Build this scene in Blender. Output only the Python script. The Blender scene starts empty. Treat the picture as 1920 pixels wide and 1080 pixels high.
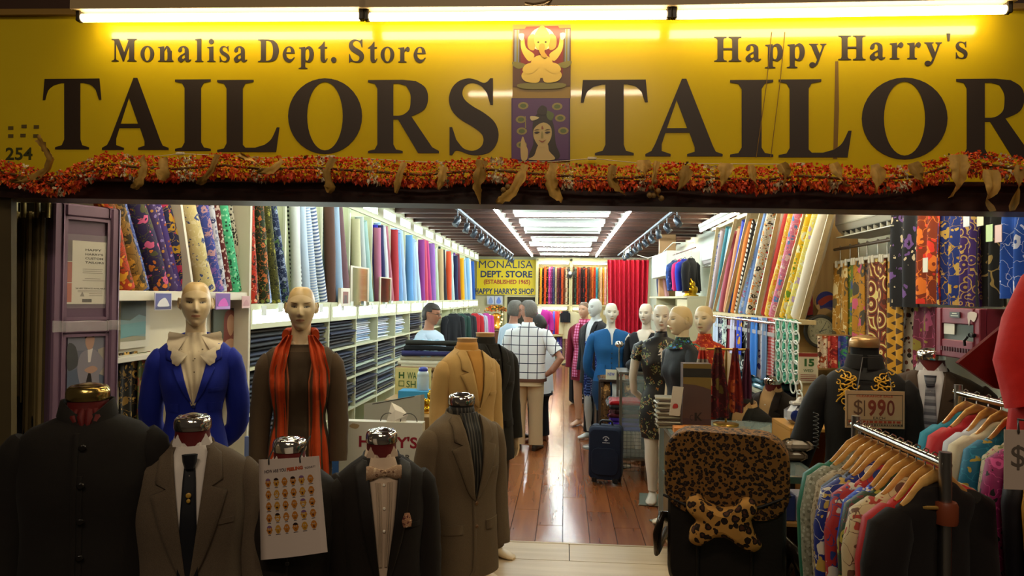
import bpy,math,random
from mathutils import Vector,Matrix
from mathutils.geometry import tessellate_polygon
S=bpy.context.scene
COL=S.collection
rnd=random.Random(11)
PI=math.pi
# camera
FPX=1280.0
EYE=Vector((0,0,1.78))
cam_d=bpy.data.cameras.new('camera');cam_d.sensor_width=36;cam_d.lens=36*FPX/1920;cam_d.clip_start=.05
cam=bpy.data.objects.new('camera',cam_d);COL.objects.link(cam)
CM=Matrix.Translation(EYE)@Matrix.Rotation(math.atan(100/FPX),4,'Z')@Matrix.Rotation(PI/2+math.atan(17/FPX),4,'X')@Matrix.Rotation(math.radians(.7),4,'Z')
cam.matrix_world=CM
S.camera=cam
# world, exposure, stand-in street light
vs=S.view_settings
vs.view_transform='Standard';vs.look='None';vs.gamma=1;vs.use_curve_mapping=False
vs.exposure=0.0
w=bpy.data.worlds.new('night');S.world=w;w.use_nodes=True
w.node_tree.nodes['Background'].inputs[0].default_value=(.55,.42,.30,1)
w.node_tree.nodes['Background'].inputs[1].default_value=.06
cy=S.cycles
cy.max_bounces=6;cy.diffuse_bounces=3;cy.glossy_bounces=3;cy.transmission_bounces=4;cy.transparent_max_bounces=6
cy.sample_clamp_indirect=3.0;cy.caustics_reflective=False;cy.caustics_refractive=False;cy.blur_glossy=1.0
TUBE_IN,TUBE_OUT,BOX_IN,TUBE_WARM=98.0,18.5,19.0,66.0
def area_light(name,loc,rot,sx,sy,power,col):
 d=bpy.data.lights.new(name,'AREA');d.shape='RECTANGLE';d.size=sx;d.size_y=sy;d.energy=power;d.color=col
 o=bpy.data.objects.new(name,d);o.location=loc;o.rotation_euler=rot;COL.objects.link(o);return o
area_light('lane_stand_in',(-.14,-2.2,4.12),(math.radians(58),0,0),2.0,.05,14,(1,.80,.58))
area_light('lane_stand_in',(-.4,-2.6,6.2),(math.radians(38),0,0),2.6,.3,95,(1,.80,.58))  # added out of view to brighten the entrance, clear of the sign's reflection
area_light('lane_stand_in',(3.4,-2.4,6.0),(math.radians(38),0,math.radians(28)),1.6,.3,30,(1,.80,.60))  # extra unseen lamp from the side, standing in for stall lights
def P(px,py,Y):
 d=CM.to_3x3()@Vector(((px-960)/FPX,-(py-540)/FPX,-1))
 return EYE+d*(Y/d.y)
def PXp(px,py,X):
 d=CM.to_3x3()@Vector(((px-960)/FPX,-(py-540)/FPX,-1))
 return EYE+d*(X/d.x)
def PZ(px,py,z):
 d=CM.to_3x3()@Vector(((px-960)/FPX,-(py-540)/FPX,-1))
 return EYE+d*((z-EYE.z)/d.z)
def SC(Y):return FPX/Y
# materials
def lin(h):
 h=h.lstrip('#')
 return tuple((lambda c:c/12.92 if c<=.04045 else((c+.055)/1.055)**2.4)(int(h[i:i+2],16)/255)for i in(0,2,4))+(1,)
_mats={}
class N:
 """tiny node helper"""
 def __init__(s,name):
  s.m=bpy.data.materials.new(name);s.m.use_nodes=True;s.t=s.m.node_tree
  s.b=s.t.nodes['Principled BSDF'];s._tc=None
 def n(s,typ,**k):
  x=s.t.nodes.new('ShaderNode'+typ)
  for a,v in k.items():setattr(x,a,v)
  return x
 def l(s,a,b):s.t.links.new(a,b)
 def tc(s):
  if not s._tc:s._tc=s.n('TexCoord').outputs['Object']
  return s._tc
 def math(s,op,a,b=None,c=None):
  x=s.n('Math',operation=op)
  for i,v in enumerate((a,b,c)):
   if v is None:continue
   if isinstance(v,(int,float)):x.inputs[i].default_value=v
   else:s.l(v,x.inputs[i])
  return x.outputs[0]
 def vmath(s,op,a,b=None):
  x=s.n('VectorMath',operation=op)
  for i,v in enumerate((a,b)):
   if v is None:continue
   if isinstance(v,(tuple,list)):x.inputs[i].default_value=v
   else:s.l(v,x.inputs[i])
  return x.outputs['Value']if op in('LENGTH','DISTANCE')else x.outputs[0]
 def mix(s,f,a,b):
  x=s.n('Mix',data_type='RGBA')
  if isinstance(f,(int,float)):x.inputs[0].default_value=f
  else:s.l(f,x.inputs[0])
  for i,v in((6,a),(7,b)):
   if isinstance(v,str):x.inputs[i].default_value=lin(v)
   elif isinstance(v,tuple):x.inputs[i].default_value=v
   else:s.l(v,x.inputs[i])
  return x.outputs[2]
 def ramp(s,f,stops,const=True):
  x=s.n('ValToRGB');r=x.color_ramp
  r.interpolation='CONSTANT' if const else 'LINEAR'
  while len(r.elements)<len(stops):r.elements.new(.5)
  for e,(p,c)in zip(r.elements,stops):
   e.position=p;e.color=lin(c)if isinstance(c,str)else(c,c,c,1)
  s.l(f,x.inputs[0]);return x.outputs[0]
 def noise(s,vec,scale,detail=2):
  x=s.n('TexNoise');s.l(vec,x.inputs['Vector']);x.inputs['Scale'].default_value=scale;x.inputs['Detail'].default_value=detail
  return x.outputs
 def voro(s,vec,scale,rand=1.0,feature='F1'):
  x=s.n('TexVoronoi',feature=feature);s.l(vec,x.inputs['Vector']);x.inputs['Scale'].default_value=scale
  x.inputs['Randomness'].default_value=rand;return x.outputs
 def bump(s,h,st,dist=.01):
  x=s.n('Bump');s.l(h,x.inputs['Height']);x.inputs['Strength'].default_value=st;x.inputs['Distance'].default_value=dist
  s.l(x.outputs[0],s.b.inputs['Normal'])
 def color(s,c):s.l(c,s.b.inputs['Base Color'])
def M(col,rough=.7,metal=0,vary=0,vs=8,bump=0,bs=300,spec=.5,coat=0,name='paint'):
 k=(col,rough,metal,vary,vs,bump,bs,spec,coat)
 if k in _mats:return _mats[k]
 n=N(name+'_'+col.strip('#'));b=n.b
 b.inputs['Base Color'].default_value=lin(col);b.inputs['Roughness'].default_value=rough;b.inputs['Metallic'].default_value=metal
 b.inputs['Specular IOR Level'].default_value=spec;b.inputs['Coat Weight'].default_value=coat
 if vary:
  c=lin(col);d=tuple(max(0,x*(1-vary))for x in c[:3])+(1,);e=tuple(min(1,x*(1+vary))for x in c[:3])+(1,)
  n.color(n.mix(n.noise(n.tc(),vs,3)[0],d,e))
 if bump:n.bump(n.noise(n.tc(),bs,2)[0],bump,.004)
 _mats[k]=n.m;return n.m
def CLOTH(col,vary=.25,rough=.88,bump=.35,wrinkle=.3):
 k=('cloth',col,vary,rough,bump,wrinkle)
 if k in _mats:return _mats[k]
 n=N('cloth_'+col.strip('#'));b=n.b;b.inputs['Roughness'].default_value=rough;b.inputs['Specular IOR Level'].default_value=.25
 b.inputs['Sheen Weight'].default_value=.03
 c=lin(col);d=tuple(x*(1-vary)for x in c[:3])+(1,);e=tuple(min(1,x*(1+vary))for x in c[:3])+(1,)
 fine=n.noise(n.tc(),420,2)[0]
 n.color(n.mix(fine,d,e))
 big=n.noise(n.tc(),9,2)[0]
 n.bump(n.math('ADD',n.math('MULTIPLY',fine,.15*bump),n.math('MULTIPLY',big,wrinkle*3)),.5,.012)
 _mats[k]=n.m;return n.m
def EMIT(col,st,name='lamp_glow'):
 k=('emit',col,st)
 if k in _mats:return _mats[k]
 n=N(name);n.b.inputs['Base Color'].default_value=(.9,.9,.9,1);n.b.inputs['Emission Color'].default_value=lin(col);n.b.inputs['Emission Strength'].default_value=st
 _mats[k]=n.m;return n.m
def GLASS(col='#e8f4f0',alpha=.18,rough=.04):
 k=('glass',col,alpha,rough)
 if k in _mats:return _mats[k]
 n=N('glass');b=n.b;b.inputs['Base Color'].default_value=lin(col);b.inputs['Roughness'].default_value=rough;b.inputs['Alpha'].default_value=alpha
 b.inputs['Specular IOR Level'].default_value=.8
 _mats[k]=n.m;return n.m
def PAT(kind,cols,scale=10,rough=.8,axis=2,wid=.5):
 """printed cloth; cols hex strings, first is the ground"""
 k=(kind,tuple(cols),scale,rough,axis,wid)
 if k in _mats:return _mats[k]
 n=N('print_'+kind);n.b.inputs['Roughness'].default_value=rough;n.b.inputs['Specular IOR Level'].default_value=.3
 tc=n.tc()
 if kind in('stripe','check','plaid','diamond'):
  sx=n.n('SeparateXYZ');n.l(tc,sx.inputs[0])
  fr=lambda i,s=scale:n.math('FRACT',n.math('MULTIPLY',n.math('ADD',sx.outputs[i],10.03),s))
 if kind=='floral':
  nz=n.noise(tc,scale*1.3,2)
  v=n.vmath('ADD',tc,n.vmath('MULTIPLY',n.vmath('SUBTRACT',nz[1],(.5,.5,.5)),(.9/scale,)*3))
  v1=n.voro(v,scale);v2=n.voro(v,scale*2.3);v3=n.voro(n.vmath('ADD',v,(3,5,7)),scale*1.15,feature='DISTANCE_TO_EDGE')
  sep=n.n('SeparateColor');n.l(v1[1],sep.inputs[0])
  k2=list(cols[1:])or['#ffffff']
  fl=n.ramp(sep.outputs[0],[(i/len(k2),c)for i,c in enumerate(k2)])
  sep2=n.n('SeparateColor');n.l(v2[1],sep2.inputs[0])
  fl2=n.ramp(sep2.outputs[1],[(i/len(k2),c)for i,c in enumerate(k2[::-1])])
  c=n.mix(n.math('LESS_THAN',v2[0],.26),cols[0],fl2)
  c=n.mix(n.math('LESS_THAN',v3[0],.014),c,k2[-1])
  c=n.mix(n.math('LESS_THAN',v1[0],.36),c,fl)
  c=n.mix(n.math('LESS_THAN',v1[0],.14),c,cols[0])
 elif kind=='small':
  v1=n.voro(tc,scale);sep=n.n('SeparateColor');n.l(v1[1],sep.inputs[0])
  k2=list(cols[1:])
  c=n.mix(n.math('LESS_THAN',v1[0],wid),cols[0],n.ramp(sep.outputs[0],[(i/len(k2),x)for i,x in enumerate(k2)]))
 elif kind=='dots':
  v1=n.voro(tc,scale,.25);c=n.mix(n.math('LESS_THAN',v1[0],wid),cols[0],cols[1])
 elif kind=='bands':
  nz=n.noise(tc,scale,1)[0]
  c=n.ramp(n.math('FRACT',n.math('MULTIPLY',nz,5)),[(i/len(cols),x)for i,x in enumerate(cols)])
 elif kind=='stripe':
  c=n.ramp(fr(axis),[(i/len(cols),x)for i,x in enumerate(cols)])
 elif kind=='check':
  a=n.math('MAXIMUM',n.math('LESS_THAN',fr(0),wid),n.math('LESS_THAN',fr(2),wid))
  c=n.mix(a,cols[0],cols[1])
 elif kind=='plaid':
  a=n.math('ADD',n.math('LESS_THAN',fr(0),wid),n.math('LESS_THAN',fr(2),wid))
  c=n.ramp(n.math('MULTIPLY',a,.5),[(0,cols[0]),(.4,cols[1]),(.9,cols[-1])])
 elif kind=='diamond':
  d=n.math('ADD',n.math('ABSOLUTE',n.math('SUBTRACT',fr(0),.5)),n.math('ABSOLUTE',n.math('SUBTRACT',fr(2),.5)))
  c=n.ramp(d,[(i/len(cols)*.98,x)for i,x in enumerate(cols)])
 elif kind=='leopard':
  nz=n.noise(tc,scale*.9,2)
  v=n.vmath('ADD',tc,n.vmath('MULTIPLY',n.vmath('SUBTRACT',nz[1],(.5,.5,.5)),(.8/scale,)*3))
  v1=n.voro(v,scale);hole=n.noise(tc,scale*1.7,1)[0]
  ring=n.math('MULTIPLY',n.math('LESS_THAN',v1[0],.5),n.math('GREATER_THAN',n.math('ADD',v1[0],n.math('MULTIPLY',hole,.3)),.42))
  c=n.mix(n.math('LESS_THAN',v1[0],.5),cols[0],cols[1]);c=n.mix(ring,c,cols[2])
 elif kind=='swirl':
  v1=n.voro(tc,scale)
  c=n.ramp(n.math('FRACT',n.math('MULTIPLY',v1[0],3)),[(i/len(cols),x)for i,x in enumerate(cols)])
 n.color(c);_mats[k]=n.m;return n.m
def WOOD(c1,c2,rough=.4,axis=0,scale=3,coat=0,bump=.1,gs=14):
 k=('wood',c1,c2,rough,axis,scale,coat,gs)
 if k in _mats:return _mats[k]
 n=N('wood');b=n.b;b.inputs['Roughness'].default_value=rough;b.inputs['Coat Weight'].default_value=coat;b.inputs['Coat Roughness'].default_value=.12
 mp=n.n('Mapping');sc=[gs,gs,gs];sc[axis]=gs*.07;mp.inputs['Scale'].default_value=sc
 oi=n.n('ObjectInfo');n.l(n.vmath('ADD',n.tc(),n.vmath('MULTIPLY',oi.outputs['Location'],(3.1,1.7,2.3))),mp.inputs['Vector'])
 g=n.noise(mp.outputs[0],scale,5)[0]
 r=n.math('ADD',n.math('MULTIPLY',g,.85),n.math('MULTIPLY',oi.outputs['Random'],.15))
 n.color(n.ramp(r,[(.28,c1),(.68,c2)],False));n.bump(g,bump,.002)
 _mats[k]=n.m;return n.m
def chrome():return M('#d8d4cc',.12,1,name='chrome')
def steel():return M('#a9a7a2',.3,1,name='steel')
# mesh builder
def rotz(a):return Matrix.Rotation(a,4,'Z')
def smooth(a,b,x):
 t=max(0,min(1,(x-a)/(b-a)));return t*t*(3-2*t)
class B:
 def __init__(s):s.v=[];s.f=[];s.mi=[];s.sm=[]
 def add(s,vs,fs,mi=0,sm=False,mx=None):
  o=len(s.v)
  s.v+=[tuple(mx@Vector(v))if mx else tuple(v)for v in vs]
  for f in fs:s.f.append([i+o for i in f]);s.mi.append(mi);s.sm.append(sm)
  return s
 def box(s,c,d,mi=0,mx=None,bev=0):
  x,y,z=(q/2 for q in d);cx,cy_,cz=c
  if not bev:
   vs=[(cx+i*x,cy_+j*y,cz+k*z)for k in(-1,1)for j in(-1,1)for i in(-1,1)]
   return s.add(vs,[(0,2,3,1),(4,5,7,6),(0,1,5,4),(2,6,7,3),(0,4,6,2),(1,3,7,5)],mi,False,mx)
  vs=[];b=min(bev,x,y,z)
  for k,ins in((-z,b),(-z+b,0),(z-b,0),(z,b)):
   for(ax,ay)in((-1,-1),(1,-1),(1,1),(-1,1)):
    X,Y=ax*(x-ins),ay*(y-ins)
    p,q=(X,Y-ay*b),(X-ax*b,Y)
    if ax*ay>0:p,q=q,p
    for r in(p,q):vs.append((cx+r[0],cy_+r[1],cz+k))
  fs=[tuple(range(7,-1,-1)),tuple(range(24,32))]
  for L in range(3):
   for i in range(8):fs.append((L*8+i,L*8+(i+1)%8,L*8+8+(i+1)%8,L*8+8+i))
  return s.add(vs,fs,mi,False,mx)
 def loft(s,rings,mi=0,cap0=True,cap1=True,sm=True,closed=True,mx=None):
  n=len(rings[0]);vs=[p for r in rings for p in r];fs=[]
  for j in range(len(rings)-1):
   for i in range(n if closed else n-1):
    fs.append((j*n+i,j*n+(i+1)%n,(j+1)*n+(i+1)%n,(j+1)*n+i))
  s.add(vs,fs,mi,sm,mx)
  if cap0:s.add(rings[0],[tuple(range(n-1,-1,-1))],mi,False,mx)
  if cap1:s.add(rings[-1],[tuple(range(n))],mi,False,mx)
  return s
 def tube(s,pts,r,n=8,mi=0,cap=True,sm=True,mx=None,flat=None):
  pts=[Vector(p)for p in pts];rings=[]
  up=None
  for i,p in enumerate(pts):
   t=(pts[min(i+1,len(pts)-1)]-pts[max(i-1,0)])
   t=t.normalized()if t.length>1e-9 else Vector((0,0,1))
   if up is None:up=Vector((0,1,0))if abs(t.y)<.9 else Vector((1,0,0))
   u=(up-t*up.dot(t)).normalized();v=t.cross(u);up=u
   rr=r[i]if isinstance(r,(list,tuple))else r
   ru,rv=rr if isinstance(rr,(list,tuple))else(rr,rr)
   rings.append([p+u*(ru*math.cos(2*PI*k/n))+v*(rv*math.sin(2*PI*k/n))for k in range(n)])
  return s.loft(rings,mi,cap,cap,sm,True,mx)
 def lathe(s,prof,n=20,c=(0,0,0),mi=0,sm=True,mx=None,axis='z'):
  rings=[]
  for r,z in prof:
   ring=[]
   for k in range(n):
    a=2*PI*k/n;x,y=r*math.cos(a),r*math.sin(a)
    p=(x,y,z)if axis=='z' else((x,-z,y)if axis=='y' else(z,x,y))
    ring.append((p[0]+c[0],p[1]+c[1],p[2]+c[2]))
   rings.append(ring)
  return s.loft(rings,mi,True,True,sm,True,mx)
 def ell(s,c,r,n=12,m=8,mi=0,mx=None):
  rings=[]
  for j in range(m+1):
   t=PI*(.02+.96*j/m)
   rings.append([(c[0]+r[0]*math.sin(t)*math.cos(2*PI*k/n),c[1]+r[1]*math.sin(t)*math.sin(2*PI*k/n),c[2]-r[2]*math.cos(t))for k in range(n)])
  return s.loft(rings,mi,True,True,True,True,mx)
 def poly(s,outl,o,ux,uy,th=.002,mi=0,holes=()):
  """flat shape: outline in (u,v); extruded back along -normal; front faces ux x uy"""
  o,ux,uy=Vector(o),Vector(ux),Vector(uy);nr=ux.cross(uy).normalized()
  loops=[outl]+list(holes);flat=[p for L in loops for p in L]
  tri=tessellate_polygon([[Vector((p[0],p[1],0))for p in L]for L in loops])
  fr=[o+ux*p[0]+uy*p[1]for p in flat]
  fs=[]
  for t in tri:
   a,b,c=(flat[i]for i in t)
   cr=(b[0]-a[0])*(c[1]-a[1])-(b[1]-a[1])*(c[0]-a[0])
   fs.append(tuple(t)if cr>0 else tuple(t)[::-1])
  s.add(fr,fs,mi)
  if th:
   m=len(flat);side=[];off=0
   for L in loops:
    for i in range(len(L)):
     a,b=off+i,off+(i+1)%len(L);side.append((a,b,b+m,a+m))
    off+=len(L)
   s.add(fr+[p-nr*th for p in fr],side,mi)
  return s
 def build(s,name,mats,parent=None,loc=None,rz=0,mx=None):
  me=bpy.data.meshes.new(name);me.from_pydata(s.v,[],s.f)
  for m in(mats if isinstance(mats,(list,tuple))else[mats]):me.materials.append(m)
  me.polygons.foreach_set('material_index',s.mi);me.polygons.foreach_set('use_smooth',s.sm);me.update()
  o=bpy.data.objects.new(name,me);COL.objects.link(o)
  if mx is not None:o.matrix_world=mx
  elif loc is not None:o.location=loc;o.rotation_euler=(0,0,rz)
  if parent is not None:o.parent=parent
  return o
  # things
labels=set()
def tag(o,label,cat,group=None):
 o['label']=label;o['category']=cat
 if group:o['group']=group
 labels.add(label);return o
def thing(name,label,cat,loc=(0,0,0),rz=0,group=None):
 o=bpy.data.objects.new(name,None);COL.objects.link(o);o.location=loc;o.rotation_euler=(0,0,rz);o.empty_display_size=.05
 return tag(o,label,cat,group)
def struct(o):o['kind']='structure';return o
def stuff(o):o['kind']='stuff';return o
def copy_tree(o,loc=None,rz=None,label=None,parent=None,mats=None):
 c=o.copy();COL.objects.link(c)
 if parent is not None:c.parent=parent
 if loc is not None:c.location=loc
 if rz is not None:c.rotation_euler=(0,0,rz)
 if label:c['label']=label
 for ch in list(o.children):copy_tree(ch,parent=c)
 return c
ORD='first second third fourth fifth sixth seventh eighth ninth tenth eleventh twelfth thirteenth fourteenth fifteenth sixteenth seventeenth eighteenth nineteenth twentieth'.split()+['twenty-'+x for x in 'first second third fourth fifth sixth seventh eighth ninth'.split()]
# writing
def sans(body,w=None,h=None,bold=.0,shear=0,align='l'):
 """built-in sans letters as a flat B in the XZ plane facing -Y, from (0,0) to (w,h)"""
 c=bpy.data.curves.new('lettering','FONT');c.body=body;c.offset=bold;c.shear=shear;c.resolution_u=3
 o=bpy.data.objects.new('lettering',c);me=bpy.data.meshes.new_from_object(o)
 vs=[tuple(v.co)for v in me.vertices];fs=[tuple(p.vertices)for p in me.polygons]
 bpy.data.objects.remove(o);bpy.data.curves.remove(c);bpy.data.meshes.remove(me)
 b=B()
 if not vs:return b,0
 x0,x1=min(v[0]for v in vs),max(v[0]for v in vs);y0,y1=min(v[1]for v in vs),max(v[1]for v in vs)
 sy=(h/(y1-y0))if h else None;sx=(w/(x1-x0))if w else sy
 if sy is None:sy=sx
 b.add([((v[0]-x0)*sx,0,(v[1]-y0)*sy)for v in vs],fs)
 return b,(x1-x0)*sx
def put(dst,src,o,ux=(1,0,0),uz=(0,0,1),mi=0):
 """lay a flat B (x,0,z) on a plane"""
 o,ux,uz=Vector(o),Vector(ux),Vector(uz)
 dst.add([o+ux*v[0]+uz*v[2]for v in src.v],src.f,mi);return dst
def ring2(cx,cz,rx,rz,n=20,a0=0):return[(cx+rx*math.cos(a0+2*PI*k/n),cz+rz*math.sin(a0+2*PI*k/n))for k in range(n)]
def sm_path(pts,sub=5,closed=True):
 """points (x,y) straight or (x,y,1) smooth"""
 out=[];n=len(pts)
 for i in range(n if closed else n-1):
  a,b=pts[i],pts[(i+1)%n];out.append((a[0],a[1]))
  if len(a)>2 and len(b)>2:
   p0=pts[i-1]if len(pts[i-1])>2 and(closed or i>0)else a;p3=pts[(i+2)%n]if len(pts[(i+2)%n])>2 and(closed or i<n-2)else b
   for k in range(1,sub):
    t=k/sub
    out.append(tuple(.5*(2*a[j]+(b[j]-p0[j])*t+(2*p0[j]-5*a[j]+4*b[j]-p3[j])*t*t+(3*a[j]-p0[j]-3*b[j]+p3[j])*t**3)for j in(0,1)))
 if not closed:out.append((pts[-1][0],pts[-1][1]))
 return out
def oval(cx,cy,rx,ry,n=36):return[(cx+rx*math.cos(2*PI*k/n),cy+ry*math.sin(2*PI*k/n))for k in range(n)]
def slab(x0,x1,h=100,l=14,r=14,top=True,bot=True):
 p=[]
 p+=[(x0-l,0),(x1+r,0),(x1+r,3),(x1+4,5),(x1,12)]if bot else[(x0,0),(x1,0)]
 p+=[(x1,h-12),(x1+4,h-5),(x1+r,h-3),(x1+r,h),(x0-l,h),(x0-l,h-3),(x0-4,h-5),(x0,h-12)]if top else[(x1,h),(x0,h)]
 if bot:p+=[(x0,12),(x0-4,5),(x0-l,3)]
 return(p,[])
def lstem(x0,x1,h,l=10,r=10):
 return([(x0-l,0),(x1+r,0),(x1+r,3),(x1+2,5),(x1,10),(x1,h),(x0-l,h-3),(x0-l,h-6),(x0-2,h-8),(x0,h-14),(x0,10),(x0-2,5),(x0-l,3)],[])
def archp(x0,x1,h,t,d=16):
 return(sm_path([(x0,h-20,1),(x0+(x1-x0)*.35,h-1,1),(x0+(x1-x0)*.65,h+1,1),(x1,h-10,1),(x1+t*.25,h-24,1),(x1+t*.2,h-28),(x1-t*.75,h-28),(x1-t*.8,h-20,1),(x0+(x1-x0)*.45,h-8,1),(x0,h-26,1)]),[])
G={}
G['T']=(95,[(sm_path([(3,100),(92,100),(95,70),(91,70),(86,84,1),(78,91,1),(66,94,1),(61,94),(61,14),(64,6,1),(75,3,1),(75,0),(20,0),(20,3),(31,6,1),(35,14,1),(35,94),(30,94),(18,91,1),(9,84,1),(4,70,1),(0,70)]),[])])
G['A']=(103,[([(49,102),(55,102),(90,14),(94,6),(103,3),(103,0),(56,0),(56,3),(66,6),(66,12),(59,31),(27,31),(22,16),(22,7),(34,3),(34,0),(0,0),(0,3),(8,7),(13,16)],[[(29,37),(56,37),(42,74)]])])
G['I']=(52,[slab(14,38)])
G['L']=(92,[(sm_path([(0,100),(54,100),(54,97),(42,95),(38,88),(38,10),(42,6),(56,6),(70,10,1),(80,18,1),(88,34,1),(92,34),(87,0),(0,0),(0,3),(10,5),(14,12),(14,88),(10,95),(0,97)]),[])])
G['O']=(104,[(oval(52,50,52,52),[oval(52,50,25,47)])])
G['R']=(106,[(sm_path([(0,100),(52,100),(72,98,1),(86,89,1),(90,74,1),(84,59,1),(65,50,1),(96,8),(106,3),(106,0),(75,0),(45,46),(38,46),(38,12),(42,5),(52,3),(52,0),(0,0),(0,3),(10,5),(14,12),(14,88),(10,95),(0,97)]),[sm_path([(38,95),(46,95),(57,92,1),(63,82,1),(64,72,1),(62,60,1),(54,53,1),(46,51,1),(38,51)])])])
G['S']=(76,[(sm_path([(67,102),(67,66),(63,66),(58,82,1),(49,92,1),(36,96,1),(26,92,1),(22,83,1),(25,74,1),(36,65,1),(54,55,1),(69,43,1),(75,28,1),(72,13,1),(62,2,1),(46,-2,1),(32,-1,1),(20,3,1),(12,4,1),(7,-2,1),(3,-2),(3,36),(7,36),(13,19,1),(24,7,1),(38,4,1),(49,9,1),(53,18,1),(50,27,1),(38,36,1),(20,46,1),(7,58,1),(2,73,1),(6,88,1),(16,98,1),(30,102,1),(42,100,1),(52,96,1),(58,97,1),(63,102,1)]),[])])
G['M']=(122,[slab(84,108,100,10,12),([(0,0),(34,0),(34,3),(22,8),(21,14),(21,80),(54,0),(59,0),(88,78),(108,100),(84,100),(61,40),(36,100),(0,100),(0,97),(12,93),(14,88),(14,12),(11,6),(0,3)],[])])
G['D']=(100,[(sm_path([(0,100),(48,100),(74,96,1),(92,80,1),(100,50,1),(92,20,1),(74,4,1),(48,0,1),(0,0),(0,3),(10,5),(14,12),(14,88),(10,95),(0,97)]),[sm_path([(38,95),(46,95),(60,90,1),(69,74,1),(72,50,1),(69,26,1),(60,10,1),(46,5,1),(38,5)])])])
G['H']=(112,[slab(14,38),slab(74,98),([(36,47),(76,47),(76,54),(36,54)],[])])
G['o']=(66,[(oval(33,34,33,36,24),[oval(33,34,14,31,24)])])
G['n']=(78,[lstem(12,32,68),slab(48,68,48,8,9,False),archp(30,60,68,17)])
G['e']=(62,[(sm_path([(18,38),(60,38),(58,52,1),(49,65,1),(33,70,1),(14,62,1),(2,36,1),(8,12,1),(28,-2,1),(46,3,1),(60,20,1),(57,22),(46,13,1),(34,13,1),(22,22,1)]),[sm_path([(19,43),(42,43),(40,58,1),(32,66,1),(24,61,1)])])])
G['a']=(68,[(sm_path([(4,48,1),(12,64,1),(32,70,1),(50,62,1),(55,46,1),(55,12,1),(58,8,1),(66,10),(66,6),(56,-1,1),(44,-1,1),(37,8,1),(37,12),(36,38),(36,56,1),(29,64,1),(23,60,1),(22,48,1),(12,42,1)]),[]),(sm_path([(38,40),(18,30,1),(3,14,1),(8,0,1),(22,-2,1),(37,10,1),(37,16),(28,11,1),(22,16,1),(24,26,1),(38,34)]),[])])
G['l']=(42,[lstem(11,31,103)])
G['i']=(42,[lstem(11,31,68),(oval(21,90,12,12,16),[])])
G['s']=(52,[([(x*.66+1,y*.69)for x,y in G['S'][1][0][0]],[])])
G['p']=(76,[([(0,-30),(43,-30),(43,-27),(33,-24),(32,-18),(32,68),(2,65),(2,61),(10,59),(12,54),(12,-20),(10,-25),(0,-27)],[]),(sm_path([(30,54,1),(40,67,1),(54,70,1),(68,58,1),(73,34,1),(67,10,1),(52,-2,1),(40,1,1),(30,8,1)]),[sm_path([(33,48,1),(40,59,1),(48,56,1),(52,34,1),(48,12,1),(41,6,1),(33,14,1)])])])
G['t']=(46,[(sm_path([(30,92),(33,92),(33,68),(45,68),(45,61),(33,61),(33,16),(36,9,1),(40,11,1),(44,18),(47,16),(40,2,1),(28,-2,1),(16,4,1),(13,16,1),(13,61),(2,61),(2,64),(18,76,1)]),[])])
G['.']=(34,[(oval(14,10,13,13,18),[])])
G['r']=(58,[lstem(12,32,68),(sm_path([(30,50),(38,64,1),(48,70,1),(57,63,1),(56,52,1),(48,47,1),(42,51,1),(38,54,1),(30,40)]),[])])
G['y']=(72,[([(0,68),(38,68),(38,65),(30,62),(44,26),(55,56),(52,63),(46,65),(46,68),(72,68),(72,65),(64,60),(42,0),(34,-18),(26,-26),(20,-22),(28,-10),(34,2),(10,58),(6,63),(0,65)],[]),(oval(14,-19,13,11,16),[])])
G["'"]=(26,[([(5,104),(20,104),(17,72),(9,72)],[])])
def serif(text,track=8):
 """list of (char, x0, x1) laid out, units of cap height 100"""
 x=0;out=[]
 for ch in text:
  if ch==' ':x+=34;continue
  out.append((ch,x));x+=G[ch][0]+track
 return out,x-track
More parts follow.
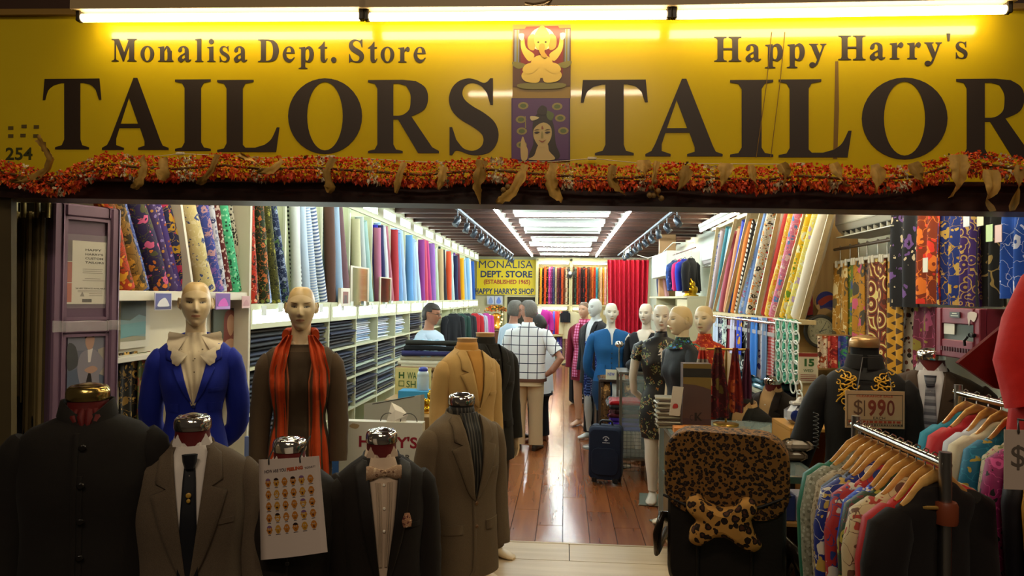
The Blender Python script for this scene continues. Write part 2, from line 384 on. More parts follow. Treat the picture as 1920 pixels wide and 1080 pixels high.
 # bodies and tailoring
class Torso:
 """horizontal super-ellipse sections (z, half width, half depth, y centre), front is -Y"""
 def __init__(s,keys,n=2.5,bust=None):
  s.k=sorted(keys,key=lambda q:-q[0]);s.n=n;s.bust=bust
 def at(s,z):
  k=s.k
  if z>=k[0][0]:return k[0][1:]
  if z<=k[-1][0]:return k[-1][1:]
  for i in range(len(k)-1):
   if k[i][0]>=z>=k[i+1][0]:
    t=(k[i][0]-z)/(k[i][0]-k[i+1][0])
    p=k[max(i-1,0)];q=k[min(i+2,len(k)-1)];a,b=k[i],k[i+1];out=[]
    for j in(1,2,3):
     L=b[0]-a[0]
     m0=(b[j]-p[j])/(b[0]-p[0])*L if p is not a else(b[j]-a[j])
     m1=(q[j]-a[j])/(q[0]-a[0])*L if q is not b else(b[j]-a[j])
     out.append((2*t**3-3*t*t+1)*a[j]+(t**3-2*t*t+t)*m0+(-2*t**3+3*t*t)*b[j]+(t**3-t*t)*m1)
    return out
 def bmp(s,x,z):
  if not s.bust:return 0
  bx,bz,h=s.bust
  return h*math.exp(-((abs(x)-bx)/.06)**2-((z-bz)/.07)**2)
 def front(s,x,z):
  a,b,c=s.at(z);u=min(.995,abs(x)/a)
  return c-b*(1-u**s.n)**(1/s.n)-s.bmp(x,z)
 def back(s,x,z):
  a,b,c=s.at(z);u=min(.995,abs(x)/a)
  return c+b*(1-u**s.n)**(1/s.n)
 def ring(s,z,m=32,off=0,cap_z=None):
  a,b,c=s.at(z);a+=off;b+=off;out=[]
  for k in range(m):
   t=2*PI*k/m;ct,st=math.cos(t),math.sin(t)
   x=a*math.copysign(abs(ct)**(2/s.n),ct);y=c+b*math.copysign(abs(st)**(2/s.n),st)
   if st<0:y-=s.bmp(x,z)
   out.append((x,y,z))
  return out
 def mesh(s,z0,z1,m=32,step=.035,off=0,b=None,mi=0,wav=0,cap0=True,cap1=True):
  b=b or B();n=max(2,int((z1-z0)/step));rings=[]
  zs=[z0+(z1-z0)*i/n for i in range(n+1)]
  for z in zs:
   r=s.ring(z,m,off)
   if wav:
    k=wav*max(0,1-(z-z0)/(.6*(z1-z0)))
    r=[(x*(1+k*math.sin(i*2*PI/m*5+1)),y*(1+k*math.sin(i*2*PI/m*5+1)),q)for i,(x,y,q)in enumerate(r)]
   rings.append(r)
  b.loft(rings,mi,cap0,cap1);return b
 def patch(s,b,rows,off=.004,n=6,th=.004,mi=0,back=False,lift=None):
  zt=s.k[0][0]
  """cloth piece lying on the front: rows of (z, xl, xr)"""
  fr,bk=[],[]
  for z,xl,xr in rows:
   a,c=[],[]
   for i in range(n+1):
    x=xl+(xr-xl)*i/n;aw=.97*s.at(z)[0];x=max(-aw,min(aw,x))
    o=off+(lift(i/n,z)if lift else 0)+.012*smooth(zt-.085,zt-.02,z)
    y=s.back(x,z)+o if back else s.front(x,z)-o
    a.append((x,y,z));c.append((x,y+(th if not back else-th),z))
   fr.append(a);bk.append(c)
  rings=[f+g[::-1]for f,g in zip(fr,bk)]
  if back:rings=rings[::-1]
  if rows[0][0]>rows[-1][0]:rings=rings[::-1]
  b.loft(rings,mi,True,True,True);return b
def rows_lin(keys,step=.012):
 """densify [(z,xl,xr)...]"""
 out=[]
 for a,c in zip(keys,keys[1:]):
  n=max(1,int(abs(a[0]-c[0])/step))
  for i in range(n):out.append(tuple(p+(q-p)*i/n for p,q in zip(a,c)))
 out.append(keys[-1]);return out
def male_torso(H,w=1.0,d=1.0):
 return Torso([(H+.035,.062,.062,.015),(H+.01,.072,.07,.015),(H-.012,.10,.08,.012),(H-.034,.162*w,.09*d,.008),(H-.054,.202*w,.10*d,.004),(H-.085,.213*w,.108*d,0),(H-.15,.214*w,.122*d,-.004),(H-.25,.212*w,.132*d,-.006),(H-.40,.198*w,.124*d,0),(H-.55,.207*w,.13*d,0),(H-.76,.222*w,.136*d,0)])
def female_torso(H,w=1.0,d=1.0,hip=1.0):
 return Torso([(H+.03,.05,.05,.01),(H+.008,.058,.056,.01),(H-.012,.085,.064,.01),(H-.03,.148*w,.072*d,.006),(H-.05,.182*w,.083*d,.004),(H-.085,.190*w,.095*d,0),(H-.20,.180*w,.108*d,0),(H-.30,.158*w,.098*d,0),(H-.40,.14*w,.088*d,0),(H-.52,.165*w*hip,.108*d,.004),(H-.62,.18*w*hip,.118*d,.006),(H-.75,.186*w*hip,.12*d,.006)],2.3,(.085,H-.235,.03))
def sleeve_pts(H,side,w=1.0,pose='hang',L=.60,sx=.19):
 x=side*sx*w
 if pose=='hang':return[(x*.92,0,H-.08),(x*1.04,0,H-.122),(x*1.13,.004,H-.20),(x*1.20,.008,H-.20-L*.25),(x*1.25,-.004,H-.2-L*.45),(x*1.25,-.035,H-.2-L*.72)]
 if pose=='back':return[(x*.9,0,H-.075),(x*1.04,.004,H-.12),(x*1.15,.025,H-.20),(x*1.28,.055,H-.36),(x*1.22,.12,H-.50),(x*.75,.16,H-.58)]
 if pose=='out':return[(x*.9,0,H-.078),(x*1.06,0,H-.12),(x*1.35,.004,H-.22),(x*1.65,.01,H-.40),(x*1.95,.0,H-.58),(x*2.15,-.02,H-.72)]
 return pose
def sleeve(name,mat,H,side,parent,w=1.0,pose='hang',L=.60,r=1.0,sx=.19):
 b=B();pts=sleeve_pts(H,side,w,pose,L,sx)
 rr=[.046*r,(.068*r,.064*r),(.072*r,.066*r),.066*r,.060*r,.054*r]
 P_,R_=[],[]
 for i in range(len(pts)-1):
  for k in range(3):
   t=k/3
   a,c=Vector(pts[i]),Vector(pts[i+1]);m0=(c-Vector(pts[max(i-1,0)]))/2;m1=(Vector(pts[min(i+2,len(pts)-1)])-a)/2
   P_.append((2*t**3-3*t*t+1)*a+(t**3-2*t*t+t)*m0+(-2*t**3+3*t*t)*c+(t**3-t*t)*m1)
   f=lambda q:q if isinstance(q,tuple)else(q,q)
   R_.append(tuple(f(rr[i])[j]*(1-t)+f(rr[i+1])[j]*t for j in(0,1)))
 P_.append(Vector(pts[-1]));R_.append((rr[-1],rr[-1])if not isinstance(rr[-1],tuple)else rr[-1])
 R_=[(q[0]*(1+.02*math.sin(i*1.9)),q[1]*(1+.03*math.sin(i*2.3+side)))for i,q in enumerate(R_)]
 b.tube(P_,R_,16);return b.build(name,mat,parent)
def button(T,x,z,mat,parent,r=.009,off=.012):
 y=T.front(x,z)-off;b=B();b.lathe([(r*.7,.004),(r,.002),(r,0)],10,(x,y,z),0,True,None,'y')
 return b.build('button',mat,parent)
def lapel_rows(H,zb,side,vtop=.055,wid=.085,notch=.125,collar=.045,kind='notch'):
 """rows for one lapel from the collar down to the button point zb"""
 ks=[];n=22
 for i in range(n+1):
  z=H+.0+(zb-H)*i/n;t=(H-z)/(H-zb)
  xi=vtop*(1-t)**.9+.004
  zn=H-notch
  if z>zn+.008:o=collar+.012*(H-z)/notch*2
  elif z>zn-.012 and kind=='notch':o=.03
  else:
   q=(zn-z)/(zn-zb);o=wid*(1-q)**.55 if kind!='shawl' else wid*math.sin(PI*min(1,.25+.75*q))**.6*.8+.004
  if kind=='shawl':o=max(.006,wid*.62*(1-t**3))
  ks.append((z,side*xi,side*(xi+max(.004,o)))if side>0 else(z,-(xi+max(.004,o)),-xi))
 return ks
def neck_block(b,H,mi_cloth=0,mi_cap=1,r=.056,h=.075):
 h+=.012
 b.lathe([(r*1.25,-.05),(r,-.005),(r*.96,h)],24,(0,.012,H),mi_cloth)
 b.lathe([(r*1.02,h-.008),(r*1.05,h),(r*1.05,h+.02),(r*.99,h+.033),(r*.84,h+.043),(r*.74,h+.041),(r*.6,h+.047),(r*.25,h+.052),(.003,h+.052)],28,(0,.012,H),mi_cap)
def stand(b,H,mi=0):
 b.tube([(0,0,.03),(0,0,H-.5)],.018,10,mi);b.lathe([(.17,0),(.17,.012),(.04,.03),(.02,.05)],24,(0,0,0),mi)
def jacket(root,T,H,mat,hem,kind='notch',zb=None,lap=None,buttons=3,pose='hang',btn=None,w=1.0,L=.60,r=1.0,sx=.19,vtop=.055,lw=.085,wav=.0,pocket=True,gap=True,arms=(-1,1),dark=None):
 """jacket part with its sleeves, lapels, buttons and pockets as sub-parts"""
 j=T.mesh(hem,H+.005 if kind!='stand' else H-.005,b=B(),wav=wav).build('jacket',mat,root)
 for sd in arms:sleeve('sleeve',mat,H,sd,j,w,pose if not isinstance(pose,dict)else pose[sd],L,r,sx)
 zb=zb if zb is not None else H-.40
 if kind in('notch','shawl','peak'):
  for sd in(-1,1):
   b=B();T.patch(b,lapel_rows(H,zb,sd,vtop,lw,kind=kind),.010,5,.007,lift=(lambda u,z,s_=sd:.006*(u if s_<0 else 1-u)))
   b.build('lapel',lap or mat,j)
  b=B();rings=[]
  for z,rr in((H-.012,.072),(H+.02,.069),(H+.028,.073),(H+.0,.082),(H-.03,.086)):
   rings.append([(rr*math.cos(a)*1.05,.02+rr*math.sin(a)*.95,z-.03*(1-math.sin(a))*.5)for a in[PI*(-.12+1.24*k/18)for k in range(19)]])
  b.loft(rings,0,False,False,True,False);b.build('collar',lap or mat,j)
 if gap and zb>hem+.05:
  b=B();T.patch(b,rows_lin([(zb+.01,-.012,.004),(hem+.12,-.012,.006),(hem+.04,-.018,-.004),(hem+.003,-.05,-.04)]),.004,2,.004)
  b.build('front_edge',mat,j)
 for i in range(buttons):button(T,.002,zb-.015-.11*i,btn or M('#1c1712',.4),j)
 if pocket:
  for sd in(-1,1):
   b=B();zp=hem+.27;T.patch(b,[(zp,sd*.125-.06,sd*.125+.06),(zp-.02,sd*.125-.06,sd*.125+.06),(zp-.045,sd*.125-.058,sd*.125+.058)],.005,4,.006);b.build('pocket_flap',dark or mat,j)
  b=B();z2=H-.26;T.patch(b,[(z2+.008,.07,.155),(z2-.012,.07,.155)],.004,4,.004);b.build('chest_pocket',dark or mat,j)
 return j
def shirt_front(root,T,H,mat,zb,vtop=.05,btn=None,name='shirt',collar=True,nb=3):
 b=B();T.patch(b,rows_lin([(H+.01,-.05,.05),(H-.03,-vtop-.012,vtop+.012),(zb+.0,-.012,.012)]),.0035,8,.006);o=b.build(name,mat,root)
 if collar:
  b=B();rings=[]
  for z,rr in((H-.02,.062),(H+.045,.060),(H+.05,.064),(H+.005,.074)):
   rings.append([(rr*math.cos(a),.014+rr*math.sin(a),z-.028*(1-math.sin(a))*.5)for a in[PI*(-.36+1.72*k/24)for k in range(25)]])
  b.loft(rings,0,False,False,True,False)
  for sd in(-1,1):
   y0=T.front(.03,H-.03)
   b.poly([(0,0),(.012*sd,-.075),(.052*sd,-.05),(.062*sd,.02),(.045*sd,.055)][::(1 if sd>0 else-1)],(.004*sd,-.06,H-.005),(1,.45*sd,0),(0,.22,1),.004)
  b.build('shirt_collar',mat,o)
 for i in range(nb):button(T,0,H-.09-.09*i,btn or M('#e8e0d0',.4),o,.006,.007)
 return o
def tie(root,T,H,mat,zb,w=.04,off=.012,kmat=None):
 b=B();T.patch(b,rows_lin([(H-.045,-.018,.018),(H-.10,-.022,.022),(zb-.02,-w,w),(zb-.03,-w*.9,w*.9)]),off,5,.006)
 y=T.front(0,H-.05)-off-.012
 b.loft([[(sx*a,y-dd,H+zz)for sx,dd in((-1,0),(-.6,.012),(.6,.012),(1,0),(.6,-.01),(-.6,-.01))]for a,zz in((.017,-.06),(.024,-.035),(.027,-.008))][::1],1 if kmat else 0)
 return b.build('tie',[mat,kmat]if kmat else mat,root)
def face_mat(skin,lip='#b5765f',brow='#8a6a48',eye='#3c3228',rough=.45,hair=None,glow=0):
 k=('face',skin,lip,brow,eye,rough,hair)
 if k in _mats:return _mats[k]
 n=N('painted_head');n.b.inputs['Roughness'].default_value=rough
 if skin.startswith('#'):n.b.inputs['Subsurface Weight'].default_value=.0
 sx=n.n('SeparateXYZ');n.l(n.tc(),sx.inputs[0]);X=n.math('ABSOLUTE',sx.outputs[0]);Z=sx.outputs[2];F=n.math('LESS_THAN',sx.outputs[1],-.03)
 def el(cx,cz,rx,rz,tilt=0):
  dx=n.math('DIVIDE',n.math('SUBTRACT',X,cx),rx);dz=n.math('DIVIDE',n.math('SUBTRACT',n.math('SUBTRACT',Z,cz),n.math('MULTIPLY',n.math('SUBTRACT',X,cx),tilt)),rz)
  return n.math('MULTIPLY',F,n.math('LESS_THAN',n.math('ADD',n.math('MULTIPLY',dx,dx),n.math('MULTIPLY',dz,dz)),1))
 c=n.mix(n.noise(n.tc(),30,2)[0],tuple(v*.96 for v in lin(skin)[:3])+(1,),skin)
 if hair:
  hz=n.math('ADD',Z,n.math('MULTIPLY',sx.outputs[1],-.62))
  c=n.mix(n.math('LESS_THAN',hz,.1)if False else n.math('GREATER_THAN',n.math('SUBTRACT',Z,n.math('MULTIPLY',sx.outputs[1],-.75)),.012),c,hair)
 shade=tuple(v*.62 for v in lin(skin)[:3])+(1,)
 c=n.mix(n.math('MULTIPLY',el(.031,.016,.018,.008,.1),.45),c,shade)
 c=n.mix(el(.031,.0105,.0145,.0048,.12),c,eye);c=n.mix(el(.0315,.0095,.0105,.0028,.1),c,'#a09684')
 c=n.mix(el(.0312,.0098,.0036,.0036),c,'#2a221c')
 c=n.mix(el(.034,.031,.017,.0018,.16),c,brow)
 c=n.mix(el(.0,-.0585,.022,.0065),c,lip);c=n.mix(el(.0,-.0585,.020,.0009),c,tuple(v*.4 for v in lin(lip)[:3])+(1,))
 n.color(c);_mats[k]=n.m;return n.m
def head_pt(th,t,male=False,g=0):
 """point on the head; th azimuth from the front, t 0 crown..1 under the chin; face is -Y; 0.23 m tall"""
 an=PI*t;z=.116*math.cos(an);s=math.sin(an)
 q=max(0,-z/.116)
 W=(.0725+.003*male)*(1-(.33-.08*male)*q**1.3)*s**(.60+.14*min(1,q*4))
 c=math.cos(th);x=W*math.sin(th)
 if c>=0:
  Fd=.096*(1-.07*smooth(.04,.116,z))*s**.56;y=-Fd*c**.92
 else:
  Bk=.098*s**.7*(1-.52*smooth(.03,.105,-z));y=Bk*(-c)**.9
 if c>0:
  e=lambda cx,sx_:math.exp(-((x-cx)/sx_)**2);f=lambda cz,sz:math.exp(-((z-cz)/sz)**2)
  nz=smooth(.03,-.026,z)*(1-smooth(-.028,-.041,z))
  d=.026*e(0,.0095)*nz+.007*(e(.011,.007)+e(-.011,.007))*f(-.031,.008)
  d-=.013*(e(.031,.017)+e(-.031,.017))*f(.011,.013)
  d+=.005*(e(.031,.011)+e(-.031,.011))*f(.009,.007)
  d+=.005*(e(.03,.02)+e(-.03,.02))*f(.034,.008)
  d+=.007*e(0,.017)*f(-.0535,.006)+.0075*e(0,.014)*f(-.0645,.0055)-.003*e(0,.02)*f(-.0585,.002)-.004*e(0,.02)*f(-.077,.008)
  d+=(.009+.003*male)*e(0,.02)*f(-.098,.014)+.004*(e(.045,.018)+e(-.045,.018))*f(-.022,.02)
  y-=d*c**.4
 return Vector((x*(1+g),y*(1+g),z*(1+g)))
def head(b,mx,male=False,mi=0,nu=60,nv=52,ears=True):
 vs,fs=[],[]
 for j in range(nv+1):
  t=.004+.992*j/nv
  for i in range(nu):
   u=i/nu*2-1;th=PI*(u-.22*math.sin(PI*u)*1.0)if True else PI*u
   vs.append(head_pt(th,t,male))
 for j in range(nv):
  for i in range(nu):fs.append((j*nu+i,(j+1)*nu+i,(j+1)*nu+(i+1)%nu,j*nu+(i+1)%nu))
 fs.append(tuple(range(nu))[::-1]);fs.append(tuple(nv*nu+i for i in range(nu)))
 b.add(vs,fs,mi,True,mx)
 if ears:
  for sd in(-1,1):
   m2=mx@Matrix.Translation((sd*.074,.012,.002))@Matrix.Rotation(sd*-.35,4,'Z')@Matrix.Rotation(-.15,4,'X')
   b.ell((0,0,0),(.008,.017,.031),12,8,mi,m2)
   b.tube([(sd*.006,.004+.014*math.cos(a),.004+.026*math.sin(a))for a in[-1.6+k*.4 for k in range(10)]],.0035,6,mi,True,True,m2)
 return b
def hair_shell(mx,test,th=.014,nu=48,nv=40,male=True,wav=.003,seed=0):
 """hair over the head where test(x,y,z) is true"""
 r=random.Random(seed);b=B();vs,idx=[],{};cells=[]
 for j in range(nv+1):
  for i in range(nu):
   p=head_pt(PI*(i/nu*2-1),.004+.992*j/nv,male);vs.append(p)
 keep=[(j,i)for j in range(nv)for i in range(nu)if test(*((vs[j*nu+i]+vs[(j+1)*nu+(i+1)%nu])/2))]
 ks=set(keep);out=[p+p.normalized()*(th+wav*math.sin(i*1.7+k)*r.random())for k,(p,i)in enumerate(zip(vs,range(len(vs))))]
 m=len(vs);fs=[]
 for j,i in keep:
  a,c,d,e=j*nu+i,(j+1)*nu+i,(j+1)*nu+(i+1)%nu,j*nu+(i+1)%nu
  fs.append((a+m,c+m,d+m,e+m))
  for(nj,ni,p,q)in((j,(i-1)%nu,a,c),(j+1,i,c,d),(j,(i+1)%nu,d,e),(j-1,i,e,a)):
   if(nj,ni)not in ks and 0<=nj<nv:fs.append((p+m,p,q,q+m))
 if nv*nu:b.add(vs+out,fs,0,True,mx)
 return b
def head_mx(pos,rz=0,tilt=0,sc=1.0):return Matrix.Translation(pos)@rotz(rz)@Matrix.Rotation(tilt,4,'X')@Matrix.Scale(sc,4)
def neck(b,top,bot,r0=.05,r1=.062,mi=0):
 t,o=Vector(top),Vector(bot);b.tube([t,t.lerp(o,.35),t.lerp(o,.7),o,o+Vector((0,.005,-.04))],[r0,r0*.96,r0*1.02,r1,r1*1.35],20,mi)
def hand(b,wrist,d,palm_n,side=1,curl=.5,sc=1.0,mi=0):
 """wrist point, direction d to the knuckles, palm normal; side gives the thumb side along d x n"""
 d=Vector(d).normalized();nrm=Vector(palm_n);nrm=(nrm-d*nrm.dot(d)).normalized();s_=d.cross(nrm)*side;w_=Vector(wrist)
 b.tube([w_-d*.03*sc,w_,w_+d*.04*sc,w_+d*.085*sc],[(.024*sc,.024*sc),(.022*sc,.024*sc),(.018*sc,.036*sc),(.014*sc,.038*sc)]if abs(nrm.dot(Vector((0,1,0))))>.5 else[(.024*sc,.024*sc),(.024*sc,.022*sc),(.034*sc,.02*sc),(.036*sc,.014*sc)],12,mi)
 for k,(off,L)in enumerate(((.028,.074),(.0095,.082),(-.0095,.076),(-.028,.06))):
  p=w_+d*.08*sc+s_*off*sc;q=d.copy();pts=[p-d*.02*sc,p]
  for m_ in range(3):
   q=(q+nrm*curl*(.55+.12*k*.3)).normalized();p=p+q*L*sc*(.45,.31,.24)[m_];pts.append(p)
  b.tube(pts,[.0085*sc,.009*sc,.0083*sc,.0075*sc,.0055*sc],8,mi)
 p=w_+d*.025*sc+s_*.022*sc;q=(d*.55+s_*.8+nrm*.25).normalized();pts=[p]
 for L in(.035,.03,.024):p=p+q*L*sc;pts.append(p);q=(q+d*.35+nrm*curl*.4).normalized()
 b.tube(pts,[.012*sc,.0105*sc,.0095*sc,.006*sc],8,mi)
def leg(b,hip,knee,ankle,r=(.085,.058,.04),mi=0,n=16):
 h,k,a=Vector(hip),Vector(knee),Vector(ankle)
 b.tube([h,h.lerp(k,.5),k,k.lerp(a,.3),k.lerp(a,.7),a],[r[0],r[0]*.85,r[1],r[1]*1.02,r[2]*1.15,r[2]],n,mi)
def foot(b,ankle,d,L=.24,mi=0,z0=0.0,hz=.06):
 d=Vector((d[0],d[1],0)).normalized();a=Vector(ankle);s_=Vector((-d.y,d.x,0));rings=[]
 for t,w_,h in((-.26,.025,.05),(-.2,.034,.075),(-.02,.038,.09),(.25,.042,.062),(.5,.048,.042),(.68,.042,.03),(.76,.02,.016)):
  c=a+d*L*t;rings.append([(c+s_*w_*math.cos(2*PI*k/12)).to_tuple()[:2]+(z0+h/2+h/2*math.sin(2*PI*k/12),)for k in range(12)])
 b.loft(rings,mi)
def trousers(root,hipz,mat,legs,w=.175,d=.115,name='trousers',cz=None):
 """legs: list of (hip, knee, ankle)"""
 b=B();T=Torso([(hipz+.12,w*.88,d*.92,0),(hipz,w,d,.005),(hipz-.1,w*1.03,d*1.05,.01)],2.4);T.mesh(hipz-.09,hipz+.12,24,.03,b=b)
 for h,k,a in legs:
  h,k,a=Vector(h),Vector(k),Vector(a)
  b.tube([h+Vector((0,0,.06)),h.lerp(k,.3),h.lerp(k,.7),k,k.lerp(a,.4),k.lerp(a,.8),a],[(.1,.1),(.098,.1),(.086,.09),(.078,.082),(.074,.08),(.072,.082),(.074,.086)],18)
 return b.build(name,mat,root)
 # the setting
XL,XR,YB,ZC,YF=-2.75,2.32,18.9,3.0,2.8
def slabbox(name,x0,x1,y0,y1,z0,z1,mat,parent=None):
 o=B().box(((x0+x1)/2,(y0+y1)/2,(z0+z1)/2),(x1-x0,y1-y0,z1-z0)).build(name,mat,parent)
 if parent is None:struct(o)
 return o
floor=slabbox('floor',XL-.1,XR+.1,2.62,YB+.1,-.08,-.012,M('#4a3326',.6))
slabbox('floor_pavement',-6,6,-4,2.615,-.12,-.02,M('#4b443c',.85,vary=.3,vs=20,bump=.4,bs=60))
wl=slabbox('wall_left',XL-.1,XL,2.95,YB,0,ZC,M('#d8d8b8',.8))
wr=slabbox('wall_right',XR,XR+.1,2.95,YB,0,ZC,M('#d3dcd2',.8))
wb=slabbox('wall_back',XL,XR,YB,YB+.1,0,ZC,M('#cfcaa6',.8))
ceil=slabbox('ceiling',XL,XR,2.95,YB,ZC,ZC+.08,M('#2b1a12',.55))
red=WOOD('#7a4020','#9c5c32',.22,1,2.2,.25,.05,7)
pale=WOOD('#b89c76','#d0b892',.4,0,2.0,0,.05,8)
pm=None
y=4.98+1.15
YW=4.98
pb=B().box((0,0,-.006),(.1985,1.148,.012),bev=.0012);po=None
for c in range(24):
 y=YW-(c%3)*.38
 while y<18.8:
  y0,y1=max(y,YW),min(y+1.15,18.85)
  if y1-y0>.02:
   x=-2.4+c*.2+.1
   if po is None or y1-y0<1.14:
    o=B().box((0,0,-.006),(.1985,y1-y0-.002,.012),bev=.0012).build('plank',red,floor,(x,(y0+y1)/2,0))
    if y1-y0>1.14:po=o
   else:
    o=po.copy();COL.objects.link(o);o.location=(x,(y0+y1)/2,0)
  y+=1.15
for r in range(7):
 y0=YW-.325*(r+1)
 for k in range(4):
  x0=-2.75+k*1.4-(r%2)*.55;x1=min(x0+1.397,XR);x0=max(x0,XL)
  if x1>x0:B().box((0,0,-.004),(x1-x0,.322,.012),bev=.0012).build('plank',pale,floor,((x0+x1)/2,y0+.1625,0))
B().box((-.2,YW,.001),(4.9,.03,.008),bev=.002).build('threshold_strip',M('#b59a70',.35,.3),floor)
jm=WOOD('#241410','#4d2c1e',.5,0,2)
j0=None
yy=3.4
while yy<18.8:
 if j0 is None:j0=B().box((0,0,0),(XR-XL-.02,.10,.11),bev=.006).build('joist',jm,ceil,((XL+XR)/2,yy,ZC-.056))
 else:
  o=j0.copy();COL.objects.link(o);o.location.y=yy
 yy+=.56
 # shop front
def quad_board(name,TL,TR,BR,BL,Y,th,mat,mi=0,bev=0):
 a=[P(*q,Y)for q in(BL,BR,TR,TL)];b=B()
 b.add(a+[p+Vector((0,th,0))for p in a],[(0,1,2,3),(7,6,5,4),(1,0,4,5),(2,1,5,6),(3,2,6,7),(0,3,7,4)])
 return b.build(name,mat)
darkbrown=M('#3a2318',.5,vary=.25,vs=6)
struct(quad_board('wall_front',(-220,-300),(2250,-300),(2250,352),(-220,352),2.86,.12,M('#3b2415',.6,vary=.2,vs=4)))
struct(quad_board('trim_1',(-220,338),(2250,350),(2250,402),(-220,367),2.74,.16,WOOD('#1d0f0b','#3c2219',.45,0,2)))
struct(quad_board('trim_2',(-220,331),(2250,343),(2250,350),(-220,338),2.71,.18,M('#4a3128',.4)))
struct(quad_board('trim_3',(-220,18),(2250,4),(2250,14),(-220,29),2.78,.06,M('#8a6a2c',.5)))
struct(quad_board('wall_front_pier',(-420,352),(21,340),(21,1500),(-420,1500),2.76,.03,M('#4c4023',.7,vary=.25,vs=7)))
struct(quad_board('wall_front_end',(1990,395),(2420,395),(2420,1600),(1990,1600),2.80,.12,M('#5c4630',.7)))
yel=N('sign_yellow');yel.b.inputs['Roughness'].default_value=.22;yel.b.inputs['Coat Weight'].default_value=.6;yel.b.inputs['Coat Roughness'].default_value=.04;yel.b.inputs['Specular IOR Level'].default_value=.5
yel.color(yel.mix(yel.noise(yel.tc(),3,4)[0],lin('#c9aa0e'),lin('#d8be16')))
SG=thing('shop_sign','long glossy yellow fascia board lettered TAILORS over the shop entrance','shop sign',P(960,180,YF))
def child(o,par):
 o.parent=par;o.matrix_parent_inverse=(Matrix.Translation(par.location)@rotz(par.rotation_euler.z)).inverted();return o
child(quad_board('board',(-60,30),(2100,15),(2100,350),(-60,328),YF,.05,yel.m),SG)
ink=M('#2a1c10',.5)
def glyph(b,ch,x0,x1,ytop,ybase,Y=YF-.002):
 wid,shapes=G[ch]
 o=P(x0,ybase,Y);e=P(x1,ybase,Y);u=P(x0,ytop,Y)
 ux=(e-o)/wid;uz=(u-o)/100
 for k,(outl,holes)in enumerate(shapes):b.poly(outl,o-Vector((0,.0003*k,0)),ux,uz,.0015,0,holes)
big=[('T',80,190,148,280),('A',191,316,149,281),('I',328,395,149,283),('L',407,524,150,285),('O',540,679,150,286),('R',690,823,150,287),('S',839,936,150,288),('T',1089,1215,150,291),('A',1210,1355,151,293),('I',1369,1450,150,294),('L',1460,1597,149,295),('O',1616,1777,149,296),('R',1793,1944,148,297),('S',1958,2072,147,298)]
for ch,x0,x1,yt,yb in big:
 b=B();glyph(b,ch,x0,x1,yt,yb);child(b.build('letter',ink),SG)
def sline(text,x0,x1,yt0,yb0,yt1,yb1,track):
 lay,tot=serif(text,track);k=(x1-x0)/tot;b=B()
 for ch,x in lay:
  f=x/tot;glyph(b,ch,x0+x*k,x0+(x+G[ch][0])*k,yt0+(yt1-yt0)*f,yb0+(yb1-yb0)*f)
 child(b.build('lettering',ink),SG)
sline('Monalisa Dept. Store',209,799,73,115,75,117,16)
sline("Happy Harry's",1339,1815,69,115,64,109,14)
b=B()
for px,py in((15,237),(40,234),(63,235),(15,252),(38,251),(62,252)):
 o=P(px,py+6,YF-.002);child(B().poly([(0,0),(.024,0),(.024,.015),(0,.015)],o,(1,0,0),(0,0,1),.001).build('square_sticker',M('#5a4a18',.6)),SG)
b=B();t,_=sans('254',.125,.055,.02);put(b,t,P(10,300,YF-.002));child(b.build('house_number',M('#3c3c14',.5)),SG)
b=B()
for xs in((1437,1418),(1462,1445)):b.tube([P(xs[0]+10,60,YF-.002),P(xs[0],160,YF-.003),P(xs[1],295,YF-.002)],.0015,4)
b.poly([(0,0),(.016,0),(.022,.2),(.018,.39),(.006,.39),(.004,.2)],P(1562,298,YF-.001),(1,0,0),(0,0,1),.0005);child(b.build('dried_drips',M('#7a5a10',.6)),SG)
def flat(b,pts,mi,Y,sm=False):
 """polygon given in the poster's own pixels"""
 q=sm_path([p+(1,)for p in pts],4)if sm else pts
 o=P(1015,180,Y);b.poly([(p[0]/SC(Y),-p[1]/SC(Y))for p in q],o,(1,0,0),(0,0,1),0,mi)
def poster(name,label,x0,x1,y0,y1,art,mats):
 t=thing(name,label,'poster',P((x0+x1)/2,y1,YF-.006))
 child(quad_board('sheet',(x0,y0),(x1,y0),(x1,y1),(x0,y1),YF-.008,.004,mats[0]),t)
 b=B();art(b);child(b.build('print',mats),t)
 return t
yq=YF-.0095
def mir(p):return[(-a,c)for a,c in p][::-1]
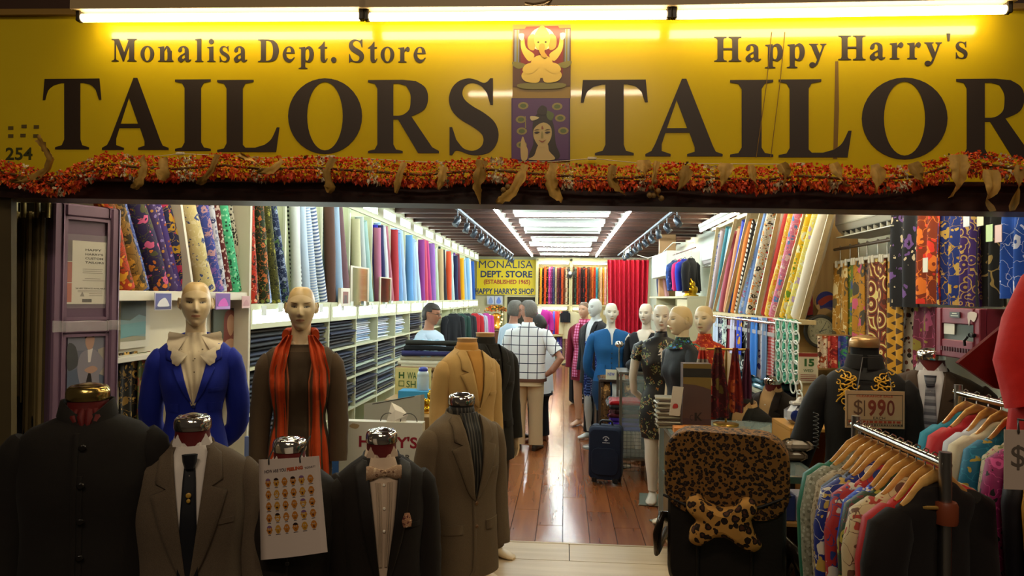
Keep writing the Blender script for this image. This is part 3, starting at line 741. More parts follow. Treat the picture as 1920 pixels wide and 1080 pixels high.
def art1(b):
 F=lambda pts,mi,k,sm=True:flat(b,pts,mi,yq-k*.0004,sm)
 F([(-54,-128),(54,-128),(54,-18),(-54,-18)],1,0,False)
 F([(-40,-116),(-30,-132),(30,-132),(40,-116),(40,-40),(-40,-40)],2,1,False)
 for s in(-1,1):
  g=(lambda p:p)if s>0 else mir
  F(g([(43,-126),(52,-126),(52,-60),(43,-60)]),5,1,False);F(g([(45,-126),(48,-126),(48,-60),(45,-60)]),6,2,False)
  F(g([(30,-60),(54,-66),(54,-58),(42,-52)]),6,3)
  F(g([(14,-78),(30,-92),(34,-110),(40,-108),(38,-86),(24,-66)]),3,3)
  F(g([(10,-64),(30,-60),(36,-48),(22,-42),(8,-52)]),3,10.5+.5*s)
  F(g([(14,-116),(26,-112),(26,-92),(14,-88)]),4,2.5)
  F(g([(4,-44),(26,-52),(38,-40),(30,-28),(6,-26)]),3,8.5+.5*s)
  F(g([(34,-118),(44,-118),(42,-108),(36,-106)]),7,5)
 F(oval(0,-108,24,22,20),7,2,False)
 F([(-18,-70),(-20,-52),(-10,-36),(10,-36),(20,-52),(18,-70),(0,-78)],3,5)
 F([(-15,-112),(-12,-94),(0,-84),(12,-94),(15,-112),(8,-124),(-8,-124)],3,6)
 F([(-12,-118),(0,-134),(12,-118),(0,-114)],4,7)
 F([(-4,-98),(-5,-84),(4,-72),(10,-76),(5,-84),(5,-98)],4,12)
 for s in(-1,1):F(oval(7*s,-102,2,1.6,8),8,9,False)
 F([(-40,-24),(40,-24),(34,-14),(-34,-14)],6,5)
m1=[M(c,.3)for c in('#9a7a2c','#5c3a1e','#7c2418','#e0bc4c','#c59a34','#6f7884','#7c7430','#f2e6b8','#1c140e')]
poster('poster','upper poster on the sign, gold seated deity on dark red',961,1070,46,184,art1,m1)
def art2(b):
 F=lambda pts,mi,k,sm=True:flat(b,pts,mi,yq-k*.0004,sm)
 F([(-54,6),(52,6),(52,120),(-54,120)],1,0,False)
 for(cx,cy_)in((-34,18),(30,20),(-38,44),(36,42),(-36,66),(42,66),(-36,92)):
  F(oval(cx,cy_,10,7,12),5,1,False);F(oval(cx,cy_,6,4,10),6,2,False)
 F([(-16,60),(-12,40),(0,28),(14,34),(24,56),(28,90),(34,118),(-20,118),(-14,90)],3,2)
 F([(-12,60),(-14,76),(-6,92),(2,98),(12,92),(20,76),(18,58),(4,50)],2,4)
 F([(-4,92),(-12,112),(-22,120),(26,120),(16,104),(12,90)],2,3)
 F([(-36,120),(-38,92),(-34,76),(-28,92),(-24,104),(-26,120)],2,5)
 F([(-8,30),(0,18),(10,22),(10,34),(0,36)],3,5);F([(-20,38),(-4,40),(-8,44),(-18,46)],7,6)
 F([(10,28),(24,34),(20,46),(12,42)],6,4)
 for s in(-8,12):F([(s-5,69),(s,67),(s+6,68),(s,71)],3,7);F([(s-5,65),(s,63),(s+6,63.5),(s,64.5)],3,7)
 F([(-4,83),(3,85),(10,82),(3,88)],8,7);F([(2,66),(5,78),(0,79)],5,6);F([(2,56),(5,62),(1,62)],8,7)
 F([(-30,60),(-31,38),(-29,38),(-28,60)],5,4,False)
m2=[M(c,.3)for c in('#4a2c58','#5b3868','#c8b070','#2e2418','#000000','#9a8c4c','#5c6a34','#d8c890','#96502c')]
poster('poster','lower purple poster on the sign, a long-haired deity with hand raised',959,1069,184,302,art2,m2)
for i,(x0,y0,x1,y1,lab)in enumerate(((155,34,673,31,'left fluorescent batten above Monalisa Dept. Store lettering'),(694,32,1249,28,'middle fluorescent batten above the two posters'),(1270,28,1884,18,"right fluorescent batten above Happy Harry's lettering"))):
 a,c=P(x0,y0,2.70),P(x1,y1,2.70);t=thing('batten_light',lab,'lamp',(a+c)/2)
 d=(c-a).normalized();b=B();b.tube([a,c],.0165,14);child(b.build('tube',EMIT('#ffe8b8',TUBE_OUT)),t)
 b=B();up=Vector((0,.0,.045));A,C_=a-d*.035+up,c+d*.035+up
 vs=[q+Vector((0,yv,zv))for q in(A,C_)for yv,zv in((-.03,-.018),(-.03,.03),(.05,.03),(.05,-.018))]
 b.add(vs,[(0,1,2,3),(7,6,5,4),(0,4,5,1),(1,5,6,2),(2,6,7,3),(3,7,4,0)]);child(b.build('housing',M('#a8916a',.5)),t)
 for q,sd in((a,-1),(c,1)):
  b=B();b.box(tuple(q+d*sd*.012+Vector((0,0,.008))),(.022,.03,.05),bev=.004);child(b.build('lamp_holder',M('#3a3324',.4)),t)
tag(B().tube([P(985,6,2.66),P(1000,8,2.64),P(1020,5,2.64),P(1030,1,2.66),P(1040,-8,2.68)],.005,8).build('hook',M('#6a5436',.5,.6)),'bent metal hook hanging above the middle batten light','hook')
gp=[(-60,318),(0,322),(50,332),(95,346),(130,340),(165,320),(205,308),(260,314),(330,317),(420,310),(500,318),(580,314),(640,318),(700,322),(790,328),(860,322),(920,318),(1000,326),(1090,332),(1180,334),(1260,326),(1340,334),(1430,338),(1500,330),(1560,334),(1640,338),(1720,330),(1770,314),(1830,306),(1900,316),(1990,322)]
GY=2.655
gw=[P(x,y,GY)for x,y in gp]
GA=thing('garland','orange flower garland with dried leaves strung along the sign bottom','garland',P(960,325,GY))
child(B().tube(gw,.006,6).build('cord',M('#6b4a1c',.8)),GA)
b=B();r=random.Random(5)
for i in range(len(gw)-1):
 L=(gw[i+1]-gw[i]).length
 for k in range(int(L*2700)):
  t=r.random();c=gw[i].lerp(gw[i+1],t);a=r.random()*2*PI;rad=.010+.034*r.random()**.6
  nrm=Vector((r.gauss(0,.45),math.cos(a),math.sin(a))).normalized();c=c+Vector((0,math.cos(a),math.sin(a)))*rad
  sd=nrm.cross(Vector((r.gauss(0,1),r.gauss(0,1),r.gauss(0,1)))).normalized();ln=.010+.009*r.random();wd=.0045+.004*r.random()
  tip=c+nrm*ln+Vector((0,0,-.004));s2=nrm.cross(sd)*.002
  g=(i+t)*1.9;white=math.sin(g*2.1)>.86
  mi=3 if white and r.random()<.7 else(4 if r.random()<.05 else r.choice((0,0,1,2)))
  b.add([c,c+nrm*ln*.55+sd*wd+s2,tip,c+nrm*ln*.55-sd*wd+s2],[(0,1,2,3)],mi)
child(stuff(b.build('petals',[M(c,.6)for c in('#e8501a','#f0801e','#c93a14','#d8cca8','#4a4a24')])),GA)
lf=M('#c49a48',.7,vary=.4,vs=40);lf2=M('#a07a30',.75,vary=.4,vs=40)
def leaf(pts,wd,m,tw=0):
 q=[P(x,y,GY-.05-.012*math.sin(i*1.3))for i,(x,y)in enumerate(pts)];b=B();n=len(q);L,R_=[],[]
 fine=[]
 for i in range(n-1):
  for k in range(4):fine.append(q[i].lerp(q[i+1],k/4))
 fine.append(q[-1]);rr=random.Random(int(pts[0][0]));rows=[]
 for i,p in enumerate(fine):
  t=i/(len(fine)-1);wv=wd*(.35+.65*math.sin(PI*min(1,.18+.8*t))**.7)*(1-.75*t**5)*(.7+.6*rr.random())
  d=(fine[min(i+1,len(fine)-1)]-fine[max(i-1,0)]).normalized();s_=d.cross(Vector((0,1,0))).normalized();fold=Vector((0,.018*math.sin(t*5+tw),0))
  s_=(s_*math.cos(tw+t*1.1)+Vector((0,1,0))*math.sin(tw+t*1.1))
  rows.append([p-s_*wv+fold,p-s_*wv*.5-fold*.5,p,p+s_*wv*.5+fold*.4,p+s_*wv-fold])
 b.loft(rows,0,False,False,True,False)
 child(b.build('dried_leaf',m),GA)
for i,(pts,wd)in enumerate([([(70,258),(82,275),(95,298),(88,318),(70,330),(40,338),(22,342)],.022),([(265,295),(272,312),(262,340),(250,354)],.02),([(305,296),(308,318),(302,338)],.028),([(408,290),(398,318),(380,338),(372,346)],.016),([(448,290),(465,298),(480,306)],.02),([(530,300),(512,318),(482,324)],.018),([(625,296),(612,322),(618,350),(616,362)],.022),([(758,304),(750,325),(745,345),(742,362)],.016),([(832,312),(828,335),(822,356)],.02),([(904,300),(900,325),(894,350),(898,370),(900,384)],.028),([(985,308),(975,335),(960,360),(938,376),(930,380)],.024),([(1040,306),(1032,330),(1036,355),(1050,374),(1052,380)],.022),([(1150,310),(1145,335),(1158,355),(1174,366)],.02),([(1206,300),(1208,318),(1210,332)],.034),([(1232,302),(1228,325),(1222,350),(1238,372)],.014),([(1286,310),(1284,335),(1270,358)],.022),([(1362,306),(1360,325),(1352,350)],.026),([(1408,310),(1412,330),(1420,352)],.016),([(1465,306),(1475,325),(1468,350)],.024),([(1562,306),(1572,325),(1584,345),(1592,350)],.028),([(1640,308),(1648,330),(1642,362)],.018),([(1712,305),(1722,325),(1730,345)],.022),([(1796,290),(1800,318),(1796,350),(1782,370)],.03),([(1858,318),(1862,350),(1850,375),(1862,396)],.034),([(1912,310),(1910,350),(1898,395)],.026)]):
 leaf(pts,wd,lf if i%3 else lf2,(i%5-2)*.25)
b=B()
for px,py in((1228,340),(1222,352),(1234,358),(1226,366),(1240,372),(1218,366),(948,338),(952,350),(944,356)):b.ell(tuple(P(px,py,GY-.05)),(.011,)*3,8,6)
child(b.build('dried_berries',M('#8a6a34',.6)),GA)
b=B();cl=[(338,288),(620,294),(1110,297),(1500,308)]
pts=[P(x,y,YF-.03)for x,y in((270,296),(338,288),(500,296),(620,294),(800,304),(960,304),(1040,303),(1110,297),(1200,306),(1500,308))]
b.tube(pts,.0015,5);child(b.build('string',M('#d8ccb0',.6)),GA)
for x,y in cl:child(B().box(tuple(P(x,y,YF-.03)),(.036,.012,.012),bev=.002).build('string_clip',M('#d9cfae',.4)),GA)
ol=M('#86754a',.55,.1,vary=.25,vs=5);ol2=M('#2c2513',.6)
d1=struct(slabbox('door_1',P(22,500,3.02).x,P(100,500,3.02).x,3.05,3.09,0,2.2,ol2))
for i,(px,wpx)in enumerate(((26,12),(42,5),(52,13),(68,5),(77,12),(91,6))):
 p=P(px+wpx/2,500,2.98);b=B().box((p.x,2.98+.02*(i%2),1.08),(wpx/SC(2.98)*.92,.05,2.14),bev=.008);b.build('slat',ol,d1)
for px in(44,70,90):
 p=P(px,388,2.95);B().tube([p+Vector((0,0,-.05)),p+Vector((0,0,.05))],.012,8).build('hinge',M('#7a6c42',.4,.6),d1)
class Pl:
 """upright plane through two points, u along it, v up, d out of it towards the street"""
 def __init__(s,a,c,z0=0):
  s.o=Vector((a.x,a.y,z0));d=Vector((c.x-a.x,c.y-a.y,0));s.w=d.length;s.u=d.normalized();s.n=Vector((s.u.y,-s.u.x,0));s.ang=math.atan2(s.u.y,s.u.x)
 def pt(s,u,v,d=0):return s.o+s.u*u+Vector((0,0,v))+s.n*d
 def box(s,b,u0,u1,v0,v1,d0,d1,mi=0,bev=0):
  mx=Matrix.Translation(s.o)@rotz(s.ang);return b.box(((u0+u1)/2,-(d0+d1)/2,(v0+v1)/2),(u1-u0,abs(d1-d0),v1-v0),mi,mx,bev)
 def hit(s,px,py):
  """the (u, v) where the ray of a pixel meets the plane"""
  d=CM.to_3x3()@Vector(((px-960)/FPX,-(py-540)/FPX,-1));t=(s.o-EYE).dot(s.n)/d.dot(s.n);q=EYE+d*t-s.o
  return q.dot(s.u),q.z
 def poly(s,b,pts,d,mi=0,th=.0):
  b.poly(pts,s.pt(0,0,d),s.u,(0,0,1),th,mi);return b
pl=Pl(P(100,380,2.96),P(226,393,3.22));zt=P(100,378,2.96).z
pur=M('#73596f',.5,vary=.12,vs=4);pur2=M('#644d62',.5,vary=.1,vs=4)
d2=bpy.data.objects.new('door_2',None);COL.objects.link(d2);struct(d2);d2.location=pl.pt(0,0)
vr=pl.hit(160,612)[1]
b=B();pl.box(b,0,pl.w,0,zt,-.05,-.012);child(b.build('panel',pur2),d2)
for nm,(u0,u1,v0,v1)in(('stile',(0,.05,0,zt)),('stile',(pl.w-.045,pl.w,0,zt)),('rail',(.05,pl.w-.045,zt-.06,zt)),('rail',(.05,pl.w-.045,vr-.035,vr+.03)),('rail',(.05,pl.w-.045,0,.2))):
 b=B();pl.box(b,u0,u1,v0,v1,-.05,.012,bev=.008);child(b.build(nm,pur),d2)
b=B()
for(u0,u1,v0,v1)in((.05,pl.w-.045,vr+.03,zt-.06),(.05,pl.w-.045,.2,vr-.035)):
 for k in((u0,u0+.014,v0,v1),(u1-.014,u1,v0,v1),(u0,u1,v0,v0+.014),(u0,u1,v1-.014,v1)):pl.box(b,*k,-.012,.002)
child(b.build('panel_moulding',pur),d2)
u0,v1=pl.hit(118,449);u1,v0=pl.hit(201,570)
t=thing('leaflet',"white HARRY'S CUSTOM TAILORS leaflet in a plastic sleeve on the purple door",'leaflet',pl.pt(u0,v0))
b=B();pl.box(b,u0,u1,v0,v1,-.011,-.007);child(b.build('sheet',M('#cdc6b8',.35)),t)
b=B();W_=u1-u0;H_=v1-v0
for i,(a0,a1,c)in enumerate(((.0,.33,1),(.34,.66,2),(.67,.97,3))):pl.poly(b,[(u0+.005,v1-H_*a1),(u0+W_*.22,v1-H_*a1),(u0+W_*.22,v1-H_*a0),(u0+.005,v1-H_*a0)],-.0065,c)
for i,(tx,uu,vv,ww,hh)in enumerate((('HAPPY',.5,.12,.36,.035),("HARRY'S",.5,.19,.4,.035),('CUSTOM',.5,.255,.4,.035),('TAILORS',.5,.32,.42,.035),('24 HRS SERVICE AVAILABLE',.3,.74,.66,.024))):
 s_,_=sans(tx,W_*ww,H_*hh,.03);put(b,s_,pl.pt(u0+W_*uu,v1-H_*(vv+hh),-.0064),pl.u,(0,0,1),4)
for vv,a0,a1 in((.45,.45,.9),(.48,.45,.88),(.51,.45,.9),(.6,.5,.85),(.63,.45,.95),(.79,.35,.9),(.81,.35,.9),(.84,.6,.9),(.87,.6,.9)):pl.poly(b,[(u0+W_*a0,v1-H_*vv),(u0+W_*a1,v1-H_*vv),(u0+W_*a1,v1-H_*(vv-.008)),(u0+W_*a0,v1-H_*(vv-.008))],-.0064,5)
pl.poly(b,[(u0+W_*.45,v0+.008),(u0+W_*.66,v0+.008),(u0+W_*.66,v0+.024),(u0+W_*.45,v0+.024)],-.0064,4);pl.poly(b,[(u0+W_*.4,v1-H_*.88),(u0+W_*.5,v1-H_*.88),(u0+W_*.45,v1-H_*.8)],-.0064,5)
child(b.build('print',[M(c,.4)for c in('#d8d2c4','#5a4a48','#9a4a3c','#a4503a','#4c463e','#8c857c')]),t)
b=B();cr=random.Random(3)
n,m_=9,12
rows=[[pl.pt(u0-.02+(W_+.04)*i/n,v0-.02+(H_+.05)*j/m_,-.003+.004*cr.random())for i in range(n+1)]for j in range(m_+1)]
b.loft(rows,0,False,False,False,False);child(b.build('plastic_sleeve',GLASS('#ffffff',.10,.08)),t)
rows=[[pl.pt(.0+pl.w*i/14,vr-.025+.05*j/2+.006*cr.random(),.016+.006*cr.random())for i in range(15)]for j in range(3)]
tag(B().loft(rows,0,False,False,False,False).build('clear_tape',GLASS('#ffffff',.25,.1)),'shiny strip of clear tape across the purple door middle rail','tape')
u0,v1=pl.hit(129,622);u1,v0=pl.hit(197,735)
t=thing('fashion_photo','photo print of a man in a grey suit on the purple door','photo',pl.pt(u0,v0));W_=u1-u0;H_=v1-v0
b=B();pl.box(b,u0,u1,v0,v1,-.011,-.008);child(b.build('sheet',M('#6d6f80',.3)),t)
b=B();Q=lambda pts,mi,k=0,sm=True:pl.poly(b,[(u0+W_*x,v1-H_*y)for x,y in(sm_path([p+(1,)for p in pts],4)if sm else pts)],-.0075+k*.0003,mi)
Q([(0,0),(1,0),(1,.32),(0,.30)][::-1],1,0,False);Q([(0,.2),(.2,.24),(.28,.5),(.14,.6),(0,.58)],2,1);Q([(.8,.3),(1,.26),(1,.75),(.84,.7)][::-1],3,1,False);Q([(0,.62),(.4,.58),(1,.74),(1,1),(0,1)][::-1],4,1,False)
Q([(.42,.32),(.3,.42),(.26,.62),(.34,.86),(.4,1.0),(.86,1.0),(.84,.72),(1.0,.56),(.9,.42),(.7,.3)][::-1],5,2);Q([(.52,.3),(.66,.28),(.6,.5),(.54,.5)][::-1],6,3,False);Q([(.48,.86),(.58,.64),(.66,.86),(.62,1),(.5,1)][::-1],7,3);Q([(.44,.62),(.66,.56),(.8,.62),(.62,.68)][::-1],8,4)
Q([(.48,.08),(.46,.2),(.54,.3),(.66,.26),(.7,.1),(.6,.02)][::-1],8,3);Q([(.44,.12),(.46,.02),(.58,-.0),(.7,.04),(.68,.1),(.54,.08)][::-1],7,4)
child(b.build('print',[M(c,.35)for c in('#6d6f80','#7c7d8c','#4a4c50','#a39a90','#5a6478','#8b8794','#d8d2d0','#2a2628','#b39080')]),t)
# left wall shelving
XF=-2.30;Y0=PXp(463,560,XF).y;BW=.87
pg=M('#d3d6b4',.55);pg2=M('#c4c9a4',.6)
DIFF=EMIT('#e4f3e8',BOX_IN,'lit_diffuser')
def setmat(o,m):o.material_slots[0].link='OBJECT';o.material_slots[0].material=m
def shelf_bay(k):
 t=thing('shelf_unit','','shelf',(XF,Y0+BW*k,0))
 bx=lambda nm,x0,x1,y0,y1,z0,z1,m,par=t,bev=0:B().box(((x0+x1)/2,(y0+y1)/2,(z0+z1)/2),(x1-x0,y1-y0,z1-z0),bev=bev).build(nm,m,par)
 bx('back_panel',-.43,-.41,0,BW,0,2.92,pg2);bx('divider',-.42,.0,-.012,.012,0,1.685,pg);bx('divider',-.42,-.10,-.012,.012,1.705,2.75,pg);bx('front_post',-.105,-.085,-.016,.016,1.705,2.75,M('#e2e4cc',.5))
 for z in(.2,.56,.90,1.235):bx('shelf_board',-.41,.0,.014,BW-.014,z-.022,z,pg)
 bx('shelf_board',-.42,.01,.0,BW,1.685,1.705,pg)
 v=bx('valance',-.42,.02,.0,BW,2.93,2.95,pg)
 for q in((-.0,.02,0,BW,2.86,2.93),(0,.02,0,BW,2.70,2.76),(0,.02,0,.14,2.76,2.86),(0,.02,BW-.14,BW,2.76,2.86)):bx('valance_frame',*q,pg,v)
 bx('light_diffuser',.002,.008,.14,BW-.14,2.76,2.86,DIFF,v)
 l=bx('light_box',-.2,.0,.012,BW-.012,1.54,1.56,pg)
 for q in((0,.014,.012,BW-.012,1.66,1.70),(0,.014,.012,BW-.012,1.52,1.56),(0,.014,.012,.07,1.56,1.66),(0,.014,BW-.07,BW-.012,1.56,1.66)):bx('box_frame',*q,pg,l)
 bx('light_diffuser',.002,.007,.07,BW-.07,1.56,1.66,DIFF,l)
 return t
NB=15
proto=shelf_bay(0)
for k in range(NB):
 o=proto if k==0 else copy_tree(proto,(XF,Y0+BW*k,0))
 tag(o,f'pale green lit shelf bay on the left wall, {ORD[k]} bay from the white post','shelf','lit shelf bays on the left wall')
def roll_mesh(b,L,r,n=14,seed=0):
 rr=random.Random(seed);ph=rr.random()*6;rings=[]
 for z in(0,L*.25,L*.5,L*.75,L):
  w_=1+.05*rr.gauss(0,1)
  rings.append([(r*w_*(1+.16*(k/n))*math.cos(2*PI*k/n+ph),r*w_*(1+.16*(k/n))*math.sin(2*PI*k/n+ph),z)for k in range(n)])
 b.loft(rings,0,True,True,True);return b
def roll(a,c,r,mat,label,group,cat='cloth roll',name='cloth_roll'):
 a,c=Vector(a),Vector(c);d=c-a;q=d.to_track_quat('Z','Y')
 o=roll_mesh(B(),d.length,r,14,int(a.y*971+a.x*77)%997).build(name,mat)
 o.matrix_world=Matrix.Translation(a)@q.to_matrix().to_4x4()
 return tag(o,label,cat,group)
FL=lambda*c,s=14:PAT('floral',c,s)
SP=lambda a,c,s=16,w_=.5,ax=2:PAT('stripe',(a,c),s,axis=ax)
cl=lambda c:CLOTH(c,.08,.7,.2,.1)
names={}
bays={0:[('red floral',FL('#b8321e','#e0b090','#3a2018',s=20)),('black and red floral',FL('#241c20','#8a5a48','#b89a6a',s=18)),('dark green leafy',FL('#22301e','#7a8a48','#b86a3a',s=18)),('pale blue floral',FL('#a9bede','#d8e2f0','#5b78b8',s=22)),('olive leafy',FL('#4a4a1e','#9a963c','#22240e',s=20)),('blue floral',FL('#7fa0d0','#d0dcf0','#33508e',s=22)),('navy and green floral',FL('#1e2a4a','#5a7a4a','#8a9ab8',s=18))],1:[('off-white plain',cl('#d9e0dc')),('black and white striped',SP('#dfe4e4','#2a2e36',26)),('pale blue plain',cl('#b9cde0')),('grey-blue plain',cl('#a3b8d0')),('white and blue striped',SP('#e2e9ee','#9ab4d4',40)),('mint plain',cl('#c3d8c6')),('white and navy striped',SP('#e6ecf0','#5a6e94',30))],2:[('brown plain',cl('#5e4238')),('pale blue checked',PAT('check',('#b5cbe0','#8aa6cc'),22,wid=.3)),('sky blue plain',cl('#a9c6e2')),('white and blue lined',SP('#dfe9f2','#7f9cc8',44)),('mauve plain',cl('#7a5a60')),('silvery blue plain',cl('#bccfd8'))],3:[('cream plain',cl('#d8d6ae')),('plum plain',cl('#4e2c34')),('pale grey plain',cl('#c3d0cf')),('black plain',cl('#22222a')),('aqua plain',cl('#a6ccc8')),('ivory plain',cl('#dfe2d2'))],4:[('pink plain',cl('#c27a9a')),('royal blue plain',cl('#2e2fb4')),('navy plain',cl('#2a2c5e')),('light blue plain',cl('#9cc0e6')),('white plain',cl('#e0eaf0')),('wine plain',cl('#8a4654')),('rose plain',cl('#b06a7a'))],5:[('red plain',cl('#b83a44')),('powder blue plain',cl('#9fc3ea')),('sky plain',cl('#7fb0e6')),('blue floral',FL('#6f9ede','#3456a8','#c8daf2',s=26)),('pale blue plain',cl('#b6d2ee')),('slate plain',cl('#64708a'))],6:[('azure plain',cl('#6aa6e4')),('light azure plain',cl('#8fc0f0')),('baby blue plain',cl('#a8cdf4')),('cobalt plain',cl('#2c5fc0')),('ice blue plain',cl('#c8e2f4'))],7:[('violet plain',cl('#8a3a8e')),('pink plain',cl('#d0587e')),('rose plain',cl('#c84a66')),('dusty pink plain',cl('#b87a8e')),('magenta plain',cl('#b83a7a'))],8:[('lilac plain',cl('#9a6ac0')),('purple plain',cl('#6a3aa0')),('pale green plain',cl('#bcd6b8')),('crimson plain',cl('#a82e4a'))],9:[('sand plain',cl('#c8b48a')),('black plain',cl('#1e2028')),('charcoal plain',cl('#32343c')),('coral plain',cl('#d8584a'))],10:[('orange-red plain',cl('#e05a34')),('blue plain',cl('#3c62c8')),('pale aqua plain',cl('#c2e2de')),('white plain',cl('#e4eef0'))],11:[('navy plain',cl('#23284e')),('purple plain',cl('#5c3a86')),('maroon plain',cl('#6a2430')),('amber plain',cl('#e8a828'))],12:[('golden yellow plain',cl('#f0b41e')),('orange plain',cl('#e88a24')),('pale blue plain',cl('#a4cef0'))],13:[('sky blue plain',cl('#86bcec')),('light blue plain',cl('#b4daf6')),('white plain',cl('#e2ecee'))],14:[('deep blue plain',cl('#2a5cb4')),('teal plain',cl('#2a7a8a'))]}
for k,L in bays.items():
 yb=Y0+BW*k;n=len(L)
 for i,(nm,m)in enumerate(L):
  r=min(.056,.34*BW/n);b0=yb+.07+(BW-.14)*(i+.85)/n;top=max(b0-.46,yb+.02+r+.40/n*i)
  zt=2.62+.10*rnd.random()
  roll((XF-.0-r-r*.8*(i%2),b0,1.712),(XF-.0-r-r*1.2*(i%2),top,zt),r,m,f'{nm} cloth roll, {ORD[i]} in the {ORD[k]} lit bay from the white post',f'cloth rolls in lit left bay {ORD[k]}')
XN=XF
nb=thing('display_shelf','cream display shelf with a slanted white divider left of the lit bays','shelf',(XN,3.6,0))
ya=3.30;ye=Y0-.02
wht=M('#d9d4c4',.5)
def nbx(nm,x0,x1,y0,y1,z0,z1,m):child(B().box(((x0+x1)/2,(y0+y1)/2,(z0+z1)/2),(x1-x0,y1-y0,z1-z0),bev=.003).build(nm,m),nb)
nbx('back_panel',XN-.34,XN-.32,ya,ye,.0,2.95,M('#b3aa92',.8));nbx('shelf_board',XN-.32,XN+.02,ya,ye,1.735,1.79,wht);nbx('post',XN-.34,XN+.03,ye-.01,ye+.025,0,2.95,wht)
nbx('picture_panel',XN-.12,XN-.1,ya,ye,1.30,1.735,M('#cfc7b2',.7));nbx('picture_ledge',XN-.1,XN+.0,ya,ye-.42,1.41,1.44,wht)
a,c=PXp(335,378,XN),PXp(359,530,XN)
child(B().add([a+Vector((dx,dy,0))for dx in(-.3,.015)for dy in(-.012,.012)]+[Vector((c.x+dx,c.y+dy,1.79))for dx in(-.3,.015)for dy in(-.012,.012)],[(0,2,3,1),(4,5,7,6),(0,1,5,4),(2,6,7,3),(0,4,6,2),(1,3,7,5)]).build('slanted_divider',wht),nb)
near=[(232,560,193,'rust and gold floral',FL('#a83a1e','#d89a2c','#5a3a18',s=14)),(255,560,208,'bronze leafy',FL('#7a5a26','#b8862e','#2e2412',s=13)),(268,560,222,'blue and yellow floral',FL('#3c4a8e','#b8a03e','#7a8cc8',s=14)),(298,560,248,'navy floral with orange and pink blooms',FL('#2a2048','#c8702a','#c85a86','#4a4a2e',s=13)),(318,560,272,'purple gold-speckled',PAT('small',('#3c2c5e','#b8863a','#7a6aa8'),38,wid=.35)),(330,560,288,'violet small-flowered',PAT('small',('#4a3a84','#b0a0d0','#a85a3a'),42,wid=.34)),(343,560,300,'indigo and magenta floral',FL('#23264e','#b8305e','#b8902e',s=14)),(352,560,315,'crimson dotted',PAT('small',('#7a1e30','#d0a0a0','#3a2040'),44,wid=.3))]
near2=[(383,545,345,'cream roll with blue blossoms',FL('#c9bd8a','#3c4a7e','#d8d0ac',s=17)),(404,548,371,'blue and violet floral',FL('#3a4aa0','#7a5ab0','#b890a0',s=14)),(415,548,388,'white and navy floral',FL('#c8ccd8','#3a4470','#8a90ac',s=16)),(426,548,400,'maroon and white leafy',PAT('small',('#5a2024','#c8b8b0'),40,wid=.42)),(440,549,412,'mint and black floral',PAT('small',('#4ab88a','#1e4a38','#9ae0c0'),46,wid=.4)),(451,549,424,'black and white sprigged',PAT('small',('#b8b0a0','#2a2624'),50,wid=.45))]
for grp,nmz in((near,'first near-left compartment'),(near2,'compartment right of the slanted divider')):
 for i,(px,py,pt,nm,m)in enumerate(grp):
  dx=-.075-.015*(i%2);a=PXp(px,py,XN+dx);a.z=1.80;c=PXp(pt,376,XN+dx)
  rr=[.05,.06,.035,.062,.045,.042,.055,.045][i]if grp is near else[.062,.055,.036,.036,.045,.036][i]
  c=a+(c-a)*1.25;c.z=min(c.z,2.9)
  roll(a,c,rr*.9,m,f'{nm} cloth roll, {ORD[i]} in the {nmz}','big printed rolls at the near left')
def pic(name,label,cat,px0,py0,px1,py1,X,frame,art,mats,th=.012,skew=0):
 """flat picture on a plane X=const, pixels give its corners"""
 a=PXp(px0,(py0+py1)/2,X);c=PXp(px1,(py0+py1)/2,X);zt=PXp((px0+px1)/2,py0,X).z;zb=PXp((px0+px1)/2,py1,X).z
 p=Pl(a,c,zb)if X<0 else Pl(a,c,zb);H_=zt-zb;t=thing(name,label,cat,p.pt(0,0));b=B();p.box(b,0,p.w,0,H_,0,th);child(b.build('frame' if frame else 'sheet',mats[0]),t)
 b=B()
 def Q(pts,mi,k=0,sm=False):p.poly(b,[(p.w*x,H_*(1-y))for x,y in(sm_path([q+(1,)for q in pts],4)if sm else pts)],th+.0008+k*.0004,mi)
 art(Q);
 if b.v:child(b.build('picture',mats),t)
 return t
def art_land(Q):
 Q([(.0,.0),(.85,0),(.85,.85),(0,.85)],1);Q([(0,0),(.85,0),(.85,.35),(.6,.3),(.3,.42),(0,.4)],2,1);Q([(0,.5),(.85,.45),(.85,.72),(0,.78)],3,1);Q([(0,.78),(.4,.74),(.85,.78),(.85,.85),(0,.85)],4,1)
pic('landscape_picture','white framed lake landscape picture behind the blue-jacketed mannequin','picture',222,563,277,652,XN-.095,True,art_land,[M(c,.5)for c in('#cbc5b4','#6f8a88','#3e4a3c','#5a8a8c','#8a8468')])
def art_dev(Q):
 Q([(.02,.02),(.98,.02),(.98,.98),(.02,.98)],1);Q([(.3,.1),(.42,.02),(.6,.04),(.7,.14),(.72,.4),(.9,.6),(.95,.98),(.1,.98),(.12,.6),(.28,.4)],2,1,True);Q([(.4,.12),(.5,.07),(.6,.12),(.6,.24),(.5,.32),(.4,.24)],3,2,True);Q([(.3,.4),(.7,.4),(.78,.8),(.22,.8)],3,2,True);Q([(.78,.35),(.9,.3),(.92,.42),(.8,.46)],3,2,True)
pic('deity_picture','dark picture of a red-robed deity on the wall right of the blue-jacketed mannequin','picture',396,578,458,740,XN-.095,False,art_dev,[M(c,.5)for c in('#3c4238','#4a5244','#6e2e28','#a8806a')])
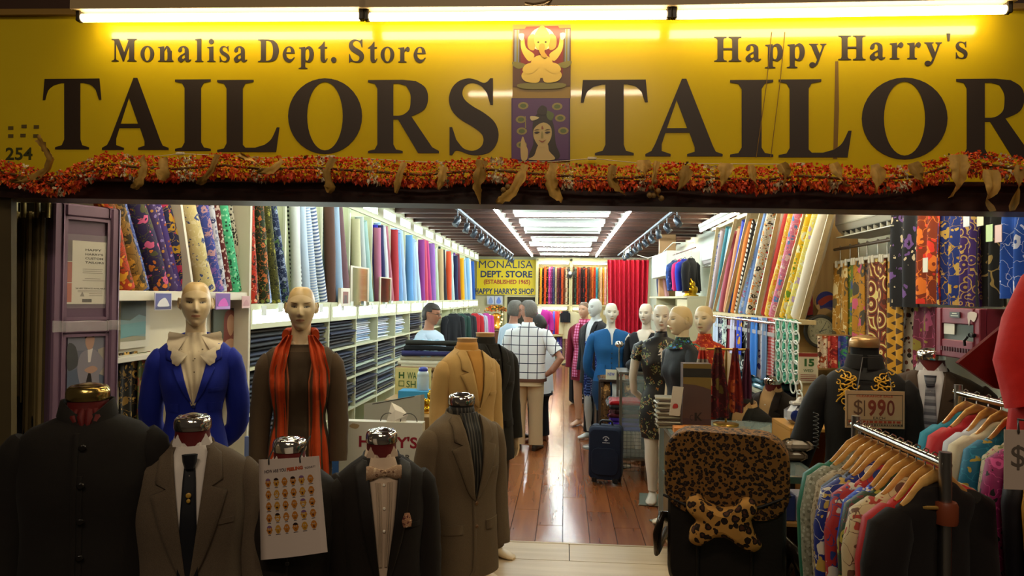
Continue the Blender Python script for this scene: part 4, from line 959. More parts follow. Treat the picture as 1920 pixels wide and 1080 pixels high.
for(x0,y0,x1,y1,lab,cc)in((289,549,321,581,'small violet temple postcard clipped to the near-left shelf edge',('#c8c4d4','#4a4890','#d8d8e0','#2e2c60')),(404,550,431,580,'small magenta postcard hanging from the shelf edge beside the blue jacket',('#8a5ab0','#6a3a9a','#d048c0','#b890d8')),(453,555,468,578,'tiny pink card taped to the white post',('#d0a8a8','#c89a9c','#b88488','#dcbcbc'))):
 def a_(Q):Q([(.04,.04),(.96,.04),(.96,.96),(.04,.96)],1);Q([(.2,.6),(.35,.4),(.6,.3),(.8,.6),(.8,.8),(.2,.8)],2,1,True);Q([(.04,.82),(.96,.8),(.96,.96),(.04,.96)],3,1)
 pic('postcard',lab,'card',x0,y0,x1,y1,XN+.045,False,a_,[M(c,.4)for c in cc],.003)
def drape(name,label,cat,px0,py0,px1,py1,X,mat,folds=3,amp=.015,group=None,Yk=None,sway=0,n=26):
 """hanging cloth with folds; X plane along the wall or (Yk) facing the street"""
 f=(lambda x,y:P(x,y,Yk))if Yk else(lambda x,y:PXp(x,y,X))
 a,c,d=f(px0,py0),f(px1,py0),f(px0,py1);mid=f((px0+px1)/2,(py0+py1)/2)
 zt=f((px0+px1)/2,py0).z;zb=f((px0+px1)/2,py1).z;p=Pl(a,c,0);rows,back=[],[]
 for j in range(11):
  t=j/10;z=zt+(zb-zt)*t;r1,r2=[],[]
  for i in range(n+1):
   u=i/n;dd=amp*(.35+.65*t)*math.sin(u*folds*2*PI+.8*math.sin(3*t))+sway*t*t
   q=p.pt(p.w*u,z,dd);r1.append(q);r2.append(q-p.n*.004)
  rows.append([v-p.pt(0,0,0)for v in r1+r2[::-1]])
 b=B().loft(rows[::-1]);o=b.build(name,mat,None,p.pt(0,0,0));return tag(o,label,cat,group)
for i,(x0,x1,nm,m)in enumerate(((224,258,'black batik cloth with gold leaves',FL('#1c1a16','#c8a050','#8a6a2e',s=13)),(258,282,'green and gold batik cloth',FL('#4a5428','#a88a3a','#7a3a2a',s=15)),(282,300,'black and cream striped batik cloth',PAT('stripe',('#2a2418','#b8a070'),24,axis=0)))):
 drape('batik_cloth',nm+' hanging under the landscape picture','cloth',x0,660,x1,800,XN-.08+.01*i,m,2,.01,'cloths under the landscape picture')
def slabcloth(W_=.80,D=.34,T_=.033):
 b=B();n=16;rings=[]
 prof=[]
 for k in range(n):
  a=2*PI*k/n;ct,st=math.cos(a),math.sin(a);prof.append((-.17+D/2*math.copysign(abs(ct)**.35,ct),T_/2*math.copysign(abs(st)**.7,st)))
 for y in(-W_/2,-W_/2+.01,W_/2-.01,W_/2):
  k=.9 if abs(y)==W_/2 else 1;rings.append([(x*1.0,y,z*k+T_/2)for x,z in prof])
 b.loft(rings[::1],0,True,True,True);return b
fc=slabcloth().build('folded_cloth',cl('#1c2030'));fc2=slabcloth(.74,.30,.022).build('folded_cloth',cl('#dde6f0'));first={id(fc):True,id(fc2):True}
dark=[('navy','#1b2238'),('black','#15161b'),('charcoal','#2b2d33'),('midnight blue','#161c30'),('slate grey','#3c4450'),('dark grey','#24262c'),('dark brown','#2c2420'),('ink blue','#222a44')]
lite=[('white','#e6ecf2'),('pale blue','#b8cce6'),('white','#dde6f2'),('lilac white','#d2d6ea'),('sky blue','#a0bce0')]
for k in range(0,8):
 for si,zb in enumerate((1.237,.902,.562)):
  light=si==0 and k in(3,4,5)
  cnt=12 if light else(8 if k<7 else 7)
  if si==2 and k>5:continue
  z=zb
  for i in range(cnt):
   nm,hx=(lite if light else dark)[(i*3+k*5+si*7+(i*i)%3)%(5 if light else 8)]
   if not light and k in(4,5)and(i+si)%4==1:nm,hx='sage grey','#7d8c8a'
   if not light and k in(3,4)and(i+si)%7==3:nm,hx='pale sage','#aebbaa'
   src=fc2 if light else fc
   o=src if first[id(src)]else src.copy()
   if not first[id(src)]:COL.objects.link(o)
   first[id(src)]=False
   o.location=(XF-.012+.012*rnd.gauss(0,1)-(.05 if light else 0),Y0+BW*(k+.5)+.008*rnd.gauss(0,1),z);o.rotation_euler=(.012*rnd.gauss(0,1)*.3,0,.012*rnd.gauss(0,1))
   setmat(o,cl(hx));z+=.0225 if light else.034
   tag(o,f'folded {nm} cloth, {ORD[i]} up on {("the top", "the second", "the third")[si]} lower shelf of the {ORD[k]} lit bay','folded cloth','folded cloths on the left shelves')
for i,hx in enumerate(('#2a3a3a','#c8a030','#3a2a5a','#d8c890','#a83a5a','#e0d8c0','#6a2a6a','#d8b040','#20242c','#b84a3a','#e4e0d0')):
 o=fc2.copy();COL.objects.link(o);o.location=(XF-.06,Y0+BW*8.55,1.237+.0226*i);setmat(o,cl(hx));tag(o,f'coloured folded cloth, {ORD[i]} up in the bright pile behind the seller','folded cloth','bright pile behind the seller')
for(x0,y0,x1,y1,lab)in((655,500,690,575,'tall narrow mirror leaning among pale blue rolls'),(710,520,732,572,'small silver photo frame among the royal blue rolls')):
 def a_(Q):Q([(.1,.04),(.9,.04),(.9,.96),(.1,.96)],1)
 pic('standing_mirror',lab,'mirror',x0,y0,x1,y1,XF+.0,True,a_,[M('#b8ae94',.4),M('#e4ece8',.05,1)],.014)
def a_(Q):Q([(.2,.2),(.8,.2),(.8,.85),(.2,.85)],1);Q([(.35,.4),(.65,.4),(.7,.85),(.3,.85)],2,1)
pic('photo_frame','white box frame with a red and brown picture on the shelf edge','picture',634,540,651,574,XF+.02,True,a_,[M(c,.5)for c in('#ddd6c4','#7a3a2a','#3a2018')],.03)
for k in range(8):
 yy=Y0+BW*(k+.25)
 for q in range(2):
  o=B().box((0,0,0),(.004,.09,.075),bev=.001).build('price_card',M('#dfe6e2',.4));o.location=(XF+.03,yy+.3*q+.05*(k%3),1.655+.02*((k+q)%2));o.rotation_euler=(.1*(q-.5),0,0)
  tag(o,f'small white price card, {("left", "right")[q]} one on the light box of the {ORD[k]} lit bay','price card','price cards on the light boxes')
  # ceiling lamps, back wall
def tube_light(a,c,label,group,m,hw=.05,r=.016,up=.045,name='tube_light'):
 a,c=Vector(a),Vector(c);d=(c-a).normalized();s_=Vector((-d.y,d.x,0));t=thing(name,label,'lamp',(a+c)/2,0,group)
 child(B().tube([a,c],r,8).build('tube',m),t)
 A,C_=a-d*.03,c+d*.03;u=Vector((0,0,1))
 vs=[q+s_*x+u*z for q in(A,C_)for x,z in((-hw,up+.05),(hw,up+.05),(hw*.6,up-.02),(-hw*.6,up-.02))]
 child(B().add(vs,[(0,1,2,3),(7,6,5,4),(0,4,5,1),(1,5,6,2),(2,6,7,3),(3,7,4,0)]).build('housing',M('#c6ccc4',.4)),t)
 b=B()
 for q in(a,c):b.box(tuple(q+u*.01),(.025,.025,.05))
 child(b.build('lamp_holder',M('#dfe3de',.4)),t)
 if a.z>2.7:
  b=B()
  for f in(.2,.8):q=a.lerp(c,f);b.tube([q+u*(up+.05),Vector((q.x,q.y,ZC))],.006,6)
  child(b.build('hanger_rod',M('#c6ccc4',.4)),t)
 return t
TI=EMIT('#e6f4f2',TUBE_IN,'cool_tube');TW=EMIT('#fff0c8',TUBE_WARM,'warm_tube');OFF=M('#cfd6d2',.3)
zt=2.85
for i,(Y,x0,x1,lit)in enumerate(((8.9,-.66,.54,1),(10.1,-.66,.54,1),(11.25,-.66,.54,0),(12.7,-.62,.56,1),(14.0,-.72,.50,1),(15.4,-.62,.56,1),(16.9,-.62,.56,1))):
 tube_light((x0,Y,zt),(x1,Y,zt),f'{"lit" if lit else "unlit"} cross tube on the ceiling, {ORD[i]} from the entrance','cross tubes over the aisle',TI if lit else OFF,.11)
for nm,X in(('left',-.87),('right',.78)):
 for i in range(8):
  y=7.6+i*1.27
  tube_light((X,y,zt),(X,y+1.2,zt),f'{nm} lengthwise ceiling tube along the aisle, {ORD[i]} from the entrance',nm+' lengthwise tube row',TI,.03)
for i,(X,y)in enumerate(((2.0,7.9),(2.0,9.15),(1.92,12.4),(1.35,14.6))):
 tube_light((X,y,2.80),(X,y+(1.2 if i<2 else.9),2.80),f'warm ceiling tube near the right wall, {ORD[i]} from the entrance','warm tubes over the right side',TW,.03)
for i,(X,y,m,nm)in enumerate(((-1.55,3.3,TW,'warm'),(-1.55,4.9,TI,'cool'),(-.87,6.2,TI,'cool'),(.78,6.2,TI,'cool'),(1.5,3.15,TW,'warm'),(1.5,4.6,TW,'warm'),(1.2,6.3,TW,'warm'),(0,3.4,TW,'warm'))):
 tube_light((X,y,2.80),(X,y+1.2,2.80),f'{nm} added fill tube unseen behind the entrance beam, {ORD[i]} from the left door','added fill tubes inside the shop front',m,.03)  # unseen tubes, added to brighten the goods near the entrance
for i,(X,X2,nm)in enumerate(((.75,1.95,'right'),(-2.1,-.9,'left'))):
 tube_light((X,3.12,2.62),(X2,3.12,2.62),f'added warm crosswise fill tube unseen behind the entrance beam on the {nm}','added crosswise fill tubes behind the beam',TW,.03)  # two more added tubes, throwing light on surfaces that face the street
for nm,X,ys in(('left',-1.3,[8.1+.78*i for i in range(12)]),('right',1.28,[8.0+.8*i for i in range(10)])):
 t=thing('spot_track',f'dark ceiling track with spotlights on the {nm} of the aisle','spotlight track',(X,8,2.84))
 child(B().box((X,12.2,2.83),(.035,9.2,.03)).build('track',M('#3c4a5c',.4,.5)),t)
 for i,y in enumerate(ys):
  sd=1 if nm=='left' else-1;b=B();tx=-sd*.1+.05*math.sin(i*2.1)
  b.tube([(X,y,2.82),(X,y,2.74)],.008,6);b.tube([(X-.03,y,2.74),(X-.03,y,2.68)],.006,6);b.tube([(X+.03,y,2.74),(X+.03,y,2.68)],.006,6);b.box((X,y,2.74),(.07,.02,.012))
  c0=Vector((X,y,2.68));dv=Vector((tx*4,-.5+.3*(i%3),-.8)).normalized()
  b.tube([c0-dv*.05,c0-dv*.03,c0+dv*.06,c0+dv*.065],[.022,.034,.042,.036],12);child(b.build('spotlight',M('#39404a',.35,.5)),t)
YS=YB-.12
SB=thing('painted_sign','yellow painted sign MONALISA DEPT. STORE high on the back wall','sign',P(950,552,YS))
child(quad_board('board',(894,486),(1005,487),(1004,553),(894,552),YS,.04,M('#e8cf16',.5)),SB)
navy,redp=M('#22305e',.6),M('#a83024',.6)
for tx,x0,x1,y0,y1,m,bd in(('MONALISA',898,999,488.5,502.5,navy,.0),('DEPT. STORE',901,998,507.5,520,navy,.03),('(ESTABLISHED 1965)',907,994,524,534.5,redp,.03),("HAPPY HARRY'S SHOP",890,1001,540,551,navy,.03)):
 o=P(x0,y1,YS-.004);e=P(x1,y1+.6,YS-.004);h=P(x0,y0,YS-.004).z-o.z
 s_,_=sans(tx,(e-o).length,h,bd);b=put(B(),s_,o,(e-o).normalized());child(b.build('lettering',m),SB)
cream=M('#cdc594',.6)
dr=bpy.data.objects.new('door_3',None);COL.objects.link(dr);struct(dr);dr.location=P(976,680,YB-.04)
x0,x1=P(951,600,YB).x,P(1003,600,YB).x;zt3=P(976,557,YB).z
for nm,q,m in(('opening',(x0,x1,YB-.03,YB-.01,0,zt3),M('#3a3830',.8)),('inner_door',(x0+.04,x0+(x1-x0)*.35,YB-.05,YB-.03,0,zt3-.05),M('#2a1c14',.6)),('door_frame',(x0-.08,x0,YB-.08,YB,0,zt3+.06),cream),('door_frame',(x1,x1+.08,YB-.08,YB,0,zt3+.06),cream),('door_frame',(x0,x1,YB-.08,YB,zt3,zt3+.06),cream)):
 child(B().box(((q[0]+q[1])/2,(q[2]+q[3])/2,(q[4]+q[5])/2),(q[1]-q[0],q[3]-q[2],q[5]-q[4])).build(nm,m),dr)
bs=thing('back_shelf','cream back wall rack holding printed cloth rolls beside the doorway','shelf',P(1075,683,YB-.3))
sx0,sx1=P(1006,600,YB-.4).x,P(1152,600,YB-.4).x
def bb(nm,x0,x1,z0,z1,y0=YB-.42,y1=YB-.02,m=cream):child(B().box(((x0+x1)/2,(y0+y1)/2,(z0+z1)/2),(x1-x0,y1-y0,z1-z0)).build(nm,m),bs)
zz=lambda py:P(1060,py,YB-.42).z
for px in(1006,1070,1141):bb('post',P(px,600,YB-.42).x-.035,P(px,600,YB-.42).x+.035,zz(683)if px>1006 else 0,zz(486))
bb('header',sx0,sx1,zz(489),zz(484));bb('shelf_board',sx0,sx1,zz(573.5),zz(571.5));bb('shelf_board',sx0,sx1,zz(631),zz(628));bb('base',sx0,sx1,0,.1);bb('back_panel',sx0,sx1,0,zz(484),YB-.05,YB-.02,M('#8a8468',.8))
for i,(xa,xb,py)in enumerate(((1010,1066,493),(1075,1137,494),(1010,1062,578.5),(1075,1120,579.5))):
 tube_light(P(xa,py,YB-.46),P(xb,py+.6,YB-.46),f'{"upper" if i < 2 else "lower"} warm tube on the back rack, {("left", "right")[i % 2]} of two','tubes on the back rack',TW,.02,.022,.02)
bc=[('black floral','#241a1a','#b87a3a'),('yellow-orange','#d89a2e','#c87a1e'),('black and gold','#1c1816','#8a6a34'),('red-orange','#d04a24','#7a1e14'),('black and yellow','#201a14','#c8942e'),('magenta','#a82e7a','#e07ab0'),('purple','#6a2a5e','#c05a8a'),('navy','#2a2c4e','#4a4c78'),('cream','#c8b48a','#a88a5a'),('maroon','#4a1e24','#7a3a3a'),('plum','#3a1c30','#6a3450'),('rust','#b84a24','#6a2414'),('brown','#5a3420','#8a5a34'),('cream floral','#c8b898','#8a4a3a'),('black and green','#22241a','#7a7a4a'),('dark olive','#3a3a22','#8a8450'),('cocoa','#4a2c20','#7a4a34'),('forest','#24302a','#5a7a64'),('bright orange-red','#d84a20','#8a2010'),('wine','#5a1c20','#8a3a34'),('black','#1a1618','#4a2a2c'),('black and red','#1e1416','#8a2a24'),('vermilion','#e0481c','#401410'),('coffee','#2a1c18','#5a3a2c'),('chestnut','#7a3a20','#a85a2e'),('burnt orange','#b8561e','#7a3414'),('scarlet','#d03c1c','#9a2a14'),('teal','#2a6a78','#4a8a94'),('tan','#b89a64','#8a6a3a'),('peach','#d8a078','#e8c8a0'),('amber','#d8942a','#f0c060'),('pink peach','#d89088','#f0c8b8'),('ivory','#d8c8a8','#b89a7a')]
for i,(nm,a_,b_)in enumerate(bc):
 px=1009.5+4.05*i;p=P(px,572,YB-.24-.06*(i%2));zt2=zz(499)-.05*rnd.random()
 roll((p.x,p.y,zz(571)+.004),(p.x,p.y,zt2),.030,PAT('small',(a_,b_,a_),26,wid=.42),f'{nm} cloth roll, {ORD[i] if i < len(ORD) else "last"} from the left on the upper back rack' if i<29 else f'{nm} cloth roll at the right end of the upper back rack','upright rolls on the upper back rack')
for i,(nm,a_)in enumerate((('purple','#6a3a9a'),('red','#b8242e'),('blue','#2e3aa8'),('crimson','#a81e34'),('scarlet','#c82a2a'),('dark floral','#3a2424'),('cherry red','#c01e2e'),('garnet','#8a1a2a'),('emerald','#1eb07a'))):
 px=1029.5+4.2*i;p=P(px,627,YB-.3);roll((p.x,p.y,zz(627.5)),(p.x,p.y,zz(584)),.031,PAT('small',(a_,'#d8b08a' if nm=='dark floral' else a_,a_),30,wid=.4),f'{nm} cloth roll, {ORD[i]} from the left on the middle back rack','rolls on the middle back rack')
for i,(nm,a_,b_)in enumerate((('blue dotted','#2a3aa8','#d0d8f0'),('purple','#5a3a8a','#7a5aa8'),('taupe','#8a7460','#a89078'),('pink floral','#c07a8a','#e0b0b0'),('black dotted','#1e1c24','#b8b0b0'),('violet','#7a2e9a','#9a5ab8'),('magenta','#b03a94','#d070b8'),('grape','#4a2a6a','#6a4a8a'))):
 px=1046+5.2*i;p=P(px,682,YB-.3);roll((p.x,p.y,.1),(p.x,p.y,zz(633)),.036,PAT('small',(a_,b_),22,wid=.3),f'{nm} cloth roll, {ORD[i]} from the left on the bottom back rack','rolls on the bottom back rack')
fp=P(1069,512,YB-.75);FN=thing('wall_fan','dark wire-cage fan on a cream pole before the back rack','fan',(fp.x,fp.y,0))
b=B()
for rr in(.16,.12,.08,.04):b.tube([fp+Vector((rr*math.cos(2*PI*k/20),-.03,rr*math.sin(2*PI*k/20)))for k in range(21)],.004,5)
for k in range(16):a=2*PI*k/16;b.tube([fp+Vector((.03*math.cos(a),-.035,.03*math.sin(a))),fp+Vector((.16*math.cos(a),-.02,.16*math.sin(a)))],.003,4)
child(b.build('cage',M('#2c2a28',.4)),FN)
b=B()
for k in range(3):a=2*PI*k/3;b.poly(sm_path([(.02,-.01,1),(.08,-.05,1),(.14,-.02,1),(.13,.04,1),(.06,.03,1),(.02,.01,1)],3),fp,(math.cos(a),.2,math.sin(a)),(-math.sin(a),0,math.cos(a)),.004)
child(b.build('blades',M('#4a4440',.4)),FN)
child(B().ell(tuple(fp+Vector((0,-.03,0))),(.05,.03,.05)).build('hub',M('#c8ccd0',.3)),FN);child(B().ell(tuple(fp+Vector((0,.06,-.05))),(.06,.09,.09)).build('motor',M('#2c2a28',.4)),FN)
child(B().tube([(fp.x,fp.y+.08,.02),(fp.x,fp.y+.08,fp.z-.1)],.026,10).build('pole',M('#c9bf8e',.5)),FN);child(B().lathe([(.2,0),(.2,.02),(.05,.05)],20,(fp.x,fp.y+.08,0)).build('base',M('#2c2a28',.5)),FN)
ap=P(930,640,17.6);AL=thing('altar_table','small brown altar table beside the back doorway','table',(ap.x,ap.y,0))
ah=P(930,616,17.6).z
for q,nm in((((ap.x,ap.y,ah-.02),(.55,.4,.04)),'table_top'),(((ap.x,ap.y,ah/2-.03),(.48,.34,ah-.08)),'cabinet_body')):child(B().box(*q,bev=.005).build(nm,M('#6a4020',.5)),AL)
LT=thing('altar_lantern','glowing golden altar lantern under the flower dome','lantern',(ap.x,ap.y,ah))
child(B().lathe([(.12,.0),(.13,.03),(.09,.06),(.10,.30),(.13,.34),(.05,.4)],14,(ap.x,ap.y,ah)).build('body',M('#c89030',.3,.6)),LT)
b=B()
for k in range(14):a=k*2.4;b.ell((ap.x+.17*math.cos(a),ap.y-.12+.06*math.sin(a),ah+.04+.026*k),(.022,)*3,8,6)
child(b.build('bulb',EMIT('#ffb850',5,'altar_bulb')),LT)
b=B();r=random.Random(9);cf=P(930,582,17.6)
for k in range(620):
 a=r.random()*2*PI;e=r.random();rr=.30*math.sqrt(r.random());h=.17*math.sqrt(max(0,1-(rr/.31)**2));p=Vector((cf.x+rr*math.cos(a),cf.y+rr*math.sin(a)*.6,cf.z-.05+h*(.6+.5*e)));s_=.016+.016*r.random();n_=Vector((r.gauss(0,1),-1+r.gauss(0,.5),r.gauss(0,1)+.5)).normalized();u_=n_.orthogonal().normalized();v_=n_.cross(u_)
 b.add([p+u_*s_,p+v_*s_*.8+n_*.006,p-u_*s_,p-v_*s_*.8+n_*.006],[(0,1,2,3)],r.choice((0,0,1,2,3,3)))
b.tube([(ap.x+.12,ap.y+.1,ah),(ap.x+.12,ap.y+.1,cf.z)],.02,6,3)
tag(b.build('flower_dome',[M(c,.6)for c in('#d86a1e','#e8a82e','#b82e1e','#3c5a24')]),'dome of orange and red flowers above the altar','flowers')
for i,(xa,cc)in enumerate(((913,'#8aa0d8'),(928,'#6a8ae0'))):
 t=thing('deity_print',f'small blue deity print left of the back doorway, {("left", "right")[i]} of two','picture',P(xa,570,YS));child(quad_board('sheet',(xa,555),(xa+14,555),(xa+14,571),(xa,571),YS,.006,M('#c8d0e8',.4)),t)
 b=B();flat_o=P(xa+7,563,YS-.004);b.poly(sm_path([(x*.07+0,y*.09,1)for x,y in((0,1),(.5,.5),(.9,-.4),(.5,-1),(-.5,-1),(-.9,-.4),(-.5,.5))],4),flat_o,(1,0,0),(0,0,1),.001);child(b.build('print',M(cc,.4)),t)
CY=15.6;ca,cb_=P(1139,487,CY),P(1217,487,CY)
rows=[]
for j in range(15):
 t=j/14;z=ca.z*(1-t)+.05*t;row=[]
 for i in range(91):
  u=i/90;x=ca.x+(cb_.x-ca.x)*u;w_=(1-.16*t);x=(ca.x+cb_.x)/2+(x-(ca.x+cb_.x)/2)*w_
  row.append((x,CY+(.045+.02*t)*math.sin(u*2*PI*9+.6*math.sin(2.5*t+u*4))*(1+.3*math.sin(u*17)),z))
 rows.append(row)
fr=[[(x,y,z)for x,y,z in r_]+[(x,y+.006,z)for x,y,z in r_[::-1]]for r_ in rows]
CU=thing('red_curtain','tall deep red curtain of the fitting corner at the back right','curtain',((ca.x+cb_.x)/2,CY,0));child(B().loft(fr[::-1]).build('cloth',CLOTH('#b3122c',.1,.6,.2,.1)),CU)
b=B()
for k in range(13):x=ca.x+(cb_.x-ca.x)*k/12;b.tube([(x+.02*math.cos(a),CY,ca.z+.03+.02*math.sin(a))for a in[2*PI*q/8 for q in range(9)]],.004,4)
child(b.build('curtain_ring',steel()),CU)
tag(B().tube([(ca.x-.08,CY,ca.z+.05),(cb_.x+.3,CY,ca.z+.05)],.014,8).build('curtain_rail',steel()),'steel rail carrying the red curtain','rail')
HM=WOOD('#b27a34','#e0ae62',.35,0,3,.3)
def hang_shape(b,L,w,mi=0,th=.045,slv=True,seed=0,sl=.5,slope=.055):
 """garment on a hanger: neck at the origin, shoulders along X, hanging to -L"""
 r=random.Random(seed);ph=r.random()*6;keys=[(-.006,.07,.026),(-.016,.095,.03),(-slope*.7,w*.62,.034),(-slope,w*.86,.038),(-slope-.03,w*.97,.042),(-.16,w*.98,th),(-.3,w*.94,th*1.1),(-.5*L-.1,w*.96,th*1.2),(-L,w*1.04,th*1.35)]
 rings=[];T_=Torso([(z,a,d,0)for z,a,d in keys]);zs=[keys[0][0]+(keys[q][0]-keys[0][0])*1.0 for q in range(len(keys))];zs=sorted({round(v,4)for q in range(len(keys)-1)for v in[keys[q][0]+(keys[q+1][0]-keys[q][0])*u/3 for u in range(3)]}|{-L},reverse=True)
 for z in zs:
  a,d,_=T_.at(z);f=max(0,min(4,(-z-.08)/(L-.08)*4))*.09;n=28;ring=[]
  for k in range(n):
   t=2*PI*k/n;x,y=a*math.copysign(abs(math.cos(t))**.8,math.cos(t)),d*math.sin(t)
   y+=f*d*1.6*math.sin(x/a*7+ph)*(1 if True else 0);ring.append((x,y,z))
  rings.append(ring)
 b.loft(rings[::-1],mi)
 if slv:
  for s_ in(-1,1):
   b.tube([(s_*w*.84,0,-slope-.012),(s_*w*.99,.0,-slope-.05),(s_*w*1.1,.004,-.2),(s_*w*1.17,-.006,-.2-sl*.4),(s_*w*1.2,-.02,-.2-sl*.8)],[(.035,.03),(.05,.075),(.046,.078),(.04,.07),(.036,.064)],14,mi)
 return b
def hanger(loc,rz,label,group,w=.2,wood=True,hook=.09,slope=.055):
 t=thing('coat_hanger',label,'hanger',loc,rz,group)
 b=B();b.tube([(0,0,.0),(0,0,hook*.55),(.016,0,hook*.72),(.018,0,hook*.9),(0,0,hook),(-.014,0,hook*.93)],.0022,6);b.build('hook',chrome(),t)
 b=B()
 if wood:b.tube([(-w,0,-slope-.006),(-w*.75,0,-slope*.72),(-w*.4,0,-slope*.12),(0,0,.008),(w*.4,0,-slope*.12),(w*.75,0,-slope*.72),(w,0,-slope-.006)],[(.006,.012),(.007,.014),(.008,.017),(.009,.02),(.008,.017),(.007,.014),(.006,.012)],10)
 else:b.tube([(-w,0,-slope),(0,0,.004),(w,0,-slope),(w*.98,0,-slope-.012),(-w*.98,0,-slope-.012),(-w,0,-slope)],.004,6)
 b.build('shoulder_bar',HM if wood else M('#1c1c20',.4),t);return t
def hung(px,py,Y,rz,L,w,mat,label,hl,group,hgroup,slv=True,wood=True,seed=0,sl=.5,lift=0):
 p=P(px,py,Y);hanger(p,rz,hl,hgroup,w*.93,wood);o=hang_shape(B(),L,w,0,slv=slv,seed=seed,sl=sl).build('hanging_garment',mat,None,p-Vector((0,0,.012)),rz);return tag(o,label,'garment',group)
for i,(px,Y,nm,m)in enumerate(((850,12.6,'black coat',CLOTH('#17191e')),(863,13.6,'dark green jacket',CLOTH('#1e3a34')),(875,14.4,'charcoal coat',CLOTH('#22262c')),(890,15.3,'red and black jacket',CLOTH('#a8242c')),(898,16.0,'pale striped blouse',PAT('stripe',('#cdd2de','#8a90b0'),24,axis=0)),(911,17.2,'magenta satin blouse',CLOTH('#b83a9a',.1,.5)))):
 hung(px,586,Y,.9,.62,.2,m,f'{nm} hung on the far left wall near the altar',f'hanger of the {nm} on the far left wall','clothes on the far left wall','hangers on the far left wall',wood=False,seed=i)
hung(1073,583,YB-.9,.1,.72,.24,CLOTH('#cfc49c'),'cream open jacket hanging in front of the back rack','black hanger of the cream jacket at the back rack','clothes before the back rack','hangers before the back rack',wood=False,seed=3)
hung(1060,582,YB-1.0,.2,.3,.14,CLOTH('#1e1e22'),'small black vest hanging beside the cream jacket','black hanger of the small vest at the back rack','clothes before the back rack','hangers before the back rack',slv=False,wood=False,seed=5)
# right wall
XW=1.74
panel_w=WOOD('#a57f4c','#c49c62',.5,2,1.6)
LW=WOOD('#bfa878','#d8c49a',.5,2,1.6)
RK=thing('slanted_rack','light wood rack of slanted dividers holding printed rolls, right wall','shelf',(XW,6.5,0))
def rk(nm,x0,x1,y0,y1,z0,z1,m=LW,bev=.003):child(B().box(((x0+x1)/2,(y0+y1)/2,(z0+z1)/2),(x1-x0,y1-y0,z1-z0),bev=bev).build(nm,m),RK)
rk('bottom_board',XW-.02,XW+.11,5.2,8.5,1.60,1.635);rk('top_board',XW+.05,XR-.02,5.7,8.6,2.62,2.66);rk('back_board',XW+.26,XW+.28,5.7,8.6,1.2,2.66,M('#d9cda4',.7))
def slant(px0,py0,px1,py1,X):a=PXp(px0,py0,X);c=PXp(px1,py1,X);return a,c
for(b0,t0)in((1322,1342),(1336,1372),(1358,1394),(1378,1424),(1416,1456),(1452,1506),(1499,1553)):
 a=PXp(b0,583,XW);a.z=1.64;c=PXp(t0,400 if t0>1400 else 430,XW);k=(2.62-a.z)/(c.z-a.z);c=a+(c-a)*k
 vs=[a+Vector((dx,dy,0))for dx in(0,.035)for dy in(-.008,.008)]+[c+Vector((dx,dy,0))for dx in(0,.035)for dy in(-.008,.008)]
 child(B().add(vs,[(0,1,3,2),(4,6,7,5),(0,4,5,1),(2,3,7,6),(0,2,6,4),(1,5,7,3)]).build('slanted_divider',LW),RK)
rr_=[('white and blue print',PAT('small',('#dfe4f0','#3a5ac8','#8aa0e0'),40,wid=.45)),('pale pink',cl('#d8c4cc')),('teal',cl('#3a7a8a')),('sky blue',cl('#a8cce0')),('rose',cl('#b05a6a')),('peach',cl('#e0a07a')),('royal blue',cl('#2a3aa0')),('olive yellow',cl('#a8983a')),('orange',cl('#d87a3a')),('black and cream checked',PAT('check',('#d8d0c0','#2a2420'),18,wid=.4)),('sky blue floral',FL('#8aa8d8','#c85a8a','#d8e0f0',s=10)),('cornflower blue',cl('#7a9ad8')),('orange and white print',FL('#e8d8c0','#e8862a','#3a2a20',s=16)),('black and white print',PAT('small',('#e0d8d0','#2a2624','#c83a2a'),36,wid=.42)),('white black-dotted',PAT('dots',('#e8e6de','#1c1c20'),15,wid=.17)),('red',cl('#c03a34')),('yellow flowered',FL('#e8b83a','#e87a2a','#f0e0a0',s=14)),('turquoise flowered',FL('#5ab0b0','#d05a8a','#e8d890',s=14)),('rose and blue flowered',FL('#d87a98','#5a8ac8','#f0d0d0',s=14)),('red and yellow floral',FL('#d83a20','#f0c83a','#e8e0c0',s=11)),('yellow green-leafed',FL('#f0c020','#6a8a1e','#f0e8c0',s=11)),('lavender and lime',FL('#d8d4e8','#b8c84a','#b0a0d8',s=14)),('yellow lilac-flowered',FL('#f0e070','#c8a8d0','#f0f0d0',s=14)),('lilac speckled',PAT('small',('#b890b0','#e8d8e8','#8a5a8a'),40,wid=.4)),('cream',cl('#e8dcc8'))]
px_b=[1327,1333,1341,1347,1353,1361,1367,1373,1376,1383,1392,1400,1406,1412,1424,1436,1443,1448,1453,1465,1473,1480,1486,1492,1497]
for i,((nm,m),px)in enumerate(zip(rr_,px_b)):
 t=(px-1327)/170;X=XW+.06+.03*(i%2);a=PXp(px,582,X);a.z=1.655;s_=.30+.55*t
 top=PXp(px+16+42*t,400,X);y_t=a.y-s_*(.9-.0*t);c=Vector((X+.01,y_t,2.50+.1*rnd.random()))
 lean=PXp(px+(22+34*t),430-35*t,X);k=(c.z-a.z)/(lean.z-a.z);c=a+(lean-a)*k
 roll(a,c,.028+.022*t*(1 if i not in(8,3)else.7),m,f'{nm} cloth roll on the slanted rack, {ORD[i]} from its far end','printed rolls on the slanted rack')
RL=PXp(1330,581,XW-.12),PXp(1487,585,XW-.12)
tag(B().tube([(XW-.12,RL[0].y,1.60),(XW-.12,RL[1].y,1.60)],.014,10).build('rail',chrome()),'chrome rail under the slanted rack carrying hung scarves','rail')
